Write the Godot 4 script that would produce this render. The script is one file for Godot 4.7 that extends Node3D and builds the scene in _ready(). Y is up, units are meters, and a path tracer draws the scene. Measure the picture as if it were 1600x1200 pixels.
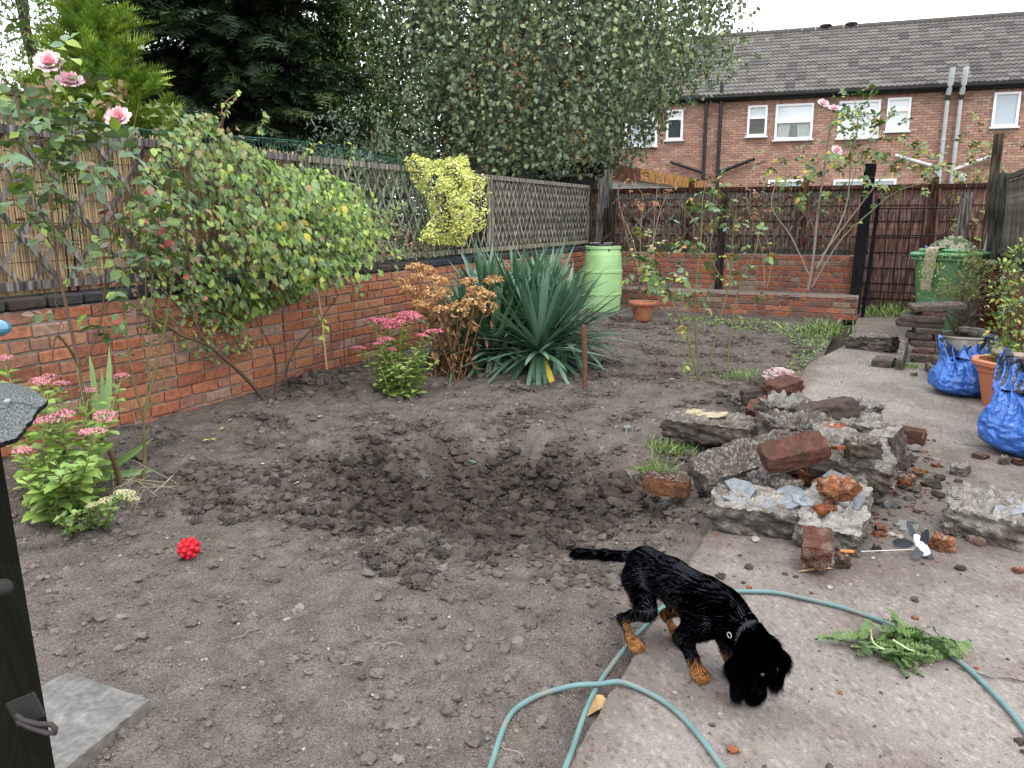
extends Node3D

const CAM := Vector3(0, 1.4, 0)
var rng := RandomNumberGenerator.new()
var counts := {}
var M := {}
var noise := FastNoiseLite.new()
var noise2 := FastNoiseLite.new()
var cells := FastNoiseLite.new()


class MB:
	var v := PackedVector3Array()
	var n := PackedVector3Array()
	var u := PackedVector2Array()
	var c := PackedColorArray()
	var ix := PackedInt32Array()
	var col := Color.WHITE

	func add(p: Vector3, nn: Vector3, uv := Vector2.ZERO) -> int:
		v.append(p); n.append(nn); u.append(uv); c.append(col)
		return v.size() - 1

	func tri(a: Vector3, b: Vector3, d: Vector3) -> void:
		var nn := (b - a).cross(d - a).normalized()
		var k := v.size()
		add(a, nn); add(b, nn); add(d, nn)
		ix.append(k); ix.append(k + 2); ix.append(k + 1)

	func quad(a: Vector3, b: Vector3, d: Vector3, e: Vector3) -> void:
		var nn := (d - a).cross(e - b).normalized()
		var k := v.size()
		add(a, nn); add(b, nn); add(d, nn); add(e, nn)
		for j in [0, 2, 1, 0, 3, 2]:
			ix.append(k + j)

	func qo(a: Vector3, b: Vector3, d: Vector3, e: Vector3, ctr: Vector3) -> void:
		if (d - a).cross(e - b).dot((a + d) * 0.5 - ctr) >= 0.0: quad(a, b, d, e)
		else: quad(a, e, d, b)

	func to(a: Vector3, b: Vector3, d: Vector3, ctr: Vector3) -> void:
		if (b - a).cross(d - a).dot((a + b + d) / 3.0 - ctr) >= 0.0: tri(a, b, d)
		else: tri(a, d, b)

	func box(t: Transform3D, s: Vector3, bev := 0.0, jit := 0.0, rg: RandomNumberGenerator = null) -> void:
		var h := s * 0.5
		var ps: Array[Vector3] = []
		for i in 8:
			var sg := Vector3(1 if i & 1 else -1, 1 if i & 2 else -1, 1 if i & 4 else -1)
			var j := Vector3.ZERO
			if rg != null: j = Vector3(rg.randf_range(-jit, jit), rg.randf_range(-jit, jit), rg.randf_range(-jit, jit))
			for k in 3:
				var q := h - Vector3(bev, bev, bev)
				q[k] = h[k]
				ps.append(t * (sg * q + j))
		var ctr := t.origin
		for k in 3:
			var b1 := 1 << ((k + 1) % 3)
			var b2 := 1 << ((k + 2) % 3)
			for sgn in 2:
				var o := (1 << k) * sgn
				qo(ps[o * 3 + k], ps[(o + b1) * 3 + k], ps[(o + b1 + b2) * 3 + k], ps[(o + b2) * 3 + k], ctr)
			if bev > 0.0:
				for s1 in 2:
					for s2 in 2:
						var c0 := b1 * s1 + b2 * s2
						var c1 := c0 + (1 << k)
						var k1 := (k + 1) % 3
						var k2 := (k + 2) % 3
						qo(ps[c0 * 3 + k1], ps[c1 * 3 + k1], ps[c1 * 3 + k2], ps[c0 * 3 + k2], ctr)
		if bev > 0.0:
			for i in 8: to(ps[i * 3], ps[i * 3 + 1], ps[i * 3 + 2], ctr)

	func tube(p: PackedVector3Array, r0: float, r1: float, sides := 6, cap := true) -> void:
		var m := p.size()
		if m < 2: return
		var ref := Vector3.UP if absf((p[1] - p[0]).normalized().y) < 0.9 else Vector3.RIGHT
		var base := v.size()
		var ux := (p[1] - p[0]).cross(ref).normalized()
		for i in m:
			var d := (p[mini(i + 1, m - 1)] - p[maxi(i - 1, 0)]).normalized()
			ux = (ux - d * ux.dot(d)).normalized()
			var uy := d.cross(ux)
			var r := lerpf(r0, r1, float(i) / (m - 1))
			for k in sides:
				var a := TAU * k / sides
				var nn := ux * cos(a) + uy * sin(a)
				add(p[i] + nn * r, nn, Vector2(float(k) / sides, float(i)))
		for i in m - 1:
			for k in sides:
				var a := base + i * sides + k
				var b := base + i * sides + (k + 1) % sides
				var e := a + sides
				var f := b + sides
				for q in [a, e, b, b, e, f]: ix.append(q)
		if cap:
			for e in 2:
				var o := base + (m - 1) * sides * e
				var nn := (p[m - 1] - p[m - 2]).normalized() if e else (p[0] - p[1]).normalized()
				var ctr := add(p[(m - 1) * e], nn)
				var ring: Array[int] = []
				for k in sides: ring.append(add(v[o + k], nn))
				for k in sides:
					var a := ring[k]
					var b := ring[(k + 1) % sides]
					ix.append(ctr)
					ix.append(b if e else a)
					ix.append(a if e else b)

	func lathe(t: Transform3D, prof: PackedVector2Array, seg := 24, wob := 0.0) -> void:
		for i in prof.size() - 1:
			var a := prof[i]
			var b := prof[i + 1]
			var d := (b - a).normalized()
			var nr := Vector2(d.y, -d.x)
			var base := v.size()
			for k in seg + 1:
				var an := TAU * (k % seg) / seg
				var w := 1.0 + wob * sin(an * 3.0 + 1.0)
				var cs := Vector3(cos(an), 0, sin(an))
				var nn := (t.basis * (cs * nr.x + Vector3(0, nr.y, 0))).normalized()
				add(t * (cs * a.x * w + Vector3(0, a.y, 0)), nn)
				add(t * (cs * b.x * w + Vector3(0, b.y, 0)), nn)
			for k in seg:
				var q := base + k * 2
				for j in [0, 2, 1, 1, 2, 3]: ix.append(q + j)

	# a leaf growing along +y with its face to +z
	func leaf(t: Transform3D, l: float, w: float, bend := 0.25, fold := 0.25, segs := 3, tipw := 0.0, sharp := 1.0) -> void:
		var pm := Vector3.ZERO
		var pl := Vector3.ZERO
		var pr := Vector3.ZERO
		for i in segs + 1:
			var s := float(i) / segs
			var y := l * s * (1.0 - 0.25 * absf(bend) * s)
			var z := -bend * l * s * s
			var ww := w * 0.5 * pow(sin(PI * pow(clampf(s, 0.0, 1.0), 0.8)), sharp) + w * tipw * s
			if i == segs: ww = w * tipw
			if i == 0: ww = w * 0.06
			var m := t * Vector3(0, y, z)
			var lft := t * Vector3(-ww, y, z + ww * fold)
			var rgt := t * Vector3(ww, y, z + ww * fold)
			if i > 0:
				quad(pl, pm, m, lft)
				quad(pm, pr, rgt, m)
			pm = m; pl = lft; pr = rgt

	func grid(nx: int, ny: int, f: Callable) -> void:
		var base := v.size()
		for j in ny + 1:
			for i in nx + 1:
				var p: Vector3 = f.call(float(i) / nx, float(j) / ny)
				add(p, Vector3.ZERO, Vector2(float(i) / nx, float(j) / ny))
		for j in ny:
			for i in nx:
				var a := base + j * (nx + 1) + i
				var b := a + 1
				var d := a + nx + 1
				var e := d + 1
				for q in [a, d, b, b, d, e]: ix.append(q)
		smooth_from(base)

	func smooth_from(base: int) -> void:
		for i in range(0, ix.size(), 3):
			var a := ix[i]
			if a < base: continue
			var b := ix[i + 1]
			var d := ix[i + 2]
			var nn := (v[d] - v[a]).cross(v[b] - v[a])
			n[a] += nn; n[b] += nn; n[d] += nn
		for i in range(base, v.size()): n[i] = n[i].normalized()

	func build(m: Material) -> ArrayMesh:
		var a := []
		a.resize(Mesh.ARRAY_MAX)
		a[Mesh.ARRAY_VERTEX] = v
		a[Mesh.ARRAY_NORMAL] = n
		a[Mesh.ARRAY_TEX_UV] = u
		a[Mesh.ARRAY_COLOR] = c
		a[Mesh.ARRAY_INDEX] = ix
		var me := ArrayMesh.new()
		me.add_surface_from_arrays(Mesh.PRIMITIVE_TRIANGLES, a)
		me.surface_set_material(0, m)
		return me


func unique(parent: Node, called: String) -> String:
	var key := str(parent.get_instance_id()) + called
	var k: int = counts.get(key, 0)
	counts[key] = k + 1
	return called if k == 0 else "%s_%03d" % [called, k]


func thing(called: String, label: String, category: String, at := Vector3.ZERO, turn := 0.0, group := "") -> Node3D:
	var o := Node3D.new()
	o.name = unique(self, called)
	add_child(o)
	o.position = at
	o.rotation.y = turn
	tag(o, label, category, group)
	return o


func tag(o: Node, label: String, category: String, group := "") -> void:
	o.set_meta("label", label)
	o.set_meta("category", category)
	if group: o.set_meta("group", group)


func part(parent: Node, called: String, mesh: Mesh, t := Transform3D.IDENTITY, kind := "") -> MeshInstance3D:
	var o := MeshInstance3D.new()
	o.name = unique(parent, called)
	o.mesh = mesh
	parent.add_child(o)
	o.transform = t
	if kind: o.set_meta("kind", kind)
	return o


# a thing that is one mesh
func single(called: String, mb: MB, m: Material, label: String, category: String, t := Transform3D.IDENTITY, group := "") -> MeshInstance3D:
	var o := part(self, called, mb.build(m), t)
	tag(o, label, category, group)
	return o


func scatter(parent: Node, called: String, mesh: Mesh, xs: Array, cols: PackedColorArray) -> MultiMeshInstance3D:
	var mm := MultiMesh.new()
	mm.transform_format = MultiMesh.TRANSFORM_3D
	mm.use_colors = cols.size() > 0
	mm.mesh = mesh
	mm.instance_count = xs.size()
	for i in xs.size():
		mm.set_instance_transform(i, xs[i])
		if cols.size() > 0: mm.set_instance_color(i, cols[i])
	var o := MultiMeshInstance3D.new()
	o.name = unique(parent, called)
	o.multimesh = mm
	parent.add_child(o)
	o.set_meta("kind", "stuff")
	return o


func rr(a: float, b: float) -> float:
	return rng.randf_range(a, b)


func rv(s: float) -> Vector3:
	return Vector3(rr(-s, s), rr(-s, s), rr(-s, s))


func pick(a: Array) -> Variant:
	return a[rng.randi() % a.size()]


func eul(x: float, y: float, z: float) -> Basis:
	return Basis.from_euler(Vector3(deg_to_rad(x), deg_to_rad(y), deg_to_rad(z)))


# y axis along dir, z axis as near to face as can be
func aim(dir: Vector3, face: Vector3) -> Basis:
	var y := dir.normalized()
	var x := y.cross(face)
	if x.length() < 0.001: x = y.cross(Vector3(0.3, 0.9, 0.2))
	x = x.normalized()
	return Basis(x, y, x.cross(y))


func bscale(b: Basis, s: Vector3) -> Basis:
	return Basis(b.x * s.x, b.y * s.y, b.z * s.z)


func sm(a: float, b: float, x: float) -> float:
	return smoothstep(a, b, x)


# a bar from a to b: the shared unit box stretched
func bar(parent: Node, called: String, a: Vector3, b: Vector3, w: float, d: float, face: Vector3, mesh: Mesh) -> MeshInstance3D:
	var bs := aim(b - a, face)
	return part(parent, called, mesh, Transform3D(Basis(bs.x * w, bs.y * (b - a).length(), bs.z * d), (a + b) * 0.5))


func vary(c: Color, s: float) -> Color:
	var k := 1.0 + rr(-s, s)
	return Color(c.r * k * (1.0 + rr(-s, s) * 0.3), c.g * k, c.b * k * (1.0 + rr(-s, s) * 0.3))


func unit_boxes(m: Material, base: Color, s: float, count := 5, bev := 0.0) -> Array:
	var r := []
	for i in count:
		var b := MB.new()
		b.col = vary(base, s)
		b.box(Transform3D.IDENTITY, Vector3.ONE, bev)
		r.append(b.build(m))
	return r


func ntex(freq: float, lo: float, hi: float, oct := 4, kind := FastNoiseLite.TYPE_SIMPLEX_SMOOTH, size := 512, sd := 1, ridged := false) -> ImageTexture:
	var f := FastNoiseLite.new()
	if ridged: f.fractal_type = FastNoiseLite.FRACTAL_RIDGED
	f.seed = sd
	f.noise_type = kind
	f.frequency = freq
	f.fractal_octaves = oct
	f.fractal_gain = 0.6
	var im := f.get_seamless_image(size, size)
	im.convert(Image.FORMAT_RGB8)
	var out := Image.create(size, size, false, Image.FORMAT_RGB8)
	for y in size:
		for x in size:
			var k := lerpf(lo, hi, im.get_pixel(x, y).r)
			out.set_pixel(x, y, Color(k, k, k))
	return ImageTexture.create_from_image(out)


# noise drawn out along one way: grain of wood, folds, hairs
func streaks(lo: float, hi: float, along := 12.0, across := 0.9, size := 512, sd := 2) -> ImageTexture:
	var f := FastNoiseLite.new()
	f.seed = sd
	f.frequency = 0.05
	f.fractal_octaves = 4
	var out := Image.create(size, size, false, Image.FORMAT_RGB8)
	for y in size:
		for x in size:
			var k := clampf(0.5 + 0.8 * f.get_noise_2d(x * across, y / along), 0.0, 1.0)
			k = lerpf(lo, hi, k)
			out.set_pixel(x, y, Color(k, k, k))
	return ImageTexture.create_from_image(out)


func mat(called: String, rough := 0.9, spec := 0.3, tex: Texture2D = null, scale := 1.0, bump: Texture2D = null, bscale := 0.0) -> StandardMaterial3D:
	var m := StandardMaterial3D.new()
	m.resource_name = called
	m.vertex_color_use_as_albedo = true
	m.roughness = rough
	m.metallic_specular = spec
	if tex: m.albedo_texture = tex
	if bump:
		m.heightmap_enabled = true
		m.heightmap_texture = bump
		m.heightmap_scale = bscale
	if tex or bump:
		m.uv1_triplanar = true
		m.uv1_world_triplanar = true
		m.uv1_scale = Vector3.ONE * scale
	M[called] = m
	return m


func materials() -> void:
	var fine := ntex(0.06, 0.55, 1.0, 5)
	var blot := ntex(0.012, 0.68, 1.0, 5, FastNoiseLite.TYPE_SIMPLEX_SMOOTH, 512, 7)
	var cell := ntex(0.05, 0.0, 1.0, 3, FastNoiseLite.TYPE_CELLULAR, 512, 5)
	var grain := streaks(0.35, 1.0)
	mat("soil", 1.0, 0.15, fine, 3.0, ntex(0.05, 0.0, 1.0, 5, FastNoiseLite.TYPE_SIMPLEX_SMOOTH, 512, 21), 1.2)
	mat("clod", 1.0, 0.1, fine, 5.0)
	mat("path", 0.9, 0.3, ntex(0.09, 0.72, 1.0, 4, FastNoiseLite.TYPE_SIMPLEX_SMOOTH, 512, 31), 2.2, ntex(0.12, 0.0, 1.0, 3, FastNoiseLite.TYPE_SIMPLEX_SMOOTH, 512, 9), 0.2)
	mat("brick", 0.92, 0.25, blot, 2.6, fine, 0.5)
	mat("mortar", 0.95, 0.2, fine, 3.0, fine, 0.5)
	mat("rubble", 0.95, 0.2, ntex(0.14, 0.45, 1.0, 4, FastNoiseLite.TYPE_SIMPLEX_SMOOTH, 512, 41), 3.0, ntex(0.08, 0.0, 1.0, 5, FastNoiseLite.TYPE_SIMPLEX_SMOOTH, 512, 42), 1.6)
	mat("slate", 0.55, 0.4, blot, 4.0)
	mat("wood", 0.85, 0.25, grain, 1.2, grain, 0.15)
	mat("paintwood", 0.8, 0.2, streaks(0.5, 1.0, 14.0, 2.2, 512, 12), 2.0, grain, 0.1)
	mat("tile", 0.95, 0.2, fine, 1.0)
	mat("plastic", 0.42, 0.45, ntex(0.01, 0.86, 1.0, 3, FastNoiseLite.TYPE_SIMPLEX_SMOOTH, 256, 3), 1.0)
	mat("pot", 0.8, 0.3, blot, 1.6)
	mat("tarp", 0.33, 0.5, ntex(0.02, 0.75, 1.0, 4, FastNoiseLite.TYPE_SIMPLEX_SMOOTH, 256, 4), 2.0, ntex(0.007, 0.0, 1.0, 3, FastNoiseLite.TYPE_SIMPLEX_SMOOTH, 512, 45, true), 1.4)
	mat("cloth", 0.95, 0.15, blot, 3.0)
	mat("metal", 0.7, 0.4, blot, 2.0)
	mat("felt", 0.95, 0.2, ntex(0.22, 0.2, 1.0, 2, FastNoiseLite.TYPE_SIMPLEX_SMOOTH, 512, 6), 2.6, ntex(0.16, 0.0, 1.0, 3, FastNoiseLite.TYPE_SIMPLEX_SMOOTH, 512, 46), 0.9)
	mat("bark", 0.95, 0.2, fine, 4.0, fine, 0.6)
	mat("twig", 0.9, 0.2)
	mat("plain", 0.6, 0.4)
	mat("fur", 0.62, 0.5)
	mat("coat", 0.75, 0.25)
	var lf := mat("leaf", 0.45, 0.4)
	lf.backlight_enabled = true
	lf.backlight = Color(0.42, 0.5, 0.3)
	var pt := mat("petal", 0.7, 0.25)
	pt.backlight_enabled = true
	pt.backlight = Color(0.5, 0.4, 0.42)
	var ne := mat("needle", 0.75, 0.25)
	ne.backlight_enabled = true
	ne.backlight = Color(0.2, 0.24, 0.16)
	mat("dry", 0.95, 0.15)
	mat("glass", 0.06, 0.7)
	mat("white", 0.45, 0.4)


func _ready() -> void:
	# camera, sky, sun, exposure
	var cam := Camera3D.new()
	cam.name = "camera"
	cam.position = CAM
	cam.rotation = Vector3(deg_to_rad(-11.75), deg_to_rad(25.171), 0)
	cam.fov = 51.282
	cam.near = 0.05
	cam.far = 400.0
	add_child(cam)
	cam.current = true
	var env := Environment.new()
	var sky := Sky.new()
	var sk := ProceduralSkyMaterial.new()
	sk.sky_top_color = Color(0.95, 0.97, 1.0)
	sk.sky_horizon_color = Color(1.0, 1.0, 1.0)
	sk.ground_horizon_color = Color(0.55, 0.53, 0.5)
	sk.ground_bottom_color = Color(0.3, 0.28, 0.26)
	sk.sky_energy_multiplier = 1.25
	sky.sky_material = sk
	env.background_mode = Environment.BG_SKY
	env.sky = sky
	env.tonemap_mode = Environment.TONE_MAPPER_LINEAR
	env.tonemap_exposure = 1.75
	env.sdfgi_enabled = true
	env.ssao_enabled = true
	env.ssil_enabled = true
	var we := WorldEnvironment.new()
	we.name = "world"
	we.environment = env
	add_child(we)
	var sun := DirectionalLight3D.new()
	sun.name = "sun"
	sun.light_energy = 0.35
	sun.light_color = Color(1.0, 0.97, 0.92)
	sun.light_angular_distance = 22.0
	sun.shadow_enabled = true
	sun.sky_mode = DirectionalLight3D.SKY_MODE_LIGHT_ONLY
	sun.rotation = Vector3(deg_to_rad(-58), deg_to_rad(38), 0)
	add_child(sun)
	rng.seed = 20
	noise.seed = 3
	noise.frequency = 1.0
	noise.fractal_octaves = 3
	noise2.seed = 8
	noise2.frequency = 1.0
	noise2.fractal_octaves = 2
	cells.seed = 5
	cells.noise_type = FastNoiseLite.TYPE_CELLULAR
	cells.frequency = 1.0
	cells.cellular_return_type = FastNoiseLite.RETURN_DISTANCE
	materials()
	grounds()
	walls()
	fences()
	house()
	trees()
	soil_bits()
	rubble()
	stacks()
	pots()
	bins()
	bags()
	small_things()
	roses()
	wall_shrubs()
	flowers()
	grasses()
	dog()


func soil_h(x: float, z: float) -> float:
	var e := Vector2((x + 2.08) / 1.2, (z + 3.85) / 1.15)
	e += Vector2(noise.get_noise_2d(x * 1.2, z * 1.2), noise.get_noise_2d(x * 1.2 + 50.0, z * 1.2)) * 0.35
	var d := e.length()
	var pit := 1.0 - sm(0.25, 1.0, d)
	var h := -0.015 - 0.29 * pit
	var t := absf(x + 1.15 + 0.12 * (z + 4.0) * 0.4)
	h -= 0.07 * (1.0 - sm(0.1, 0.45, t)) * sm(-2.6, -3.3, z) * sm(-6.4, -5.4, z)
	h += 0.10 * sm(-3.3, -4.3, x)
	h += 0.13 * exp(-(Vector2((x + 2.95) / 1.0, (z + 6.9) / 0.9).length_squared()))
	h += 0.05 * exp(-(Vector2((x + 1.25) / 0.5, (z + 6.5) / 0.5).length_squared()))
	h += 0.16 * exp(-(Vector2((x + 3.98) / 0.16, (z + 4.95) / 0.2).length_squared()))
	h -= 0.055 * sm(-0.86, -0.69, x) * sm(-4.0, -3.2, z)
	var lum := 0.45 + 0.55 * pit
	h += 0.022 * noise.get_noise_2d(x * 2.5, z * 2.5)
	h += 0.026 * lum * noise.get_noise_2d(x * 9.0 + 9.0, z * 9.0)
	var cl := -cells.get_noise_2d(x * 16.0, z * 16.0) - 0.35
	h += 0.020 * lum * maxf(cl, -0.2) * (0.4 + 0.6 * sm(-0.1, 0.3, noise.get_noise_2d(x * 3.0, z * 3.0 + 33.0)))
	h += 0.007 * noise2.get_noise_2d(x * 40.0, z * 40.0)
	return h


func moist(x: float, z: float) -> float:
	var d := Vector2((x + 2.0) / 1.35, (z + 3.75) / 1.15).length() + 0.35 * noise.get_noise_2d(x * 2.2 + 7.0, z * 2.2)
	var k := 1.0 - sm(0.45, 1.1, d)
	k = maxf(k, 0.8 * (1.0 - sm(0.15, 0.4, Vector2(x + 3.98, z + 4.95).length())))
	k = maxf(k, 0.55 * sm(-0.05, 0.35, noise.get_noise_2d(x * 1.7, z * 1.7 + 90.0)) * sm(-2.2, -3.0, z))
	return clampf(k, 0.0, 1.0)


func soil_col(x: float, z: float) -> Color:
	var k := moist(x, z)
	var c := Color(0.232, 0.197, 0.172).lerp(Color(0.092, 0.076, 0.066), k)
	var s := 1.0 + 0.30 * noise2.get_noise_2d(x * 6.0, z * 6.0) + 0.22 * noise2.get_noise_2d(x * 45.0, z * 45.0)
	return Color(c.r * s, c.g * s, c.b * s)


func path_col(x: float, z: float) -> Color:
	var c := Color(0.255, 0.22, 0.197)
	var b := noise.get_noise_2d(x * 1.6 + 4.0, z * 1.6)
	c = c.lerp(Color(0.29, 0.252, 0.23), sm(0.0, 0.5, b))
	c = c.lerp(Color(0.2, 0.16, 0.137), 0.8 * sm(0.05, 0.5, -b))
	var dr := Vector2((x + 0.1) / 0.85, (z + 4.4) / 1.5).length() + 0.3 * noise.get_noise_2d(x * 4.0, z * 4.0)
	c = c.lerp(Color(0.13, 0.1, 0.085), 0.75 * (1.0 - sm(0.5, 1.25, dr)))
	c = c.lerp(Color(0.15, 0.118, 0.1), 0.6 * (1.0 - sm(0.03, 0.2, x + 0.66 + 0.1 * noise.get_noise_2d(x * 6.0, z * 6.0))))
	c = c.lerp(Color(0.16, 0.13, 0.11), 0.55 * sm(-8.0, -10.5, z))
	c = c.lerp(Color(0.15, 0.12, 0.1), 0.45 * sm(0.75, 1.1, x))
	var st := absf(Vector2(x + 0.02, (z + 1.95) * 0.9).length() - 0.24 - 0.05 * noise.get_noise_2d(x * 5.0, z * 5.0))
	c = c.lerp(Color(0.17, 0.135, 0.118), 0.55 * (1.0 - sm(0.02, 0.075, st)) * sm(0.16, -0.08, x))
	c = c.lerp(Color(0.165, 0.13, 0.112), 0.6 * (1.0 - sm(0.03, 0.13, Vector2((x + 0.38) * 0.6, z + 2.17).length())))
	var s := 1.0 + 0.13 * noise2.get_noise_2d(x * 30.0, z * 30.0)
	var sp := noise2.get_noise_2d(x * 70.0 + 13.0, z * 70.0)
	if sp > 0.42: s *= 1.35
	if sp < -0.45: s *= 0.66
	return Color(c.r * s, c.g * s, c.b * s)


func structure(called: String, mb: MB, m: Material, parent: Node = null) -> MeshInstance3D:
	var o := part(parent if parent else self, called, mb.build(m))
	if parent == null: o.set_meta("kind", "structure")
	return o


func grounds() -> void:
	var g := MB.new()
	g.grid(330, 520, func(a, b):
		var x := lerpf(-4.36, -0.56, a)
		var z := -(0.95 * pow(14.6 / 0.95, b) - 1.35)
		g.col = soil_col(x, z)
		return Vector3(x, soil_h(x, z), z))
	structure("soil_bed", g, M.soil)
	var o := MB.new()
	o.col = Color(0.08, 0.085, 0.045)
	var far := 120.0
	o.quad(Vector3(-far, -0.03, 30), Vector3(-4.42, -0.03, 30), Vector3(-4.42, -0.03, -far), Vector3(-far, -0.03, -far))
	o.quad(Vector3(-4.42, -0.03, -13.25), Vector3(1.38, -0.03, -13.25), Vector3(1.38, -0.03, -far), Vector3(-4.42, -0.03, -far))
	o.quad(Vector3(1.38, -0.03, 30), Vector3(far, -0.03, 30), Vector3(far, -0.03, -far), Vector3(1.38, -0.03, -far))
	o.quad(Vector3(-4.42, -0.03, 30), Vector3(1.38, -0.03, 30), Vector3(1.38, -0.03, 0.4), Vector3(-4.42, -0.03, 0.4))
	o.col = Color(0.09, 0.072, 0.06)
	o.quad(Vector3(-0.9, -0.11, 0.4), Vector3(1.38, -0.11, 0.4), Vector3(1.38, -0.11, -13.3), Vector3(-0.9, -0.11, -13.3))
	structure("ground", o, M.clod)
	var p := Node3D.new()
	p.name = "concrete_path"
	p.set_meta("kind", "structure")
	add_child(p)
	var cuts := [0.4, -5.62, -9.4, -13.3]
	for i in 3:
		var s := MB.new()
		var z0: float = cuts[i] - 0.006
		var z1: float = cuts[i + 1] + 0.006
		var nz := int((z0 - z1) / (0.014 if i < 1 else 0.03))
		s.grid(170, nz, func(a, b):
			var z: float = lerpf(z0, z1, b) + (a - 0.5) * (-0.12 if (i < 2 and b == 1.0) or (i > 0 and b == 0.0) else 0.0)
			var l := -0.655 + 0.006 * noise.get_noise_2d(z * 7.0, 3.0) + 0.005 * noise2.get_noise_2d(z * 30.0, 1.0)
			if z < -8.0: l += 0.28 * sm(-8.0, -10.0, z)
			var x := lerpf(l, 1.25, a)
			s.col = path_col(x, z)
			var y := 0.004 * noise.get_noise_2d(x * 2.0, z * 2.0)
			if a == 0.0 or a == 1.0 or b == 0.0 or b == 1.0: y -= 0.008
			return Vector3(x, y, z))
		var w := 171
		s.col = Color(0.15, 0.125, 0.11)
		for j in nz:
			var a := s.v[j * w]
			var b := s.v[(j + 1) * w]
			s.quad(Vector3(b.x + 0.01, -0.1, b.z), Vector3(a.x + 0.01, -0.1, a.z), a, b)
		for row in [0, nz]:
			for k in 170:
				var a := s.v[row * w + k]
				var b := s.v[row * w + k + 1]
				s.qo(a, b, Vector3(b.x, -0.1, b.z), Vector3(a.x, -0.1, a.z), Vector3(0.3, 0, (z0 + z1) * 0.5))
		structure("slab", s, M.path, p)

	# a hairline crack by the weeds
	var cr := MB.new()
	cr.col = Color(0.06, 0.048, 0.04)
	var cl := [Vector3(0.298, 0.000, -2.676), Vector3(0.342, 0.000, -2.672), Vector3(0.389, 0.000, -2.655), Vector3(0.438, 0.000, -2.678), Vector3(0.479, 0.000, -2.675), Vector3(0.545, 0.000, -2.668)]
	for i in cl.size() - 1:
		var a: Vector3 = cl[i] + Vector3(0, 0.006, 0)
		var b: Vector3 = cl[i + 1] + Vector3(0, 0.006, 0)
		var w := Vector3(0, 0, 0.0022 + 0.001 * (i % 2))
		cr.quad(a + w, b + w, b - w, a - w)
	structure("crack", cr, M.clod, p)


func rock_mesh(sd: int, lump: float, det := 4, fq := 9.0) -> MB:
	# a cube pushed out to a lumpy ball of about unit width
	var b := MB.new()
	var off := sd * 17.3
	for f in 6:
		var k := f / 2
		var sg := 1.0 if f % 2 == 0 else -1.0
		b.grid(det, det, func(a, c):
			var p := Vector3.ZERO
			p[k] = sg
			p[(k + 1) % 3] = (a * 2.0 - 1.0) * sg
			p[(k + 2) % 3] = c * 2.0 - 1.0
			p = p.lerp(p.normalized() * 1.25, 0.75)
			var q := p * 0.5 * (1.0 + lump * noise2.get_noise_3d(p.x * fq + off, p.y * fq, p.z * fq + off))
			return q)
	return b


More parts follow.
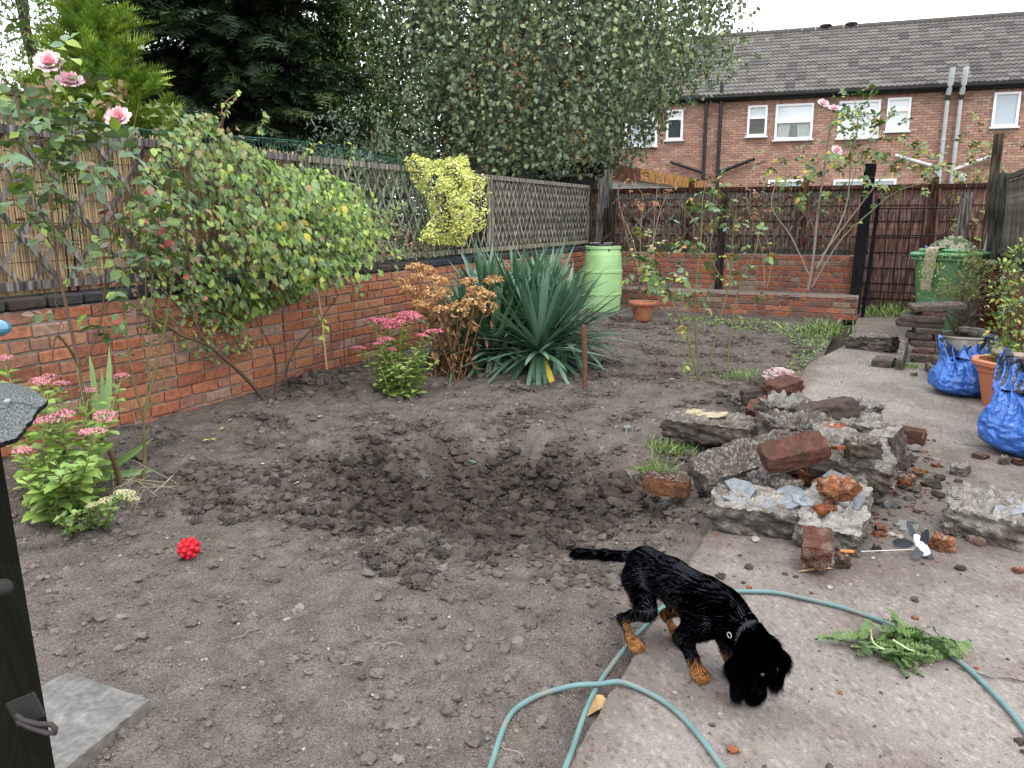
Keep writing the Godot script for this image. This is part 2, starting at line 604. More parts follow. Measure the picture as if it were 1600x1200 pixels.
func soil_bits() -> void:
	var kinds := []
	for i in 4:
		kinds.append(rock_mesh(i + 1, 0.85, 3).build(M.clod))
	for i in 4:
		var xs := []
		var cs := PackedColorArray()
		for k in 20000:
			var a := rng.randf()
			var d := 1.6 * pow(12.0 / 1.6, pow(rng.randf(), 1.25))
			var x := rr(-4.25, -0.72)
			var z := -(d - 0.9)
			var m := moist(x, z)
			if rng.randf() > 0.16 + 0.84 * m + 0.3 * sm(0.0, 0.3, noise.get_noise_2d(x * 3.0, z * 3.0 + 33.0)): continue
			var s := 0.0045 * pow(maxf(a, 0.02), -0.52) * (0.75 + 1.0 * m) * (0.7 + 0.12 * d)
			s = minf(s, 0.028 + 0.045 * m)
			var b := eul(rr(0, 360), rr(0, 360), rr(0, 360)).scaled(Vector3(s * rr(0.8, 1.4), s * rr(0.6, 1.0), s * rr(0.8, 1.4)))
			xs.append(Transform3D(b, Vector3(x, soil_h(x, z) + s * 0.12, z)))
			var c := soil_col(x, z)
			var q := rr(0.75, 1.25)
			cs.append(Color(c.r * q, c.g * q, c.b * q))
		tagstuff(scatter(self, "soil_crumbs", kinds[i], xs, cs), "loose crumbs and clods of dark soil strewn over the dug bed", "soil")
	# big clods heaved out of the hole
	var bx := []
	var bc := PackedColorArray()
	for q in [[Vector3(-1.776, 0.000, -2.664), 0.16, 14], [Vector3(-1.706, 0.000, -2.952), 0.2, 16], [Vector3(-1.469, 0.000, -2.867), 0.1, 7], [Vector3(-1.617, 0.000, -2.489), 0.06, 3], [Vector3(-2.910, 0.000, -2.793), 0.2, 18], [Vector3(-2.522, 0.000, -2.976), 0.14, 12], [Vector3(-2.976, 0.000, -3.261), 0.12, 10], [Vector3(-1.553, 0.000, -3.533), 0.3, 24], [Vector3(-1.232, 0.000, -3.902), 0.2, 26], [Vector3(-2.896, 0.000, -3.921), 0.2, 16], [Vector3(-2.090, 0.000, -4.005), 0.35, 34], [Vector3(-4.238, 0.000, -5.158), 0.13, 12], [Vector3(-1.154, 0.000, -4.243), 0.15, 14], [Vector3(-1.283, 0.000, -3.461), 0.2, 16]]:
		for k in q[2]:
			var p: Vector3 = q[0] + Vector3(rng.randfn() * q[1] * 0.6, 0, rng.randfn() * q[1] * 0.7)
			if p.x > -0.74: continue
			var s := rr(0.025, 0.05) * (1.0 + 0.9 * pow(rng.randf(), 3.0))
			p.y = soil_h(p.x, p.z) + s * 0.15
			bx.append(Transform3D(eul(rr(0, 360), rr(0, 360), rr(0, 360)).scaled(Vector3(s * rr(0.9, 1.4), s * rr(0.7, 1.0), s)), p))
			bc.append(vary(soil_col(p.x, p.z).lerp(Color(0.095, 0.078, 0.068), 0.6), 0.2))
	tagstuff(scatter(self, "soil_clods", rock_mesh(9, 0.8, 8, 4.0).build(M.clod), bx, bc), "big dark clods heaved up round the dug hollow", "soil")
	var px := []
	var pc := PackedColorArray()
	for k in 1500:
		var d := 1.6 * pow(12.5 / 1.6, rng.randf())
		var x := rr(-4.2, -0.72)
		var z := -(d - 0.9)
		var s := 0.0035 * pow(maxf(rng.randf(), 0.03), -0.5) * (0.7 + 0.08 * d)
		px.append(Transform3D(eul(rr(0, 360), rr(0, 360), 0).scaled(Vector3(s, s * 0.6, s * rr(0.7, 1.3))), Vector3(x, soil_h(x, z) + s * 0.15, z)))
		pc.append(pick([Color(0.42, 0.37, 0.32), Color(0.27, 0.24, 0.21), Color(0.55, 0.5, 0.45), Color(0.3, 0.2, 0.14), Color(0.2, 0.18, 0.17)]))
	tagstuff(scatter(self, "pebbles", kinds[0], px, pc), "small pale stones scattered through the dark soil", "gravel")
	# grit on the path
	px = []
	pc = PackedColorArray()
	for k in 1900:
		var x := rr(-0.62, 1.15)
		var z := -(1.6 * pow(11.0 / 1.6, rng.randf()) - 0.2)
		var near := Vector2((x + 0.1) / 0.7, (z + 4.4) / 1.4).length()
		if near > 1.0 and rng.randf() > 0.4: continue
		var s := 0.003 * pow(maxf(rng.randf(), 0.02), -0.55) * (1.0 + 0.8 * (1.0 - sm(0.4, 1.1, near)))
		px.append(Transform3D(eul(rr(0, 360), rr(0, 360), 0).scaled(Vector3(s, s * 0.6, s * rr(0.7, 1.4))), Vector3(x, s * 0.2, z)))
		pc.append(pick([Color(0.42, 0.37, 0.32), Color(0.12, 0.1, 0.085), Color(0.09, 0.075, 0.065), Color(0.5, 0.46, 0.42), Color(0.36, 0.14, 0.07), Color(0.14, 0.12, 0.1)]))
	tagstuff(scatter(self, "grit", kinds[1], px, pc), "crumbs of soil, mortar and brick on the concrete path", "grit")
	# straws and roots
	var sx := []
	var sc := PackedColorArray()
	var st := MB.new()
	st.tube(PackedVector3Array([Vector3(-0.5, 0, 0), Vector3(-0.2, 0.06, 0.1), Vector3(0.15, 0.02, -0.06), Vector3(0.5, 0.0, 0.08)]), 0.02, 0.01, 4)
	for k in 110:
		var d := 1.8 * pow(8.0 / 1.8, rng.randf())
		var x := rr(-4.1, -0.75)
		var z := -(d - 0.9)
		var s := rr(0.03, 0.1)
		sx.append(Transform3D(eul(rr(-10, 10), rr(0, 360), rr(-12, 12)).scaled(Vector3(s, s * 0.6, s)), Vector3(x, soil_h(x, z) + 0.004, z)))
		sc.append(pick([Color(0.34, 0.27, 0.18), Color(0.22, 0.16, 0.1), Color(0.4, 0.34, 0.26)]))
	tagstuff(scatter(self, "straws", st.build(M.twig), sx, sc), "dry straws and root ends lying on the soil", "straw")


func tagstuff(o: Node, label: String, category: String) -> void:
	tag(o, label, category)
	o.set_meta("kind", "stuff")


const BRICKS := [Color(0.42, 0.162, 0.087), Color(0.458, 0.192, 0.102), Color(0.367, 0.135, 0.083), Color(0.405, 0.184, 0.113), Color(0.329, 0.131, 0.087), Color(0.481, 0.222, 0.128), Color(0.359, 0.177, 0.121), Color(0.443, 0.177, 0.094), Color(0.405, 0.253, 0.182), Color(0.42, 0.154, 0.083), Color(0.435, 0.184, 0.102), Color(0.39, 0.146, 0.083), Color(0.329, 0.184, 0.136)]


func brick_set(pal: Array, sz: Vector3, bev := 0.006, s := 0.12) -> Array:
	var r := []
	for c in pal:
		var b := MB.new()
		b.col = vary(c, s)
		b.box(Transform3D.IDENTITY, sz, bev, 0.004, rng)
		r.append(b.build(M.brick))
	return r


# wall of bricks in the plane of t: x along, y up, z out of the face. Long and short bricks in turn.
func lay_bricks(wall: Node3D, t: Transform3D, length: float, height: float, courses: int, pal: Array, most: int, depth := 0.1, pitch := 0.24) -> void:
	var ch := height / courses
	var gap := 0.012
	var long := brick_set(pal, Vector3(pitch - gap, ch - gap, depth))
	var short := brick_set(pal, Vector3(pitch * 0.5 - gap, ch - gap, depth))
	var all := []
	for j in courses:
		var x := -pitch * (0.0 if j % 2 == 0 else 0.5)
		if rng.randf() < 0.3: x -= rr(0.0, 0.07)
		var x1 := 0.0
		while x < length:
			var w := pitch
			var is_long := rng.randf() < (0.72 if j % 3 else 0.45)
			if not is_long: w = pitch * 0.5
			x1 = x + w
			if x >= -0.01 and x1 <= length + 0.01:
				var p := Vector3((x + x1) * 0.5, (j + 0.5) * ch, -depth * 0.5 + rr(0.0, 0.006))
				if true:
					var wp := t * p
					all.append([wp.distance_to(CAM), is_long, Transform3D(t.basis * eul(rr(-0.6, 0.6), rr(-0.7, 0.7), rr(-0.5, 0.5)), wp)])
			elif x1 > 0.02 and x < length:
				var a := maxf(x, 0.0)
				var b := minf(x1, length)
				if b - a > 0.035:
					var p := Vector3((a + b) * 0.5, (j + 0.5) * ch, -depth * 0.5 + 0.002)
					if true:
						all.append([(t * p).distance_to(CAM), true, Transform3D(t.basis * Basis.from_scale(Vector3((b - a - gap) / (pitch - gap), 1, 1)), t * p)])
			x = x1
	all.sort_custom(func(a, b): return a[0] < b[0])
	var rest := []
	var rc := PackedColorArray()
	for i in all.size():
		var e: Array = all[i]
		if i < most: part(wall, "brick", pick(long if e[1] else short), e[2])
		else:
			var tt: Transform3D = e[2]
			rest.append(tt if e[1] else tt * Transform3D(Basis.from_scale(Vector3((pitch * 0.5 - gap) / (pitch - gap), 1, 1)), Vector3.ZERO))
			rc.append(vary(pick(pal), 0.12))
	if rest.size():
		var u := MB.new()
		u.box(Transform3D.IDENTITY, Vector3(pitch - gap, ch - gap, depth), 0.006)
		scatter(wall, "far_bricks", u.build(M.brick), rest, rc)


func core(wall: Node3D, t: Transform3D, length: float, height: float, depth: float, recess := 0.009, c := Color(0.46, 0.42, 0.37)) -> void:
	var b := MB.new()
	b.col = c
	b.box(t * Transform3D(Basis.IDENTITY, Vector3(length * 0.5, height * 0.5, -recess - (depth - recess) * 0.5 - 0.004)), Vector3(length, height, depth - recess))
	part(wall, "mortar", b.build(M.mortar))


func coping(wall: Node3D, t: Transform3D, length: float, y: float, pal: Array, w: float, ln := 0.235, h := 0.07) -> void:
	var set := brick_set(pal, Vector3(ln - 0.012, h, w), 0.014, 0.25)
	var x := 0.0
	while x < length - 0.05:
		part(wall, "coping_brick", pick(set), Transform3D(t.basis * eul(rr(-0.8, 0.8), rr(-0.6, 0.6), rr(-0.6, 0.6)), t * Vector3(x + ln * 0.5, y + h * 0.5 + 0.004, -w * 0.5 + 0.012 + rr(0, 0.006))))
		x += ln


func lattice(panel: Node3D, t: Transform3D, l: float, h: float, step: float, ang: float, w: float, th: float, boxes: Array, called := "slat") -> void:
	var face := t.basis.z
	for side in 2:
		var dir := Vector2(cos(deg_to_rad(ang)), sin(deg_to_rad(ang)) * (1 if side else -1))
		var run := h / tan(deg_to_rad(ang))
		var k := -run
		while k < l + run:
			# the line through (k, 0) (or (k, h) when it goes down), cut to the panel
			var a := Vector2(k, 0.0 if side else h)
			var b := a + dir * (h / absf(dir.y))
			if b.x > 0.02 and a.x < l - 0.02:
				if a.x < 0: a += dir * (-a.x / dir.x)
				if b.x > l: b -= dir * ((b.x - l) / dir.x)
				if (b - a).length() > 0.05:
					var z := th * (0.5 if side else 1.55)
					bar(panel, called, t * Vector3(a.x, a.y, z), t * Vector3(b.x, b.y, z + rr(-0.002, 0.002)), w * rr(0.9, 1.1), th, face, pick(boxes))
			k += step * rr(0.97, 1.03)


func walls() -> void:
	# left garden wall with its blue-black coping
	var w := thing("brick_wall", "long low orange brick wall with blue-black coping along the left of the soil bed", "wall")
	var t := Transform3D(Basis(Vector3(0, 0, -1), Vector3.UP, Vector3(1, 0, 0)), Vector3(-4.35, -0.06, -1.6))
	core(w, t, 10.98, 0.95, 0.22)
	lay_bricks(w, t, 10.95, 0.95, 12, BRICKS, 290)
	coping(w, t, 10.9, 0.95, [Color(0.05, 0.05, 0.058), Color(0.065, 0.06, 0.062), Color(0.04, 0.042, 0.05), Color(0.085, 0.07, 0.065)], 0.24)
	# planter at the back: low front wall with mortar ledge, and the wall behind it
	var pal := [Color(0.36, 0.13, 0.085), Color(0.3, 0.115, 0.08), Color(0.42, 0.17, 0.1), Color(0.26, 0.15, 0.115), Color(0.36, 0.24, 0.18), Color(0.38, 0.14, 0.08), Color(0.22, 0.11, 0.085)]
	var p := thing("planter_wall", "low crumbling brick planter wall with a mortar ledge across the back of the garden", "planter")
	var pt := Transform3D(Basis.IDENTITY, Vector3(-3.92, -0.03, -12.24))
	core(p, pt, 3.52, 0.34, 0.2)
	lay_bricks(p, pt, 3.52, 0.34, 4, pal, 300)
	var led := MB.new()
	led.grid(60, 8, func(a, b):
		led.col = vary(Color(0.3, 0.27, 0.235), 0.14)
		var x := lerpf(-3.94, -0.38, a)
		var z := lerpf(-12.225, -12.62, b)
		return Vector3(x, 0.318 + 0.012 * noise2.get_noise_2d(x * 14.0, z * 14.0) - (0.04 if b == 0.0 else 0.0), z + 0.012 * noise2.get_noise_2d(x * 9.0, 4.0)))
	part(p, "ledge", led.build(M.mortar))
	# right hand end of the planter
	var et := Transform3D(Basis(Vector3(0, 0, -1), Vector3.UP, Vector3(1, 0, 0)), Vector3(-0.385, -0.03, -12.24))
	lay_bricks(p, et, 0.42, 0.34, 4, pal, 40)
	var bw := thing("brick_wall", "weathered red brick wall rising behind the planter ledge below the dark trellis", "wall")
	var bt := Transform3D(Basis.IDENTITY, Vector3(-4.1, 0.3, -12.6))
	core(bw, bt, 3.62, 0.56, 0.2)
	lay_bricks(bw, bt, 3.62, 0.56, 7, pal, 300)
	# right hand wall and pier
	var rw := thing("brick_wall", "red brick wall along the right edge of the path beneath woven fencing", "wall")
	var rt := Transform3D(Basis(Vector3(0, 0, 1), Vector3.UP, Vector3(-1, 0, 0)), Vector3(1.24, -0.02, -13.2))
	core(rw, rt, 9.4, 0.86, 0.2)
	lay_bricks(rw, rt, 9.4, 0.86, 11, pal, 40)
	coping(rw, rt, 9.4, 0.86, [Color(0.06, 0.055, 0.055), Color(0.08, 0.07, 0.07)], 0.22)
	var pr := thing("brick_pier", "short dark red brick pier with a rounded mortar cap beside the dead shrub", "pier", Vector3(1.1, 0, -11.55))
	var cb := MB.new()
	cb.col = Color(0.3, 0.24, 0.2)
	cb.box(Transform3D(Basis.IDENTITY, Vector3(0, 0.42, 0)), Vector3(0.2, 0.84, 0.2))
	part(pr, "mortar", cb.build(M.mortar))
	var bm := brick_set([Color(0.17, 0.04, 0.03), Color(0.2, 0.05, 0.035), Color(0.14, 0.04, 0.03)], Vector3(0.225, 0.066, 0.108))
	for j in 11:
		for k in 2:
			var q := eul(0, 0 if j % 2 else 90, 0)
			part(pr, "brick", pick(bm), Transform3D(q, q * Vector3(0, 0.035 + j * 0.076, -0.057 + 0.114 * k)))
	var cp := MB.new()
	cp.col = Color(0.36, 0.3, 0.25)
	cp.lathe(Transform3D(Basis.IDENTITY, Vector3(0, 0.835, 0)), PackedVector2Array([Vector2(0.125, 0), Vector2(0.12, 0.02), Vector2(0.07, 0.05), Vector2(0.0, 0.06)]), 14, 0.05)
	part(pr, "cap", cp.build(M.mortar))


func fences() -> void:
	var grey := unit_boxes(M.wood, Color(0.33, 0.305, 0.265), 0.3, 6)
	var green := unit_boxes(M.wood, Color(0.33, 0.325, 0.255), 0.25, 5)
	var dark := unit_boxes(M.wood, Color(0.055, 0.042, 0.036), 0.35, 5)
	var brown := unit_boxes(M.wood, Color(0.115, 0.05, 0.035), 0.22, 6)
	var lt := Transform3D(Basis(Vector3(0, 0, -1), Vector3.UP, Vector3(1, 0, 0)), Vector3(-4.42, 0.97, 0))
	# three trellis panels on the left wall
	var spec := [
		[-1.7, -5.35, 0.24, 52.0, 0.03, "wide-meshed weathered trellis panel before the reed screening, nearest of the left fence", grey],
		[-5.42, -8.72, 0.155, 60.0, 0.024, "grey-green trellis panel between the big climber and the golden shrub", green],
		[-8.8, -12.2, 0.125, 58.0, 0.026, "close-meshed pale trellis panel at the far end of the left wall", green]]
	for s in spec:
		var z0: float = s[0]
		var z1: float = s[1]
		var l := z0 - z1
		var pn := thing("trellis_panel", s[5], "trellis", Vector3.ZERO, 0.0, "trellis panels on the left wall")
		var tt := lt * Transform3D(Basis.IDENTITY, Vector3(-z0, 0, 0))
		lattice(pn, tt * Transform3D(Basis.IDENTITY, Vector3(0, 0.06, 0)), l, 0.82, s[2], s[3], s[4], 0.009, s[6])
		for y in [0.055, 0.9]:
			bar(pn, "rail", tt * Vector3(0, y, 0.012), tt * Vector3(l, y, 0.012), 0.05, 0.03, tt.basis.z, pick(s[6]))
		for x in [0.0, l]:
			bar(pn, "stile", tt * Vector3(x, 0.03, 0.014), tt * Vector3(x, 0.925, 0.014), 0.04, 0.032, tt.basis.z, pick(s[6]))
	var posts := [[-3.25, "dark stained fence post behind the wide trellis near the pink rose"], [-5.385, "dark fence post at the joint hidden by the climber"], [-8.76, "grey fence post right of the golden shrub"]]
	for q in posts:
		var po := thing("fence_post", q[1], "post", Vector3(-4.5, 0, q[0]), 0.0, "posts of the left fence")
		bar(po, "shaft", Vector3(0, 0, 0), Vector3(0, 1.93, 0), 0.09, 0.09, Vector3.RIGHT, dark[0])
	# reed screening
	var reed := MB.new()
	reed.tube(PackedVector3Array([Vector3(0, 0, 0), Vector3(0.002, 0.5, 0), Vector3(0, 1, 0)]), 0.0045, 0.0035, 5)
	var xs := []
	var cs := PackedColorArray()
	var z := -1.7
	while z > -5.4:
		xs.append(Transform3D(eul(rr(-0.5, 0.5), 0, rr(-0.4, 0.4)).scaled(Vector3(rr(0.8, 1.3), rr(0.9, 0.96), 1)), Vector3(-4.452 - rr(0, 0.012), 0.97, z)))
		cs.append(vary(pick([Color(0.39, 0.29, 0.17), Color(0.46, 0.35, 0.215), Color(0.32, 0.225, 0.13), Color(0.43, 0.33, 0.21), Color(0.24, 0.17, 0.1)]), 0.2))
		z -= rr(0.0055, 0.0085)
	var rs := thing("reed_screen", "straw-coloured reed screening wired behind the nearest trellis", "screen")
	scatter(rs, "reeds", reed.build(M.dry), xs, cs)
	var wire := MB.new()
	wire.col = Color(0.05, 0.045, 0.04)
	for i in 8:
		var y := 1.03 + i * 0.115
		wire.tube(PackedVector3Array([Vector3(-4.445, y, -1.7), Vector3(-4.445, y + rr(-0.01, 0.01), -3.5), Vector3(-4.445, y, -5.4)]), 0.0016, 0.0016, 4)
	part(rs, "binding_wires", wire.build(M.twig)).set_meta("kind", "stuff")
	# boards close behind the far trellis and netting along the top
	var bf := thing("board_fence", "grey weathered boards standing close behind the far trellis", "fence")
	z = -8.82
	var gb := unit_boxes(M.wood, Color(0.22, 0.2, 0.18), 0.2, 5)
	while z > -12.3:
		bar(bf, "board", Vector3(-4.56, 0, z), Vector3(-4.56, 1.83, z), 0.118, 0.018, Vector3.RIGHT, pick(gb))
		z -= 0.125
	var net := MB.new()
	net.col = Color(0.045, 0.12, 0.11)
	for fam in 2:
		for i in 130:
			var a := -2.6 - i * 0.045
			net.tube(PackedVector3Array([Vector3(-4.46, 1.86, a), Vector3(-4.47 + rr(-0.01, 0.01), 1.93 + 0.02 * sin(a * 3.0), a + (0.035 if fam else -0.035)), Vector3(-4.5, 1.99 + 0.025 * sin(a * 2.0), a)]), 0.0011, 0.0011, 3, false)
	var top := PackedVector3Array()
	for i in 40: top.append(Vector3(-4.5, 1.99 + 0.025 * sin((-2.6 - i * 0.148) * 2.0), -2.6 - i * 0.148))
	net.tube(top, 0.003, 0.003, 4)
	var nt := single("wire_netting", net, M.twig, "green wire netting running along the top of the left fence", "netting")
	nt.set_meta("kind", "stuff")
	# rough upright planks in the far left corner
	var pk := thing("corner_post", "bundle of rough dark upright planks in the far left corner above the green butt", "post")
	bar(pk, "plank", Vector3(-4.266, 0.946, -12.420), Vector3(-4.227, 1.994, -12.420), 0.16, 0.05, Vector3.BACK, gb[0])
	bar(pk, "plank", Vector3(-4.149, 0.916, -12.460), Vector3(-4.170, 2.142, -12.460), 0.12, 0.06, Vector3.BACK, unit_boxes(M.wood, Color(0.2, 0.2, 0.16), 0.1, 1)[0])
	bar(pk, "plank", Vector3(-4.073, 0.921, -12.360), Vector3(-4.055, 1.833, -12.360), 0.1, 0.05, Vector3(0.2, 0, 1), dark[1])
	bar(pk, "plank", Vector3(-4.163, 0.920, -12.340), Vector3(-4.147, 1.548, -12.340), 0.07, 0.04, Vector3.BACK, dark[2])
	# trellis over the back wall, in two panels with posts
	var bt := Transform3D(Basis.IDENTITY, Vector3(0, 0.88, -12.68))
	for s in [[-4.06, -2.42, 0.23, "dark trellis panel above the back wall, left half behind thin rose stems"], [-2.36, -0.56, 0.23, "dark trellis panel above the back wall, right half beside the black gate post"]]:
		var pn := thing("trellis_panel", s[3], "trellis", Vector3.ZERO, 0.0, "trellis panels on the back wall")
		var l: float = s[1] - s[0]
		var tt := bt * Transform3D(Basis.IDENTITY, Vector3(s[0], 0, 0))
		lattice(pn, tt * Transform3D(Basis.IDENTITY, Vector3(0, 0.05, 0)), l, 0.78, s[2], 48.0, 0.03, 0.009, unit_boxes(M.wood, Color(0.19, 0.16, 0.13), 0.3, 4))
		bar(pn, "rail", tt * Vector3(0, 0.84, 0.015), tt * Vector3(l, 0.84, 0.015), 0.075, 0.04, Vector3.BACK, unit_boxes(M.wood, Color(0.16, 0.145, 0.13), 0.1, 1)[0])
		bar(pn, "rail", tt * Vector3(0, 0.03, 0.03), tt * Vector3(l, 0.03, 0.03), 0.07, 0.09, Vector3.BACK, unit_boxes(M.wood, Color(0.1, 0.09, 0.075), 0.1, 1)[0])
	var mp := thing("fence_post", "dark post in the middle of the back trellis reaching into the planter", "post", Vector3(-2.39, 0.3, -12.57))
	bar(mp, "shaft", Vector3.ZERO, Vector3(0.02, 1.5, 0), 0.1, 0.08, Vector3.BACK, dark[3])
	var gp := thing("gate_post", "tall black gate post leaning between the planter and the iron gate", "post", Vector3(-0.44, 0, -12.5))
	bar(gp, "shaft", Vector3(0.0, 0.05, 0), Vector3(0.06, 2.13, 0), 0.15, 0.12, Vector3.BACK, unit_boxes(M.paintwood, Color(0.02, 0.02, 0.026), 0.1, 1)[0])
	bar(gp, "batten", Vector3(0.13, 0.0, 0.02), Vector3(0.2, 1.66, 0.02), 0.05, 0.06, Vector3.BACK, unit_boxes(M.paintwood, Color(0.012, 0.012, 0.016), 0.1, 1)[0])
	# brown lap fence across the back
	var fx := -4.9
	var fl := ["dark brown lap fence panel at the left behind the dying rose stems", "dark brown lap fence panel behind the middle of the back trellis", "reddish brown lap fence panel behind the iron gate", "brown lap fence panel behind the bin and the climber"]
	for i in 4:
		var wd := 1.72
		var fn := thing("lap_fence", fl[i], "fence", Vector3(fx, 0, -13.75), 0.0, "brown fence panels across the back")
		var set := unit_boxes(M.wood, Color(0.2, 0.132, 0.106) if i < 2 else Color(0.235, 0.132, 0.105), 0.16, 5)
		for k in 15:
			var y := 0.12 + k * 0.118
			var o := part(fn, "board", pick(set), Transform3D(eul(-6, 0, rr(-0.3, 0.3)) * Basis.from_scale(Vector3(wd, 0.135, 0.012)), Vector3(wd * 0.5, y, 0.01 * (k % 2) + rr(-0.002, 0.002))))
		bar(fn, "top_rail", Vector3(0, 1.86, 0.02), Vector3(wd, 1.86, 0.02), 0.06, 0.05, Vector3.BACK, pick(brown))
		for x in [0.03, wd - 0.03]:
			bar(fn, "batten", Vector3(x, 0.06, 0.042), Vector3(x, 1.82, 0.042), 0.045, 0.022, Vector3.BACK, pick(set))
		fx += wd + 0.09
		var fp := thing("fence_post", ["brown fence post at the far left of the lap fence", "brown fence post right of the drainpipes behind the trellis", "tall reddish brown fence post behind the iron gate", "brown fence post hidden near the right corner"][i], "post", Vector3(fx - 0.045, 0, -13.72), 0.0, "brown fence posts across the back")
		bar(fp, "shaft", Vector3.ZERO, Vector3(0, 2.02 if i != 2 else 1.99, 0), 0.085, 0.085, Vector3.BACK, pick(brown))
	# iron gate
	var gt := thing("iron_gate", "black wrought iron gate of plain bars and scrolls at the end of the path", "gate", Vector3(-0.28, 0.03, -13.0))
	var iron := MB.new()
	iron.col = Color(0.018, 0.014, 0.014)
	iron.tube(PackedVector3Array([Vector3.ZERO, Vector3(0, 0.5, 0), Vector3(0, 1, 0)]), 1.0, 1.0, 8)
	var im := iron.build(M.metal)
	for i in 7:
		var x := 0.02 + i * 0.152
		part(gt, "bar", im, Transform3D(Basis.from_scale(Vector3(0.0085, 1.66 if i in [0, 6] else 1.5, 0.0085)), Vector3(x, 0, 0)))
	for y in [0.02, 0.3, 1.12, 1.5]:
		part(gt, "cross_rail", im, Transform3D(Basis(Vector3(0, 0.01, 0), Vector3(0.95, 0, 0), Vector3(0, 0, 0.01)), Vector3(0.01, y, 0)))
	for q in [[0.1, 0.1], [0.26, 0.1], [0.4, 0.1], [0.56, 0.1], [0.72, 0.1], [0.86, 0.1], [0.1, 1.42], [0.86, 1.42]]:
		var sc := MB.new()
		sc.col = Color(0.018, 0.014, 0.014)
		var pp := PackedVector3Array()
		for k in 20:
			var a := TAU * k / 14.0
			pp.append(Vector3(q[0] + cos(a) * 0.062 * (1.0 - k * 0.03), q[1] + sin(a) * 0.062 * (1.0 - k * 0.03), 0.008))
		sc.tube(pp, 0.005, 0.004, 5)
		part(gt, "scroll", sc.build(M.metal))
	# right fence: woven panel in a green frame, and its posts
	var rt := Transform3D(Basis(Vector3(0, 0, 1), Vector3.UP, Vector3(-1, 0, 0)), Vector3(1.24, 0.94, -12.0))
	var rp := thing("woven_panel", "woven lattice fence panel in a greenish timber frame at the right edge", "fence")
	lattice(rp, rt * Transform3D(Basis.IDENTITY, Vector3(0.1, 0.06, 0)), 3.2, 0.84, 0.085, 66.0, 0.026, 0.011, unit_boxes(M.wood, Color(0.23, 0.2, 0.16), 0.35, 6))
	for y in [0.05, 0.95]:
		bar(rp, "rail", rt * Vector3(0, y, 0.02), rt * Vector3(3.4, y, 0.02), 0.06, 0.045, Vector3.LEFT, unit_boxes(M.wood, Color(0.16, 0.165, 0.11), 0.1, 1)[0])
	var bk := thing("board_fence", "dark boards behind the woven panel on the right", "fence")
	for i in 26:
		bar(bk, "board", Vector3(1.34, 0.9, -12.1 + i * 0.13), Vector3(1.34, 1.84, -12.1 + i * 0.13), 0.122, 0.016, Vector3.LEFT, pick(dark))
	var r1 := thing("fence_post", "thick dark post at the far end of the woven fence, white scratch on it", "post", Vector3(1.17, 0, -12.05))
	bar(r1, "shaft", Vector3(0, 0.86, 0), Vector3(-0.01, 1.95, 0), 0.15, 0.12, Vector3(-0.3, 0, 1), unit_boxes(M.wood, Color(0.085, 0.08, 0.065), 0.1, 1)[0])
	var r2 := thing("fence_post", "short grey pointed stump standing behind the bin against the brown fence", "post", Vector3(0.836, 0.229, -13.100))
	bar(r2, "shaft", Vector3.ZERO, Vector3(0.03, 1.52, 0), 0.15, 0.1, Vector3.BACK, gb[1])
	var r3 := thing("fence_post", "dark ivy-hung post carrying the climber behind the bin", "post", Vector3(1.135, 0.279, -12.700))
	bar(r3, "shaft", Vector3.ZERO, Vector3(0.0, 2.2, 0), 0.11, 0.1, Vector3.BACK, unit_boxes(M.wood, Color(0.09, 0.065, 0.05), 0.1, 1)[0])
	var pole := thing("grey_pole", "thin grey pole leaning against the dark post behind the bin", "pole")
	bar(pole, "shaft", Vector3(1.030, 0.752, -12.000), Vector3(1.117, 1.254, -12.200), 0.03, 0.03, Vector3.BACK, unit_boxes(M.plastic, Color(0.36, 0.36, 0.36), 0.05, 1)[0])


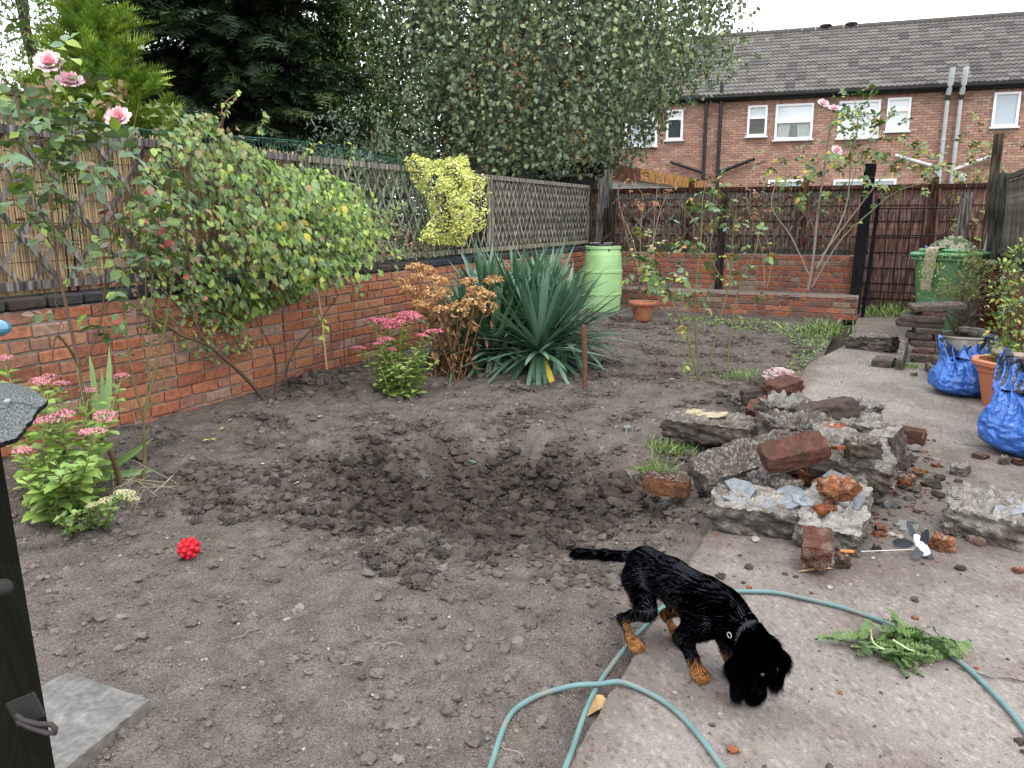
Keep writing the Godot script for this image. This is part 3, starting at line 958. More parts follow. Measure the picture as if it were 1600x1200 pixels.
func house() -> void:
	var h := thing("brick_house", "long red brick house with grey tiled roof, white windows and drainpipes at the back", "house", Vector3(-5.33, 0, -26.7), deg_to_rad(5.217))
	var x0 := -3.5
	var x1 := 12.5
	var wins := [[0.87, 1.46, 3.89, 4.81, 0.6, "blind"], [1.7, 2.8, 3.76, 4.81, 0.5, "curtain"], [3.51, 4.66, 3.75, 4.82, 0.68, "net"], [4.84, 5.47, 3.91, 4.85, 0.62, "net"], [7.59, 8.25, 3.93, 4.87, 0.0, "plain"], [-3.0, -1.94, 3.69, 4.73, 0.78, "plain"], [-1.65, -1.12, 3.86, 4.79, 0.7, "plain"], [1.6, 2.75, 1.5, 2.56, 0.0, "plain"], [3.52, 5.27, 1.5, 2.54, 0.0, "plain"], [9.3, 10.4, 3.78, 4.84, 0.6, "plain"]]
	var wall := MB.new()
	wall.col = Color(0.72, 0.66, 0.6)
	wall.box(Transform3D(Basis.IDENTITY, Vector3((x0 + x1) * 0.5, 2.55, -3.9)), Vector3(x1 - x0, 5.1, 7.6))
	part(h, "wall", wall.build(M.mortar))
	var xs := []
	var cs := PackedColorArray()
	var bp := [Color(0.594, 0.341, 0.260), Color(0.638, 0.380, 0.286), Color(0.549, 0.308, 0.233), Color(0.672, 0.429, 0.329), Color(0.493, 0.281, 0.217), Color(0.616, 0.347, 0.260)]
	var y := 0.6
	var row := 0
	while y < 5.02:
		var x := x0 + (0.1125 if row % 2 else 0.0)
		while x < x1 - 0.2:
			var xa := x
			var xb := x + 0.213
			for w in wins:
				if y + 0.07 > w[2] - 0.05 and y < w[3] + (0.2 if w[3] < 4.5 else 0.22) and xb > w[0] - 0.06 and xa < w[1] + 0.06:
					var gap: float = 0.06 if y > w[3] - 0.03 else 0.006
					if xa < w[0] - gap: xb = minf(xb, w[0] - gap)
					elif xb > w[1] + gap: xa = maxf(xa, w[1] + gap)
					else: xb = xa
			if xb - xa > 0.03:
				xs.append(Transform3D(Basis.from_scale(Vector3((xb - xa) / 0.213, 1, 1)), Vector3((xa + xb) * 0.5, y + 0.035, -0.1 + rr(0, 0.003))))
				cs.append(vary(pick(bp), 0.1))
			x += 0.225
		y += 0.075
		row += 1
	for w in wins:
		var x: float = w[0] - 0.06
		while x < w[1] + 0.06:
			xs.append(Transform3D(eul(0, 0, 90), Vector3(x + 0.035, w[3] + 0.112, -0.1)))
			cs.append(vary(pick(bp), 0.1))
			x += 0.075
	var bm := MB.new()
	bm.box(Transform3D.IDENTITY, Vector3(0.213, 0.065, 0.05))
	scatter(h, "bricks", bm.build(M.tile), xs, cs)
	# windows
	for w in wins: window(h, w)
	# roof of interlocking tiles
	var pitch := deg_to_rad(31.5)
	var run := 4.35
	var slab := MB.new()
	slab.col = Color(0.05, 0.048, 0.046)
	for sgn in [1.0, -1.0]:
		var rt := Transform3D(eul(31.5 * sgn, 0, 0), Vector3((x0 + x1) * 0.5, 5.08 + sin(pitch) * 2.43, -3.95 + sgn * cos(pitch) * 2.43))
		slab.box(rt, Vector3(x1 - x0 + 0.3, 0.06, 5.0))
	var roof := part(h, "roof", slab.build(M.tile))
	var tm := MB.new()
	for i in 12:
		var a := i / 12.0
		var b := (i + 1) / 12.0
		var ya := 0.028 * (0.5 + 0.5 * cos(a * TAU * 2.0))
		var yb := 0.028 * (0.5 + 0.5 * cos(b * TAU * 2.0))
		var xa := (a - 0.5) * 0.3
		var xb := (b - 0.5) * 0.3
		tm.quad(Vector3(xa, ya + 0.02, 0.3), Vector3(xb, yb + 0.02, 0.3), Vector3(xb, yb - 0.01, 0), Vector3(xa, ya - 0.01, 0))
		tm.quad(Vector3(xa, -0.01, 0.3), Vector3(xb, -0.01, 0.3), Vector3(xb, yb + 0.02, 0.3), Vector3(xa, ya + 0.02, 0.3))
	xs = []
	cs = PackedColorArray()
	var tb := eul(31.5, 0, 0)
	for j in 18:
		var x := x0 - 0.1
		while x < x1 + 0.1:
			var s := j * 0.268
			var o := Vector3(x, 5.1 + s * sin(pitch) + 0.035, 0.19 - s * cos(pitch))
			xs.append(Transform3D(tb, o + tb * Vector3(rr(-0.004, 0.004), rr(0, 0.006), -0.3)))
			var k := rr(0.7, 1.2)
			var c := Color(0.225, 0.208, 0.194) * k
			if rng.randf() < 0.06: c = Color(0.23, 0.215, 0.2)
			elif rng.randf() < 0.1: c = Color(0.14, 0.128, 0.12)
			cs.append(Color(c.r, c.g, c.b))
			x += 0.298
	scatter(roof, "tiles", tm.build(M.tile), xs, cs)
	var rd := MB.new()
	rd.col = Color(0.15, 0.14, 0.13)
	var rx := x0
	while rx < x1:
		rd.tube(PackedVector3Array([Vector3(rx, 7.66, -3.95), Vector3(rx + 0.43, 7.66, -3.95)]), 0.12, 0.125, 10)
		rx += 0.44
	part(roof, "ridge", rd.build(M.tile))
	for vx in [2.98, 3.78]:
		var rv2 := MB.new()
		rv2.col = Color(0.09, 0.085, 0.08)
		rv2.lathe(Transform3D(Basis.IDENTITY, Vector3(vx, 7.72, -3.95)), PackedVector2Array([Vector2(0.17, 0.0), Vector2(0.16, 0.05), Vector2(0.22, 0.055), Vector2(0.17, 0.105), Vector2(0.0, 0.12)]), 14)
		part(roof, "ridge_vent", rv2.build(M.tile))
	var black: Mesh = unit_boxes(M.plastic, Color(0.014, 0.014, 0.017), 0.05, 1)[0]
	var fas := MB.new()
	fas.col = Color(0.014, 0.014, 0.017)
	fas.box(Transform3D(Basis.IDENTITY, Vector3((x0 + x1) * 0.5, 5.03, 0.02)), Vector3(x1 - x0, 0.13, 0.03))
	part(h, "fascia", fas.build(M.plastic))
	var gut := MB.new()
	gut.col = Color(0.016, 0.016, 0.019)
	gut.tube(PackedVector3Array([Vector3(x0 - 0.05, 5.04, 0.1), Vector3(4, 5.03, 0.1), Vector3(x1, 5.04, 0.1)]), 0.06, 0.06, 10)
	part(h, "gutter", gut.build(M.plastic))
	var pipes := [["black", -3.19, 2.0, -3.19, 4.9, 0.03], ["black", -0.37, 0.1, -0.4, 5.0, 0.055], ["black", 0.06, 0.1, 0.05, 5.55, 0.055], ["black", -1.46, 3.17, -0.38, 2.81, 0.05], ["black", 0.06, 2.8, 1.17, 3.21, 0.05],
		["grey", 6.39, 0.1, 6.4, 4.75, 0.06], ["grey", 6.72, 0.1, 6.74, 4.75, 0.06], ["white", 5.16, 3.21, 6.37, 2.82, 0.05], ["white", 6.74, 2.76, 7.86, 3.19, 0.05]]
	var pcs := {"black": Color(0.014, 0.014, 0.018), "grey": Color(0.42, 0.43, 0.44), "white": Color(0.6, 0.6, 0.58)}
	for p in pipes:
		var mb := MB.new()
		mb.col = pcs[p[0]]
		var a := Vector3(p[1], p[2], 0.06)
		var b := Vector3(p[3], p[4], 0.06)
		mb.tube(PackedVector3Array([a, (a + b) * 0.5, b]), p[5], p[5], 10)
		var kk := 0.25
		while kk < 1.0:
			var q := a.lerp(b, kk)
			mb.tube(PackedVector3Array([q, q + (b - a).normalized() * 0.07]), p[5] * 1.22, p[5] * 1.22, 10)
			kk += 0.25
		part(h, "drainpipe", mb.build(M.plastic))
	for gx in [6.4, 6.74]:
		var fl := MB.new()
		fl.col = Color(0.05, 0.05, 0.055)
		fl.tube(PackedVector3Array([Vector3(gx, 4.72, 0.06), Vector3(gx, 4.86, 0.1)]), 0.075, 0.07, 10)
		fl.col = Color(0.5, 0.52, 0.53)
		fl.tube(PackedVector3Array([Vector3(gx, 4.86, 0.1), Vector3(gx + 0.01, 5.2, 0.26), Vector3(gx + 0.02, 5.56, 0.3)]), 0.075, 0.075, 10)
		part(h, "flue", fl.build(M.plastic))
	var ve := MB.new()
	ve.col = Color(0.66, 0.66, 0.66)
	ve.lathe(Transform3D(eul(90, 0, 0), Vector3(7.01, 2.55, 0.0)), PackedVector2Array([Vector2(0.11, 0), Vector2(0.11, 0.03), Vector2(0.06, 0.03), Vector2(0.055, 0.16), Vector2(0.0, 0.16)]), 18)
	part(h, "boiler_vent", ve.build(M.white))
	# orange house end seen through the birch
	var o := thing("brick_house", "bright orange brick house end glimpsed through the birch leaves", "house", Vector3(-5.33, 0, -26.7) + Vector3(-3.9, 0, 1.2), deg_to_rad(5.217))
	var ow := MB.new()
	ow.col = Color(0.42, 0.3, 0.22)
	ow.box(Transform3D(Basis.IDENTITY, Vector3(-2.6, 2.9, -3.0)), Vector3(5.3, 5.8, 6.0))
	part(o, "wall", ow.build(M.mortar))
	xs = []
	cs = PackedColorArray()
	for j in 70:
		for i in 23:
			xs.append(Transform3D(Basis.IDENTITY, Vector3(-5.1 + i * 0.225 + (0.11 if j % 2 else 0.0), 0.5 + j * 0.075, 0.0)))
			cs.append(vary(pick([Color(0.6, 0.2, 0.08), Color(0.55, 0.17, 0.065), Color(0.64, 0.24, 0.1)]), 0.08))
	scatter(o, "bricks", bm.build(M.tile), xs, cs)
	var orf := MB.new()
	orf.col = Color(0.2, 0.09, 0.06)
	for sgn in [1.0, -1.0]:
		orf.box(Transform3D(eul(0, 0, -38.0 * sgn), Vector3(-2.6 + sgn * 1.6, 6.9, -3.0)), Vector3(4.2, 0.12, 6.4))
	part(o, "roof", orf.build(M.tile))
	var og := MB.new()
	og.col = Color(0.55, 0.18, 0.07)
	og.tri(Vector3(-5.2, 5.8, -0.02), Vector3(0.0, 5.8, -0.02), Vector3(-2.6, 7.95, -0.02))
	part(o, "gable", og.build(M.brick))
	# flat-roofed shed
	var s := thing("garden_shed", "flat-roofed shed with brown and new orange fascia boards beyond the back fence", "shed")
	var p0 := Vector3(-4.976, 2.400, -14.453)
	var p1 := Vector3(-4.891, 2.400, -16.645)
	var p2 := Vector3(-4.905, 2.400, -23.204)
	var pl := Vector3(p0.x - 2.1, 2.4, p0.z - 0.2)
	var fb := func(a: Vector3, b: Vector3, c: Color, called: String, hh: float, face: Vector3):
		bar(s, called, a + Vector3(0, -hh * 0.5, 0), b + Vector3(0, -hh * 0.5, 0), hh, 0.03, face, unit_boxes(M.wood, c, 0.05, 1)[0])
	fb.call(p0, p1, Color(0.2, 0.085, 0.05), "fascia", 0.27, Vector3.RIGHT)
	fb.call(p1, p2, Color(0.62, 0.31, 0.1), "new_fascia", 0.25, Vector3.RIGHT)
	fb.call(pl, p0, Color(0.075, 0.055, 0.045), "dark_fascia", 0.24, Vector3.BACK)
	var sw := MB.new()
	sw.col = Color(0.55, 0.54, 0.52)
	sw.box(Transform3D(Basis.IDENTITY, Vector3(p0.x - 1.15, 1.1, (p0.z + p2.z) * 0.5)), Vector3(2.2, 2.2, absf(p2.z - p0.z)))
	part(s, "wall", sw.build(M.mortar))
	var sf := MB.new()
	sf.col = Color(0.13, 0.115, 0.105)
	sf.box(Transform3D(Basis.IDENTITY, Vector3(p0.x - 1.15, 1.08, p0.z + 0.02)), Vector3(2.16, 2.14, 0.04))
	part(s, "front_boarding", sf.build(M.wood))
	var sr := MB.new()
	sr.col = Color(0.07, 0.068, 0.066)
	sr.box(Transform3D(Basis.IDENTITY, Vector3(p0.x - 1.06, 2.37, (p0.z + p2.z) * 0.5)), Vector3(2.05, 0.05, absf(p2.z - p0.z)))
	part(s, "roof", sr.build(M.felt))
	# small outbuilding behind the left fence
	var ob := thing("outbuilding", "little brick outbuilding with a mossy tiled roof half buried in brambles", "outbuilding", Vector3(-7.3, 0, -4.4))
	var obw := MB.new()
	obw.col = Color(0.35, 0.13, 0.08)
	obw.box(Transform3D(Basis.IDENTITY, Vector3(0, 1.05, 0)), Vector3(1.4, 2.1, 2.6))
	part(ob, "wall", obw.build(M.brick))
	var obr := MB.new()
	obr.col = Color(0.15, 0.11, 0.09)
	for sgn in [1.0, -1.0]: obr.box(Transform3D(eul(0, 0, -28.0 * sgn), Vector3(sgn * 0.38, 2.26, 0)), Vector3(1.0, 0.06, 2.8))
	part(ob, "roof", obr.build(M.tile))


func window(h: Node3D, w: Array) -> void:
	var a := Vector2(w[0], w[2])
	var b := Vector2(w[1], w[3])
	var f := MB.new()
	f.col = Color(0.8, 0.8, 0.8)
	var cx := (a.x + b.x) * 0.5
	var cy := (a.y + b.y) * 0.5
	var fw := 0.065
	f.box(Transform3D(Basis.IDENTITY, Vector3(cx, b.y - fw * 0.5, -0.05)), Vector3(b.x - a.x, fw, 0.07))
	f.box(Transform3D(Basis.IDENTITY, Vector3(cx, a.y + fw * 0.5, -0.05)), Vector3(b.x - a.x, fw, 0.07))
	for x in [a.x + fw * 0.5, b.x - fw * 0.5]:
		f.box(Transform3D(Basis.IDENTITY, Vector3(x, cy, -0.05)), Vector3(fw, b.y - a.y - fw * 2.0, 0.07))
	if w[4] > 0.0:
		f.box(Transform3D(Basis.IDENTITY, Vector3(cx, lerpf(a.y, b.y, w[4]), -0.05)), Vector3(b.x - a.x - fw * 2.0, fw, 0.07))
	var o := part(h, "window", f.build(M.white))
	var s := MB.new()
	s.col = Color(0.6, 0.58, 0.55)
	s.box(Transform3D(Basis.IDENTITY, Vector3(cx, a.y - 0.025, 0.0)), Vector3(b.x - a.x + 0.1, 0.05, 0.1))
	part(o, "sill", s.build(M.white))
	var p := MB.new()
	var wy := lerpf(a.y, b.y, w[4])
	var kind: String = w[5]
	var rects := [[a.y, b.y, Color(0.3, 0.36, 0.4)]]
	if w[4] > 0.0: rects = [[a.y, wy, Color(0.2, 0.24, 0.26) if kind != "plain" else Color(0.42, 0.46, 0.5)], [wy, b.y, Color(0.6, 0.65, 0.68)]]
	if kind == "net": rects[0][2] = Color(0.5, 0.53, 0.53)
	if kind == "blind": rects[0][2] = Color(0.1, 0.1, 0.1)
	if kind == "curtain": rects[0][2] = Color(0.04, 0.045, 0.05)
	if w[0] < -1.2 and w[0] > -1.7: rects[0][2] = Color(0.04, 0.05, 0.055)
	for r in rects:
		p = MB.new()
		p.col = r[2]
		p.quad(Vector3(a.x + fw, r[0], -0.065), Vector3(b.x - fw, r[0], -0.065), Vector3(b.x - fw, r[1], -0.065), Vector3(a.x + fw, r[1], -0.065))
		part(o, "pane", p.build(M.glass))
	if kind == "blind":
		var bl := MB.new()
		bl.col = Color(0.2, 0.2, 0.19)
		for i in 13: bl.box(Transform3D(eul(25, 0, 0), Vector3(cx, a.y + fw + 0.02 + i * (wy - a.y - fw) / 13.5, -0.058)), Vector3(b.x - a.x - fw * 2.0, 0.024, 0.003))
		part(o, "blind_slats", bl.build(M.white)).set_meta("kind", "stuff")
	if kind == "curtain":
		for sg in 2:
			var cu := MB.new()
			cu.col = Color(0.5, 0.55, 0.53)
			var xa := a.x + fw if sg == 0 else cx + 0.13
			var xb := cx - 0.13 if sg == 0 else b.x - fw
			cu.grid(24, 1, func(u, v): return Vector3(lerpf(xa, xb, u) + (0.04 if (sg == 0) else -0.04) * v, lerpf(a.y + fw, wy, v), -0.058 + 0.006 * sin(u * 40.0)))
			part(o, "curtain", cu.build(M.cloth))


func small_leaf(l: float, w: float, m: Material, bend := 0.15) -> ArrayMesh:
	var b := MB.new()
	b.leaf(Transform3D.IDENTITY, l, w, bend, 0.25, 2)
	return b.build(m)


func limb(tree: Node3D, called: String, pts: PackedVector3Array, r0: float, r1: float, c: Color, sides := 8) -> void:
	var b := MB.new()
	b.col = c
	b.tube(pts, r0, r1, sides)
	part(tree, called, b.build(M.bark))


func frond(called_mat: Material, n: int, l: float, w: float, up: float) -> ArrayMesh:
	var b := MB.new()
	for i in n:
		var s := float(i) / n
		for sg in [-1.0, 1.0]:
			var o := Vector3(0, l * s, -0.12 * l * s * s)
			var len := w * (0.35 + 0.65 * sin(PI * minf(1.0, 0.25 + s * 0.85))) * rr(0.8, 1.2)
			var d := Vector3(sg * 0.75, 0.65, rr(-0.35, 0.5) + up).normalized()
			var sd := d.cross(Vector3(0, 0, 1)).normalized() * len * 0.13
			b.tri(o - sd, o + sd, o + d * len)
	b.tri(Vector3(-0.01, 0, 0), Vector3(0.01, 0, 0), Vector3(0, l * 1.05, -0.1 * l))
	return b.build(called_mat)


func conifer(t: Node3D, hgt: float, base_r: float, y0: float, fr: ArrayMesh, fl: float, droop: float, cols: Array, dy: float, per: int, xyz := Vector3.ZERO) -> void:
	limb(t, "trunk", PackedVector3Array([Vector3.ZERO, Vector3(0.03, hgt * 0.5, 0), Vector3(0, hgt * 0.97, 0)]), base_r * 0.09 + 0.03, 0.02, Color(0.07, 0.05, 0.04))
	var xs := []
	var cs := PackedColorArray()
	var y := y0
	while y < hgt:
		var r := base_r * pow(1.0 - (y - y0) / (hgt - y0 + 0.05), 0.8)
		for k in per:
			var a := rr(0, TAU)
			var d := Vector3(cos(a), droop + rr(-0.15, 0.1), sin(a)).normalized()
			var rl := r * rr(0.65, 1.12)
			var s := rl * 0.12
			while s < rl:
				var o := Vector3(0, y, 0) + d * s + Vector3(0, 0.12 * s * s / maxf(rl, 0.1), 0)
				for q in 2:
					var sd := d.cross(Vector3.UP) * rr(-0.9, 0.9)
					xs.append(Transform3D(aim(d + sd + Vector3(0, rr(-0.25, 0.3) + droop * 0.3, 0), Vector3(rr(-0.4, 0.4), 1, rr(-0.4, 0.4))).scaled(Vector3.ONE * rr(0.7, 1.25)), o))
					cs.append(vary(pick(cols), 0.25))
				s += fl * 0.42
		y += dy
	scatter(t, "foliage", fr, xs, cs)


# leaves on many hanging strands that fill a crown
func hanging_crown(t: Node3D, ctr: Vector3, rad: Vector3, strands: int, per: int, lm: Mesh, cols: Array, size: float, droop: float, low := -9.0, lift := 0.0) -> void:
	var xs := []
	var cs := PackedColorArray()
	for i in strands:
		var p := Vector3.ZERO
		for tries in 40:
			p = rv(1.0)
			if p.length() > 1.0 or p.length() < 0.3: continue
			if noise.get_noise_3d(p.x * 3.2, p.y * 3.2, p.z * 3.2) < 0.0 and rng.randf() < 0.85: continue
			break
		var o := ctr + p * rad
		var d := Vector3(p.x, 0.2, p.z).normalized() * rr(0.1, 0.5) + Vector3(rr(-0.3, 0.3), -droop, rr(-0.3, 0.3))
		var tone := rr(0.7, 1.25)
		var base: Color = pick(cols)
		for k in per:
			var q := o + d * (k * 0.035 * size / 0.05) + rv(0.045 * size / 0.05)
			d = (d + Vector3(0, -0.06, 0))
			var up := Vector3(rr(-1, 1), rr(-1.6, 0.3), rr(-1, 1))
			if q.y < low + lift * sm(1.5, 3.7, q.x) + 0.25 * noise.get_noise_2d(q.x * 2.0, q.z * 2.0): continue
			xs.append(Transform3D(aim(up, Vector3(rr(-1, 1), rr(0.0, 1.2), rr(-1, 1))).scaled(Vector3.ONE * size * rr(0.7, 1.25)), q))
			cs.append(vary(base, 0.18) * tone)
	scatter(t, "crown", lm, xs, cs)


func trees() -> void:
	var leaf1 := small_leaf(1.0, 0.82, M.leaf)
	var birch := thing("birch_tree", "large birch tree with drooping leafy branches towering over the back fence", "tree", Vector3(-6.55, 0, -13.9))
	var bark := Color(0.34, 0.32, 0.29)
	limb(birch, "trunk", PackedVector3Array([Vector3(0, 0, 0), Vector3(0.1, 1.2, 0.05), Vector3(0.4, 2.6, 0.1), Vector3(0.9, 4.2, 0.2), Vector3(1.1, 6.2, 0.1), Vector3(1.0, 9.2, 0)]), 0.24, 0.06, bark, 12)
	for q in [[Vector3(0.3, 2.0, 0.1), Vector3(1.6, 3.4, 0.9), Vector3(3.0, 4.2, 1.4)], [Vector3(0.5, 2.9, 0.1), Vector3(-0.8, 4.4, 0.8), Vector3(-2.6, 5.6, 1.2)], [Vector3(0.8, 3.6, 0.1), Vector3(2.3, 5.0, 0.2), Vector3(3.6, 5.9, 0.4)], [Vector3(0.4, 2.4, 0.1), Vector3(-1.4, 3.2, 1.0), Vector3(-3.0, 4.0, 1.5)], [Vector3(1.0, 4.6, 0.2), Vector3(0.2, 6.2, 1.5), Vector3(-0.6, 7.4, 2.0)], [Vector3(0.9, 3.9, 0.2), Vector3(1.5, 4.9, -1.0), Vector3(1.9, 6.0, -1.8)]]:
		limb(birch, "branch", PackedVector3Array(q), 0.085, 0.02, bark, 8)
	for k in 26:
		var o := Vector3(0.7 + rr(-0.2, 0.3), rr(2.6, 5.5), 0.1)
		var e := Vector3(rr(-3.4, 3.6), o.y + rr(-0.2, 1.2), rr(-0.5, 2.4))
		limb(birch, "twig", PackedVector3Array([o, o.lerp(e, 0.45) + Vector3(0, 0.5, 0), e, e + Vector3((e.x - o.x) * 0.12, -rr(0.4, 1.1), 0.1)]), 0.028, 0.006, bark, 5)
	var bc := [Color(0.15, 0.19, 0.105), Color(0.17, 0.215, 0.12), Color(0.13, 0.165, 0.105), Color(0.19, 0.235, 0.12), Color(0.175, 0.21, 0.15), Color(0.23, 0.265, 0.125)]
	hanging_crown(birch, Vector3(0.35, 5.5, 0.4), Vector3(3.65, 3.8, 2.7), 5200, 17, leaf1, bc, 0.085, 0.75, 2.15, 1.5)
	var sp := thing("spruce_tree", "tall dark spruce tree with layered needles behind the left fence", "tree", Vector3(-9.3, 0, -9.7))
	var fr := frond(M.needle, 15, 0.42, 0.17, 0.0)
	conifer(sp, 9.5, 2.6, 0.5, fr, 0.42, -0.25, [Color(0.05, 0.085, 0.042), Color(0.065, 0.1, 0.048), Color(0.042, 0.07, 0.042), Color(0.085, 0.12, 0.05)], 0.17, 18)
	var gc := thing("golden_conifer", "bright yellow-green conifer rising above the left fence near the roses", "tree", Vector3(-6.6, 0, -5.3))
	var fg := frond(M.needle, 14, 0.26, 0.08, 0.25)
	conifer(gc, 3.34, 0.93, 1.2, fg, 0.2, 0.45, [Color(0.22, 0.32, 0.045), Color(0.27, 0.37, 0.06), Color(0.16, 0.26, 0.045), Color(0.11, 0.2, 0.04), Color(0.32, 0.41, 0.08)], 0.085, 13)
	var ft := thing("feathery_tree", "light green feathery tree against the sky at the far left", "tree", Vector3(-12.0, 0, -8.9))
	limb(ft, "trunk", PackedVector3Array([Vector3.ZERO, Vector3(0.1, 1.8, 0), Vector3(-0.2, 4.2, 0.3), Vector3(-0.2, 5.6, 0.2)]), 0.16, 0.04, Color(0.16, 0.13, 0.1))
	for q in [[Vector3(0.1, 1.9, 0), Vector3(0.9, 3.0, 0.3), Vector3(1.5, 4.0, 0.4)], [Vector3(0, 2.6, 0.1), Vector3(-0.8, 3.6, 0.8), Vector3(-1.4, 4.5, 1.4)], [Vector3(-0.1, 3.0, 0.2), Vector3(0.6, 4.2, 0.9), Vector3(0.8, 5.2, 1.2)]]:
		limb(ft, "branch", PackedVector3Array(q), 0.06, 0.015, Color(0.16, 0.13, 0.1))
	hanging_crown(ft, Vector3(0.0, 3.9, 0.4), Vector3(2.3, 2.1, 1.7), 900, 16, small_leaf(1.0, 0.42, M.leaf), [Color(0.12, 0.19, 0.05), Color(0.15, 0.23, 0.07), Color(0.1, 0.16, 0.05)], 0.085, 0.15)
	var lt := thing("leafy_tree", "lighter green bushy tree between the dark spruce and the birch", "tree", Vector3(-9.0, 0, -11.6))
	limb(lt, "trunk", PackedVector3Array([Vector3.ZERO, Vector3(0.1, 2.0, 0), Vector3(0, 5.0, 0)]), 0.14, 0.04, Color(0.13, 0.1, 0.08))
	hanging_crown(lt, Vector3(0, 3.4, 0.2), Vector3(1.5, 3.2, 1.3), 2600, 15, small_leaf(1.0, 0.5, M.leaf), [Color(0.1, 0.17, 0.04), Color(0.07, 0.12, 0.03), Color(0.12, 0.2, 0.05)], 0.07, 0.2)
	# shrub behind the middle trellis, bramble mass behind the left one
	var sh := thing("evergreen_shrub", "grey-green upright shrub behind the trellis left of the golden shrub", "shrub", Vector3(-5.15, 0, -7.3))
	limb(sh, "stem", PackedVector3Array([Vector3.ZERO, Vector3(0.05, 1.2, 0), Vector3(0.1, 2.3, 0)]), 0.05, 0.012, Color(0.14, 0.11, 0.09))
	hanging_crown(sh, Vector3(0.1, 1.5, 0.0), Vector3(0.55, 1.05, 1.5), 420, 12, small_leaf(1.0, 0.3, M.leaf), [Color(0.1, 0.13, 0.085), Color(0.13, 0.16, 0.11), Color(0.07, 0.1, 0.06)], 0.05, -0.6)
	var br := thing("bramble", "tangle of pale green brambles and dry heads rising above the left fence", "shrub", Vector3(-5.5, 0, -4.3))
	for k in 7:
		limb(br, "cane", PackedVector3Array([Vector3(rr(-0.3, 0.3), 0, rr(-1.2, 1.2)), Vector3(rr(-0.3, 0.3), 1.4, rr(-1.4, 1.4)), Vector3(rr(-0.2, 0.5), 2.3, rr(-1.6, 1.6))]), 0.012, 0.005, Color(0.2, 0.11, 0.06), 5)
	hanging_crown(br, Vector3(0, 1.7, 0.1), Vector3(0.65, 0.75, 1.9), 330, 9, small_leaf(1.0, 0.7, M.leaf), [Color(0.16, 0.2, 0.06), Color(0.12, 0.17, 0.05), Color(0.2, 0.22, 0.08), Color(0.2, 0.12, 0.06)], 0.065, 0.1)
	var iv := thing("garden_hedge", "dark leafy growth filling the gap behind the middle trellis and birch", "hedge", Vector3(-6.6, 0, -9.6))
	limb(iv, "stem", PackedVector3Array([Vector3.ZERO, Vector3(0.1, 0.9, 0), Vector3(0, 1.8, 0)]), 0.06, 0.02, Color(0.13, 0.1, 0.08))
	hanging_crown(iv, Vector3(0, 1.1, -0.2), Vector3(1.3, 1.35, 3.0), 1000, 11, small_leaf(1.0, 0.7, M.leaf), [Color(0.05, 0.075, 0.035), Color(0.07, 0.1, 0.045), Color(0.04, 0.06, 0.03)], 0.07, 0.2)
	var lh := thing("laurel_hedge", "deep green laurel hedge beneath the birch beyond the left fence", "hedge", Vector3(-9.2, 0, -14.5), deg_to_rad(-25))
	limb(lh, "stem", PackedVector3Array([Vector3.ZERO, Vector3(0.1, 0.9, 0), Vector3(0, 2.0, 0)]), 0.07, 0.02, Color(0.13, 0.1, 0.08))
	hanging_crown(lh, Vector3(0, 1.4, 0), Vector3(1.3, 1.6, 4.6), 1900, 11, small_leaf(1.0, 0.6, M.leaf), [Color(0.06, 0.09, 0.04), Color(0.08, 0.115, 0.05), Color(0.05, 0.075, 0.04)], 0.1, 0.2)


func leaf_set(cols: Array, l: float, w: float, m: Material, bends := [0.15, 0.4], fold := 0.22, segs := 3, sharp := 1.0) -> Array:
	var r := []
	for c in cols:
		for b in bends:
			var mb := MB.new()
			mb.col = vary(c, 0.1)
			mb.leaf(Transform3D.IDENTITY, l, w, b, fold, segs, 0.0, sharp)
			r.append(mb.build(m))
	return r


# list holds transforms: the largest in view become leaves of their own, the rest one part
func put_leaves(t: Node3D, list: Array, set: Array, most: int, cols: Array, plain: Mesh, called := "leaf") -> void:
	var all := []
	for x in list: all.append([(t.transform * x.origin).distance_to(CAM) / x.basis.y.length(), x])
	all.sort_custom(func(a, b): return a[0] < b[0])
	var rest := []
	var rc := PackedColorArray()
	for i in all.size():
		if i < most: part(t, called, pick(set), all[i][1])
		else:
			rest.append(all[i][1])
			rc.append(vary(pick(cols), 0.15))
	if rest.size(): scatter(t, "foliage", plain, rest, rc)


func stem(t: Node3D, pts: PackedVector3Array, r0: float, r1: float, c: Color, m: Material, called := "stem", sides := 6) -> void:
	var cu := PackedVector3Array()
	# a smooth line through the points
	for i in pts.size() - 1:
		var a := pts[maxi(i - 1, 0)]
		var d := pts[mini(i + 2, pts.size() - 1)]
		for k in 4: cu.append(pts[i].cubic_interpolate(pts[i + 1], a, d, k / 4.0))
	cu.append(pts[pts.size() - 1])
	var b := MB.new()
	b.col = c
	b.tube(cu, r0, r1, sides)
	part(t, called, b.build(m))


func spray(list: Array, p: Vector3, d: Vector3, s: float, leaflets := 5) -> void:
	var up := Vector3(rr(-0.4, 0.4), 1, rr(-0.4, 0.4))
	var b := aim(d, up)
	for k in leaflets:
		var sg := 1.0 if k % 2 else -1.0
		var along := 0.0
		var ang := 0.0
		if k < leaflets - 1:
			along = s * (0.5 + 0.8 * (k / 2))
			ang = sg * 1.05
		else: along = s * (0.5 + 0.8 * (leaflets / 2 - 0.5))
		var lb := Basis(b.z, ang) * b
		list.append(Transform3D(lb * Basis.from_scale(Vector3.ONE * s * rr(0.8, 1.2)) * eul(rr(-25, 15), rr(-25, 25), 0), p + b.y * along))


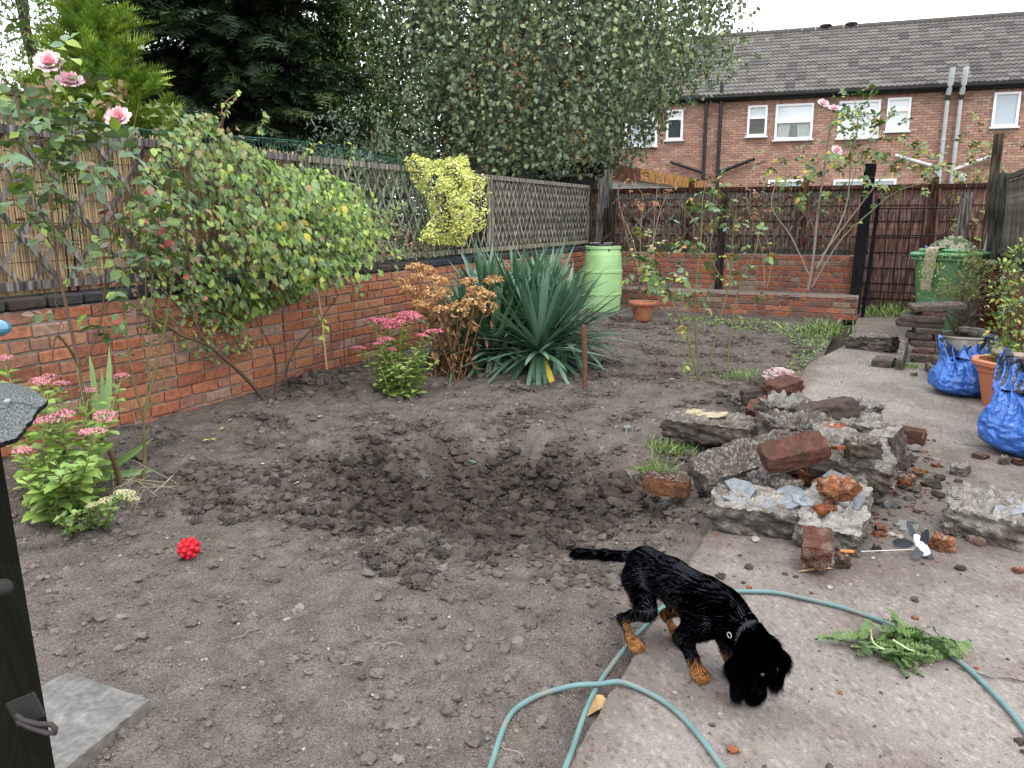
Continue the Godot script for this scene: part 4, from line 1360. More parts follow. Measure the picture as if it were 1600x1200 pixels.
func bloom(t: Node3D, at: Vector3, s: float, up: Vector3, cols: Array) -> void:
	var f := Node3D.new()
	f.name = unique(t, "flower")
	t.add_child(f)
	f.position = at
	f.basis = aim(up, Vector3.RIGHT)
	for ring in 4:
		var n: int = [3, 4, 6, 7][ring]
		for k in n:
			var mb := MB.new()
			mb.col = vary(cols[mini(ring, cols.size() - 1)], 0.06)
			var open: float = [0.15, 0.45, 0.85, 1.2][ring]
			var ln: float = s * [0.34, 0.42, 0.5, 0.52][ring]
			var wd: float = s * [0.2, 0.28, 0.36, 0.38][ring]
			mb.grid(5, 4, func(u, v):
				var x: float = (u - 0.5) * 2.0 * wd * sin(PI * (0.2 + 0.72 * v)) * 0.75
				var r: float = 0.03 * s + ln * v * sin(open * (0.5 + 0.5 * v)) - 0.35 * x * x / (wd + 0.001) * (1.0 - v * 0.6)
				return Vector3(x, ln * v * cos(open) + (0.05 * s * sin(u * 9.0 + k) * v * v), r))
			part(f, "petal", mb.build(M.petal), Transform3D(Basis(Vector3.UP, TAU * k / n + ring * 0.5 + rr(-0.15, 0.15)), Vector3.ZERO))
	var c := MB.new()
	c.col = Color(0.1, 0.16, 0.05)
	c.tube(PackedVector3Array([Vector3(0, -0.3 * s, 0), Vector3(0, 0.02 * s, 0)]), 0.02 * s, 0.13 * s, 7)
	part(f, "sepal", c.build(M.leaf))


const ROSE := [Color(0.09, 0.15, 0.045), Color(0.12, 0.19, 0.055), Color(0.13, 0.19, 0.12), Color(0.22, 0.29, 0.05), Color(0.1, 0.17, 0.08), Color(0.07, 0.12, 0.04)]
const ROSE_RED := [Color(0.16, 0.08, 0.075), Color(0.2, 0.09, 0.08), Color(0.32, 0.12, 0.03), Color(0.3, 0.05, 0.04)]


func along(pts: PackedVector3Array, k: float) -> Vector3:
	var f := clampf(k, 0.0, 1.0) * (pts.size() - 1)
	var i := mini(int(f), pts.size() - 2)
	return pts[i].lerp(pts[i + 1], f - i)


func rose(called: String, label: String, canes: Array, clumps: Array, flowers: Array, c: Color, r0: float, size: float, cols: Array, fs := 0.1) -> Node3D:
	var t := thing(called, label, "rose bush")
	var list := []
	for q in canes:
		var pts: PackedVector3Array = q[0]
		stem(t, pts, r0 * q[1], r0 * q[1] * 0.45, vary(c, 0.2), M.twig)
		var n: int = q[2]
		for k in n:
			var p := along(pts, rr(0.35, 1.0))
			spray(list, p, Vector3(rr(-1, 1), rr(-0.5, 0.5), rr(-1, 1)), size * rr(0.7, 1.1))
		# short side shoots and thorns
		for k in 3:
			var p := along(pts, rr(0.3, 0.95))
			stem(t, PackedVector3Array([p, p + rv(0.06) + Vector3(0, 0.06, 0), p + rv(0.1) + Vector3(0, 0.13, 0)]), 0.003, 0.0015, vary(c, 0.2), M.twig, "side_shoot", 4)
	for q in clumps:
		var ctr: Vector3 = q[0]
		for k in int(q[2] * 1.5):
			var d := rv(1.0)
			spray(list, ctr + d * q[1], d + Vector3(0, rr(-0.6, 0.2), 0), size * rr(0.7, 1.15), pick([3, 5, 5]))
	put_leaves(t, list, leaf_set(cols, 1.0, 0.66, M.leaf, [0.1, 0.35], 0.15), 290, cols, small_leaf(1.0, 0.66, M.leaf))
	for q in flowers: bloom(t, q, fs, Vector3(rr(0.1, 0.6), rr(0.4, 0.9), rr(0.3, 0.7)), [Color(0.8, 0.36, 0.44), Color(0.85, 0.5, 0.56), Color(0.88, 0.64, 0.68), Color(0.9, 0.74, 0.76)])
	return t


func roses() -> void:
	rose("rose_bush", "tall rose bush with pink blooms at top beside the sedum at far left", [
		[PackedVector3Array([Vector3(-3.580, -0.032, -2.763), Vector3(-3.580, 0.159, -2.739), Vector3(-3.580, 0.358, -2.657), Vector3(-3.580, 0.560, -2.610), Vector3(-3.580, 0.690, -2.601)]), 1.9, 0],
		[PackedVector3Array([Vector3(-3.580, 0.690, -2.601), Vector3(-3.580, 0.915, -2.577), Vector3(-3.580, 1.132, -2.554), Vector3(-3.580, 1.252, -2.546)]), 1.3, 2], [PackedVector3Array([Vector3(-3.560, 1.253, -2.532), Vector3(-3.560, 1.516, -2.530), Vector3(-3.560, 1.742, -2.518), Vector3(-3.560, 1.910, -2.527)]), 0.8, 7], [PackedVector3Array([Vector3(-3.500, 1.255, -2.489), Vector3(-3.500, 1.514, -2.503), Vector3(-3.500, 1.744, -2.569), Vector3(-3.500, 1.948, -2.636)]), 0.7, 7],
		[PackedVector3Array([Vector3(-3.600, 0.680, -2.615), Vector3(-3.600, 0.773, -2.574), Vector3(-3.600, 0.843, -2.516), Vector3(-3.600, 0.733, -2.482)]), 1.0, 0], [PackedVector3Array([Vector3(-3.550, 0.687, -2.595), Vector3(-3.550, 0.779, -2.666), Vector3(-3.550, 0.930, -2.738), Vector3(-3.550, 1.181, -2.797), Vector3(-3.550, 1.432, -2.908)]), 0.9, 5], [PackedVector3Array([Vector3(-3.500, 0.937, -2.700), Vector3(-3.500, 1.146, -2.872), Vector3(-3.500, 1.270, -3.003)]), 0.5, 3], [PackedVector3Array([Vector3(-3.450, 1.257, -2.453), Vector3(-3.450, 1.400, -2.362), Vector3(-3.450, 1.480, -2.258)]), 0.5, 4], [PackedVector3Array([Vector3(-3.500, 1.736, -2.469), Vector3(-3.500, 1.764, -2.629), Vector3(-3.500, 1.793, -2.801), Vector3(-3.500, 1.847, -2.897)]), 0.5, 4]],
		[[Vector3(-3.500, 2.035, -2.477), 0.1, 8], [Vector3(-3.500, 1.936, -2.540), 0.1, 8], [Vector3(-3.500, 1.792, -2.476), 0.1, 7], [Vector3(-3.400, 1.665, -2.277), 0.12, 6], [Vector3(-3.400, 1.673, -2.608), 0.12, 6], [Vector3(-3.400, 1.672, -2.814), 0.1, 5], [Vector3(-3.400, 1.513, -2.493), 0.14, 6], [Vector3(-3.400, 1.585, -2.877), 0.12, 6], [Vector3(-3.500, 1.428, -2.370), 0.12, 4], [Vector3(-3.500, 1.247, -2.737), 0.14, 4], [Vector3(-3.500, 0.976, -2.617), 0.14, 3]],
		[Vector3(-3.450, 2.058, -2.529), Vector3(-3.420, 1.985, -2.597), Vector3(-3.400, 1.855, -2.824)], Color(0.13, 0.085, 0.055), 0.0085, 0.07, ROSE + [Color(0.17, 0.12, 0.08)], 0.125)
	rose("rose_bush", "twiggy rose bush with forked green canes just right of the pink sedum", [
		[PackedVector3Array([Vector3(-3.520, -0.038, -2.833), Vector3(-3.520, 0.128, -2.876), Vector3(-3.520, 0.370, -2.895)]), 1.6, 0], [PackedVector3Array([Vector3(-3.520, 0.363, -2.895), Vector3(-3.520, 0.586, -2.852), Vector3(-3.520, 0.771, -2.846), Vector3(-3.520, 1.115, -2.840)]), 0.95, 2], [PackedVector3Array([Vector3(-3.500, 0.376, -2.879), Vector3(-3.500, 0.567, -2.966), Vector3(-3.500, 0.795, -3.058), Vector3(-3.500, 1.029, -3.134), Vector3(-3.500, 1.197, -3.187)]), 1.1, 3], [PackedVector3Array([Vector3(-3.500, 0.403, -2.915), Vector3(-3.500, 0.506, -3.009), Vector3(-3.500, 0.553, -3.040)]), 0.6, 0], [PackedVector3Array([Vector3(-3.450, 0.804, -3.014), Vector3(-3.450, 0.948, -2.924), Vector3(-3.450, 1.208, -2.946), Vector3(-3.450, 1.463, -2.962)]), 0.5, 4], [PackedVector3Array([Vector3(-3.400, 0.435, -2.816), Vector3(-3.400, 0.823, -2.887), Vector3(-3.400, 1.145, -2.943), Vector3(-3.400, 1.368, -3.056)]), 0.45, 4]],
		[[Vector3(-3.400, 1.400, -2.913), 0.12, 5], [Vector3(-3.400, 1.335, -3.064), 0.12, 6], [Vector3(-3.400, 1.202, -3.113), 0.1, 4], [Vector3(-3.400, 1.052, -2.688), 0.1, 4], [Vector3(-3.400, 1.526, -2.985), 0.12, 5]],
		[], Color(0.15, 0.125, 0.055), 0.0085, 0.055, ROSE + [Color(0.15, 0.09, 0.08), Color(0.11, 0.17, 0.06), Color(0.3, 0.06, 0.04)])
	rose("rose_bush", "spindly rose bush with yellowing leaves standing in the middle of the bed", [
		[PackedVector3Array([Vector3(-1.414, -0.005, -6.799), Vector3(-1.525, 0.346, -6.828), Vector3(-1.674, 0.670, -6.833), Vector3(-1.751, 0.860, -6.840)]), 1.3, 3], [PackedVector3Array([Vector3(-1.393, -0.006, -6.753), Vector3(-1.481, 0.542, -6.837), Vector3(-1.500, 0.863, -6.902), Vector3(-1.494, 1.185, -6.979), Vector3(-1.512, 1.561, -7.057), Vector3(-1.489, 1.695, -7.099)]), 1.3, 6], [PackedVector3Array([Vector3(-1.372, -0.038, -6.812), Vector3(-1.313, 0.427, -6.947), Vector3(-1.256, 0.860, -7.073), Vector3(-1.260, 1.238, -7.158), Vector3(-1.251, 1.427, -7.205)]), 1.3, 4], [PackedVector3Array([Vector3(-1.209, -0.004, -6.952), Vector3(-1.212, 0.420, -7.049), Vector3(-1.180, 0.801, -7.151), Vector3(-1.088, 1.073, -7.257), Vector3(-1.065, 1.264, -7.312)]), 1.2, 4], [PackedVector3Array([Vector3(-1.246, 0.806, -7.065), Vector3(-1.420, 1.076, -7.045), Vector3(-1.404, 1.454, -7.140), Vector3(-1.458, 1.616, -7.152)]), 0.6, 4], [PackedVector3Array([Vector3(-1.467, 0.327, -6.795), Vector3(-1.412, 0.542, -6.870), Vector3(-1.377, 0.703, -6.923)]), 0.6, 1], [PackedVector3Array([Vector3(-1.455, -0.001, -6.612), Vector3(-1.481, 0.237, -6.655), Vector3(-1.509, 0.448, -6.690)]), 0.7, 1]],
		[[Vector3(-1.863, 1.027, -6.713), 0.15, 17], [Vector3(-1.732, 0.947, -6.756), 0.15, 17], [Vector3(-1.924, 1.130, -6.821), 0.1, 7], [Vector3(-1.528, 1.616, -7.119), 0.12, 9], [Vector3(-1.612, 1.265, -6.999), 0.1, 5], [Vector3(-1.406, 1.481, -7.145), 0.12, 7], [Vector3(-1.418, 1.049, -7.040), 0.12, 5], [Vector3(-1.124, 0.833, -7.129), 0.12, 5], [Vector3(-1.496, 0.806, -6.947), 0.12, 6], [Vector3(-1.247, 1.373, -7.195), 0.08, 4], [Vector3(-1.053, 1.157, -7.237), 0.1, 5], [Vector3(-1.572, 0.535, -6.850), 0.06, 2]],
		[], Color(0.14, 0.13, 0.06), 0.0075, 0.06, ROSE + [Color(0.12, 0.17, 0.06), Color(0.1, 0.15, 0.06), Color(0.3, 0.26, 0.1), Color(0.3, 0.16, 0.06)])
	rose("rose_bush", "tall straggling rose with pale pink blooms growing from the planter by the gate post", [
		[PackedVector3Array([Vector3(-1.011, 0.409, -11.711), Vector3(-0.982, 0.797, -11.814), Vector3(-0.979, 1.486, -11.974), Vector3(-0.945, 2.175, -12.149), Vector3(-0.918, 2.778, -12.299)]), 2.6, 6], [PackedVector3Array([Vector3(-0.959, 0.461, -11.635), Vector3(-0.680, 1.059, -11.903), Vector3(-0.395, 1.400, -12.116), Vector3(-0.030, 1.741, -12.366), Vector3(0.353, 1.870, -12.575)]), 1.6, 6], [PackedVector3Array([Vector3(-1.015, 0.625, -11.759), Vector3(-1.283, 1.142, -11.752), Vector3(-1.568, 1.572, -11.717), Vector3(-1.479, 2.089, -11.878), Vector3(-1.553, 2.305, -11.892)]), 1.5, 5], [PackedVector3Array([Vector3(-0.918, 0.717, -11.713), Vector3(-0.639, 1.485, -12.021), Vector3(-0.620, 2.168, -12.186), Vector3(-0.579, 2.595, -12.304), Vector3(-0.653, 2.979, -12.358)]), 1.5, 10], [PackedVector3Array([Vector3(-0.870, 0.888, -11.775), Vector3(-0.346, 1.741, -12.217), Vector3(-0.068, 2.168, -12.446), Vector3(0.142, 2.467, -12.614)]), 1.2, 8], [PackedVector3Array([Vector3(-0.590, 1.827, -12.122), Vector3(-0.478, 2.339, -12.293), Vector3(-0.232, 2.681, -12.487), Vector3(-0.128, 2.851, -12.575)]), 1.0, 8]],
		[[Vector3(-0.632, 2.796, -12.212), 0.2, 13], [Vector3(-0.524, 2.457, -12.185), 0.22, 14], [Vector3(-0.682, 2.923, -12.218), 0.15, 8], [Vector3(-0.978, 2.288, -11.933), 0.22, 8], [Vector3(-0.172, 2.457, -12.351), 0.2, 12], [Vector3(0.182, 1.992, -12.410), 0.22, 12], [Vector3(0.327, 2.119, -12.508), 0.16, 8], [Vector3(-0.361, 1.950, -12.145), 0.24, 11], [Vector3(-1.510, 2.119, -11.644), 0.2, 9], [Vector3(-1.331, 1.865, -11.670), 0.2, 8], [Vector3(-0.827, 1.908, -11.917), 0.22, 8], [Vector3(0.569, 2.034, -12.602), 0.15, 6]],
		[Vector3(-1.031, 2.889, -12.046), Vector3(-0.884, 2.821, -12.100), Vector3(-0.812, 2.271, -12.007)], Color(0.19, 0.155, 0.12), 0.0085, 0.085, ROSE + [Color(0.35, 0.27, 0.05)], 0.16)
	rose("rose_bush", "thin bare rose stems with dying reddish leaves behind the left planter", [
		[PackedVector3Array([Vector3(-3.251, 0.499, -11.244), Vector3(-3.382, 1.040, -11.306), Vector3(-3.588, 1.490, -11.313), Vector3(-3.662, 1.850, -11.361)]), 0.9, 2], [PackedVector3Array([Vector3(-3.209, 0.499, -11.263), Vector3(-3.307, 1.130, -11.362), Vector3(-3.313, 1.670, -11.484), Vector3(-3.503, 1.940, -11.456)]), 0.8, 3], [PackedVector3Array([Vector3(-3.168, 0.499, -11.283), Vector3(-3.132, 1.040, -11.424), Vector3(-3.055, 1.580, -11.584), Vector3(-2.879, 1.940, -11.750)]), 0.8, 3], [PackedVector3Array([Vector3(-3.184, 0.499, -11.275), Vector3(-3.416, 0.950, -11.270), Vector3(-3.531, 1.310, -11.299), Vector3(-3.613, 1.580, -11.322)]), 0.7, 1], [PackedVector3Array([Vector3(-3.084, 0.499, -11.322), Vector3(-3.139, 1.310, -11.482), Vector3(-3.137, 2.031, -11.649), Vector3(-3.086, 2.211, -11.715)]), 0.7, 3], [PackedVector3Array([Vector3(-1.605, 0.418, -11.886), Vector3(-1.694, 0.954, -11.967), Vector3(-1.906, 1.489, -11.990), Vector3(-1.979, 1.846, -12.038)]), 1.0, 3], [PackedVector3Array([Vector3(-1.580, 0.418, -11.897), Vector3(-1.562, 0.864, -12.008), Vector3(-1.783, 1.489, -12.049), Vector3(-1.698, 1.936, -12.191)]), 0.9, 3]],
		[[Vector3(-3.377, 1.843, -11.267), 0.25, 10], [Vector3(-3.222, 1.754, -11.320), 0.2, 8], [Vector3(-1.919, 1.356, -11.841), 0.2, 6], [Vector3(-1.726, 1.489, -11.962), 0.25, 7], [Vector3(-1.537, 1.666, -12.091), 0.2, 6]],
		[], Color(0.25, 0.2, 0.14), 0.008, 0.06, [Color(0.3, 0.08, 0.045), Color(0.24, 0.09, 0.05), Color(0.2, 0.13, 0.06), Color(0.1, 0.12, 0.05)])
	rose("climbing_rose", "leafy climber hanging about the dark post behind the green bin", [
		[PackedVector3Array([Vector3(1.150, 0.476, -13.645), Vector3(0.999, 1.215, -13.744), Vector3(1.062, 1.955, -13.943), Vector3(1.133, 2.601, -14.125)]), 1.3, 4], [PackedVector3Array([Vector3(1.081, 0.667, -13.544), Vector3(0.847, 1.400, -13.602), Vector3(0.738, 1.675, -13.614)]), 0.8, 4], [PackedVector3Array([Vector3(1.143, 0.845, -13.727), Vector3(1.222, 1.585, -13.934), Vector3(1.131, 2.139, -14.018)]), 0.8, 4]],
		[[Vector3(1.127, 2.545, -13.997), 0.24, 12], [Vector3(0.766, 2.316, -13.775), 0.2, 8], [Vector3(1.028, 2.225, -13.877), 0.25, 12], [Vector3(0.966, 1.492, -13.679), 0.25, 12], [Vector3(1.109, 1.308, -13.705), 0.28, 14], [Vector3(0.906, 1.217, -13.588), 0.2, 9], [Vector3(1.198, 2.225, -13.957), 0.2, 10], [Vector3(1.405, 2.271, -14.065), 0.2, 9], [Vector3(0.880, 1.033, -13.533), 0.2, 6]],
		[], Color(0.22, 0.18, 0.12), 0.01, 0.066, [Color(0.13, 0.19, 0.05), Color(0.18, 0.24, 0.07), Color(0.1, 0.15, 0.05), Color(0.25, 0.26, 0.08), Color(0.22, 0.12, 0.06)])


func in_wall(poly: PackedVector2Array) -> Vector2:
	var lo := poly[0]
	var hi := poly[0]
	for p in poly:
		lo = lo.min(p)
		hi = hi.max(p)
	for k in 200:
		var q := Vector2(rr(lo.x, hi.x), rr(lo.y, hi.y))
		if Geometry2D.is_point_in_polygon(q, poly): return q
	return lo


func edge_depth(q: Vector2, poly: PackedVector2Array) -> float:
	var d := 9.0
	for i in poly.size():
		d = minf(d, q.distance_to(Geometry2D.get_closest_point_to_segment(q, poly[i], poly[(i + 1) % poly.size()])))
	return d


# foliage that bulges from the left wall inside an outline given as points of the wall
func wall_mass(t: Node3D, outline: PackedVector3Array, x: float, deep: float, n: int, size: float, hang: float) -> Array:
	var poly := PackedVector2Array()
	for p in outline: poly.append(Vector2(p.z, p.y))
	var list := []
	for i in n:
		var q := in_wall(poly)
		var e := edge_depth(q, poly)
		var lump := clampf(0.6 + 2.1 * noise.get_noise_2d(q.x * 3.2, q.y * 3.2), 0.32, 1.5)
		if lump < 0.42 and rng.randf() < 0.6: lump *= 0.4
		var dx := deep * sm(0.0, 0.3, e) * lump
		var o := Vector3(x + dx * (1.0 - 0.7 * pow(rng.randf(), 1.4)), q.y, q.x)
		var d := Vector3(rr(0.1, 0.8), -hang + rr(-0.5, 0.5), rr(-0.8, 0.8))
		list.append(Transform3D(aim(d, Vector3(rr(0.25, 1.0), rr(0.0, 1.2), rr(-0.8, 0.8))).scaled(Vector3.ONE * size * rr(0.65, 1.2)), o))
	return list


func wall_shrubs() -> void:
	var t := thing("climbing_shrub", "large green and yellow climbing shrub spilling over the left brick wall", "climber")
	var cols := [Color(0.15, 0.235, 0.045), Color(0.2, 0.295, 0.05), Color(0.1, 0.165, 0.04), Color(0.25, 0.34, 0.055), Color(0.125, 0.2, 0.05), Color(0.31, 0.385, 0.075), Color(0.16, 0.23, 0.1), Color(0.08, 0.135, 0.038), Color(0.13, 0.21, 0.06)]
	var ol := PackedVector3Array([Vector3(-4.050, 1.438, -3.590), Vector3(-4.050, 1.706, -3.677), Vector3(-4.050, 1.931, -3.891), Vector3(-4.050, 2.095, -4.149), Vector3(-4.050, 2.107, -4.323), Vector3(-4.050, 1.937, -4.409), Vector3(-4.050, 1.932, -4.718), Vector3(-4.050, 1.766, -4.951), Vector3(-4.050, 1.816, -5.509), Vector3(-4.050, 1.666, -5.812), Vector3(-4.050, 1.428, -6.069), Vector3(-4.050, 1.148, -6.094), Vector3(-4.050, 0.944, -5.720), Vector3(-4.050, 0.924, -5.447), Vector3(-4.050, 0.758, -5.062), Vector3(-4.050, 0.705, -4.613), Vector3(-4.050, 0.626, -4.403), Vector3(-4.050, 0.723, -4.042), Vector3(-4.050, 0.929, -3.894), Vector3(-4.050, 1.127, -3.654)])
	var list := wall_mass(t, ol, -4.3, 0.6, 4200, 0.062, 0.7)
	list += wall_mass(t, PackedVector3Array([Vector3(-4.050, 1.559, -3.852), Vector3(-4.050, 1.931, -4.105), Vector3(-4.050, 1.637, -4.977), Vector3(-4.050, 1.608, -5.626), Vector3(-4.050, 1.237, -5.881), Vector3(-4.050, 0.989, -5.409), Vector3(-4.050, 0.799, -4.621), Vector3(-4.050, 0.894, -4.059)]), -4.28, 0.68, 700, 0.068, 0.75)
	for q in [PackedVector3Array([Vector3(-4.200, 0.786, -4.201), Vector3(-4.200, 1.144, -4.119), Vector3(-4.200, 1.571, -4.219), Vector3(-4.200, 1.995, -4.291)]), PackedVector3Array([Vector3(-4.200, 0.790, -4.652), Vector3(-4.200, 1.212, -4.759), Vector3(-4.200, 1.595, -5.081)]), PackedVector3Array([Vector3(-4.100, 0.993, -3.841), Vector3(-4.100, 1.360, -3.826), Vector3(-4.100, 1.839, -3.929)]), PackedVector3Array([Vector3(-4.100, 0.821, -4.898), Vector3(-4.100, 1.141, -5.486), Vector3(-4.100, 1.454, -5.870)]), PackedVector3Array([Vector3(-4.000, 1.967, -4.086), Vector3(-4.000, 2.071, -4.135), Vector3(-4.000, 2.186, -4.260)])]:
		stem(t, q, 0.012, 0.004, Color(0.13, 0.08, 0.05), M.bark)
	# loose shoots that stand out of the mass
	for q in [PackedVector3Array([Vector3(-3.950, 2.039, -4.043), Vector3(-3.950, 2.122, -4.090), Vector3(-3.950, 2.196, -4.209)]), PackedVector3Array([Vector3(-3.900, 1.874, -3.743), Vector3(-3.900, 1.958, -3.654), Vector3(-3.900, 2.039, -3.579)]), PackedVector3Array([Vector3(-3.850, 1.760, -5.194), Vector3(-3.850, 1.859, -5.265), Vector3(-3.850, 1.956, -5.288)]), PackedVector3Array([Vector3(-3.900, 1.782, -4.735), Vector3(-3.900, 1.876, -4.813), Vector3(-3.900, 1.946, -4.964)]), PackedVector3Array([Vector3(-3.850, 1.400, -5.599), Vector3(-3.850, 1.453, -5.809), Vector3(-3.850, 1.518, -5.970)]), PackedVector3Array([Vector3(-3.850, 1.164, -5.679), Vector3(-3.850, 1.078, -5.848), Vector3(-3.850, 0.940, -5.880)]), PackedVector3Array([Vector3(-3.800, 0.965, -5.071), Vector3(-3.800, 0.845, -5.229), Vector3(-3.800, 0.702, -5.237)]), PackedVector3Array([Vector3(-3.900, 1.659, -3.551), Vector3(-3.900, 1.683, -3.462), Vector3(-3.900, 1.650, -3.369)]), PackedVector3Array([Vector3(-3.850, 0.780, -4.664), Vector3(-3.850, 0.642, -4.838), Vector3(-3.850, 0.519, -4.852)]), PackedVector3Array([Vector3(-3.900, 1.942, -4.296), Vector3(-3.900, 2.031, -4.377), Vector3(-3.900, 2.104, -4.371)])]:
		stem(t, q, 0.004, 0.002, Color(0.2, 0.12, 0.06), M.twig, "shoot", 5)
		for k in 13:
			list.append(Transform3D(aim(Vector3(rr(-0.3, 1), rr(-1, 0.4), rr(-1, 1)), Vector3(1, 0.6, 0)).scaled(Vector3.ONE * rr(0.035, 0.06)), along(q, k / 12.0) + rv(0.02)))
	# dull and reddish to the left, fresh yellow-green to the right
	var near := []
	for x in list:
		if x.origin.z > -4.45 + 0.35 * rng.randfn(): near.append(x)
	var olive := [Color(0.125, 0.200, 0.056), Color(0.163, 0.250, 0.069), Color(0.100, 0.163, 0.056), Color(0.188, 0.250, 0.112), Color(0.237, 0.312, 0.075), Color(0.213, 0.175, 0.075), Color(0.125, 0.200, 0.088)]
	var right := list.filter(func(x): return not near.has(x))
	put_leaves(t, right, leaf_set(cols + [Color(0.45, 0.38, 0.06)], 1.0, 0.68, M.leaf, [0.15, 0.4], 0.15), 170, cols, small_leaf(1.0, 0.68, M.leaf))
	put_leaves(t, near, leaf_set(olive + olive + [Color(0.4, 0.34, 0.06)], 1.0, 0.68, M.leaf, [0.15, 0.4], 0.15), 130, olive, small_leaf(1.0, 0.64, M.leaf))
	var hd := MB.new()
	for i in 260:
		hd.col = vary(pick([Color(0.3, 0.17, 0.09), Color(0.25, 0.1, 0.06), Color(0.38, 0.28, 0.13)]), 0.2)
		var o := rv(1.0).normalized() * pow(rng.randf(), 0.4)
		hd.leaf(Transform3D(aim(rv(1.0), rv(1.0)).scaled(Vector3.ONE * 0.16), o), 1.0, 0.7, 0.2, 0.2, 1)
	var hm := hd.build(M.dry)
	for q in [Vector3(-3.750, 1.607, -4.251), Vector3(-3.700, 1.489, -4.676), Vector3(-3.700, 1.376, -5.208), Vector3(-3.700, 1.291, -3.493), Vector3(-3.750, 1.314, -4.449), Vector3(-3.800, 1.784, -3.840)]:
		part(t, "dry_flower_head", hm, Transform3D(eul(rr(0, 90), rr(0, 360), 0).scaled(Vector3(0.075, 0.06, 0.11)), q), "stuff")
	# little-leaved roses tangled below and left of it
	var t2 := thing("rambling_rose", "small-leaved rambling rose tangled against the wall below the climber", "rose")
	var c2 := [Color(0.12, 0.2, 0.06), Color(0.15, 0.22, 0.07), Color(0.1, 0.16, 0.07), Color(0.09, 0.145, 0.06), Color(0.13, 0.19, 0.1), Color(0.3, 0.32, 0.07), Color(0.22, 0.07, 0.05)]
	var l2 := wall_mass(t2, PackedVector3Array([Vector3(-4.000, 1.437, -3.476), Vector3(-4.000, 1.557, -3.805), Vector3(-4.000, 1.074, -3.914), Vector3(-4.000, 0.697, -4.290), Vector3(-4.000, 0.574, -4.544), Vector3(-4.000, 0.386, -4.528), Vector3(-4.000, 0.403, -4.138), Vector3(-4.000, 0.576, -3.864), Vector3(-4.000, 0.768, -3.670), Vector3(-4.000, 0.980, -3.520)]), -4.3, 0.42, 520, 0.042, 0.5)
	put_leaves(t2, l2, leaf_set(c2, 1.0, 0.7, M.leaf, [0.15, 0.35], 0.15), 280, c2, small_leaf(1.0, 0.7, M.leaf))
	for q in [[PackedVector3Array([Vector3(-4.100, -0.014, -4.496), Vector3(-4.100, 0.243, -4.293), Vector3(-4.100, 0.452, -4.066), Vector3(-4.100, 0.560, -3.933), Vector3(-4.100, 0.652, -3.725)]), 0.016], [PackedVector3Array([Vector3(-4.100, 0.652, -3.725), Vector3(-4.100, 0.777, -3.538), Vector3(-4.100, 0.839, -3.403)]), 0.011], [PackedVector3Array([Vector3(-4.050, 0.570, -3.885), Vector3(-4.050, 0.751, -3.794), Vector3(-4.050, 1.039, -3.798), Vector3(-4.050, 1.242, -3.767)]), 0.006], [PackedVector3Array([Vector3(-4.150, -0.091, -4.822), Vector3(-4.150, 0.100, -4.741), Vector3(-4.150, 0.264, -4.755), Vector3(-4.150, 0.420, -4.887), Vector3(-4.150, 0.588, -5.175), Vector3(-4.150, 0.772, -5.440)]), 0.008], [PackedVector3Array([Vector3(-4.150, 0.070, -4.588), Vector3(-4.150, 0.359, -4.627), Vector3(-4.150, 0.671, -4.451)]), 0.006], [PackedVector3Array([Vector3(-4.150, 0.145, -4.716), Vector3(-4.150, 0.440, -4.748), Vector3(-4.150, 0.784, -4.735)]), 0.006], [PackedVector3Array([Vector3(-4.150, -0.064, -5.470), Vector3(-4.150, 0.226, -5.472), Vector3(-4.150, 0.553, -5.486)]), 0.006], [PackedVector3Array([Vector3(-4.150, -0.086, -5.578), Vector3(-4.150, 0.267, -5.565), Vector3(-4.150, 0.588, -5.660)]), 0.005], [PackedVector3Array([Vector3(-4.150, 0.022, -5.369), Vector3(-4.150, 0.247, -5.333), Vector3(-4.150, 0.469, -5.290)]), 0.004], [PackedVector3Array([Vector3(-4.100, 0.679, -4.398), Vector3(-4.100, 0.612, -4.202), Vector3(-4.100, 0.656, -4.028)]), 0.004], [PackedVector3Array([Vector3(-4.000, 0.853, -3.629), Vector3(-4.000, 1.026, -3.430), Vector3(-4.000, 0.980, -3.290)]), 0.005]]:
		stem(t2, q[0], q[1], q[1] * 0.5, vary(Color(0.17, 0.12, 0.08), 0.3), M.bark)
	# golden shrub
	var e := thing("golden_euonymus", "mound of bright yellow variegated leaves climbing the middle trellis", "shrub")
	var ec := [Color(0.68, 0.66, 0.17), Color(0.6, 0.6, 0.14), Color(0.72, 0.7, 0.26), Color(0.5, 0.54, 0.12), Color(0.36, 0.42, 0.1), Color(0.76, 0.74, 0.36)]
	var el := wall_mass(e, PackedVector3Array([Vector3(-4.200, 1.938, -6.757), Vector3(-4.200, 2.008, -6.923), Vector3(-4.200, 1.957, -7.267), Vector3(-4.200, 2.063, -8.034), Vector3(-4.200, 1.679, -8.134), Vector3(-4.200, 1.469, -7.977), Vector3(-4.200, 1.329, -8.191), Vector3(-4.200, 1.089, -7.909), Vector3(-4.200, 1.130, -7.237), Vector3(-4.200, 1.182, -6.961), Vector3(-4.200, 1.400, -7.247), Vector3(-4.200, 1.589, -7.151), Vector3(-4.200, 1.707, -6.946)]), -4.33, 0.34, 4800, 0.035, -0.2)
	el += wall_mass(e, PackedVector3Array([Vector3(-4.250, 1.752, -8.232), Vector3(-4.250, 1.818, -8.490), Vector3(-4.250, 1.473, -8.603), Vector3(-4.250, 1.147, -8.350), Vector3(-4.250, 1.400, -8.194)]), -4.36, 0.12, 160, 0.034, -0.2)
	put_leaves(e, el, leaf_set(ec, 1.0, 0.62, M.leaf, [0.1, 0.3], 0.2, 2), 60, ec, small_leaf(1.0, 0.62, M.leaf))
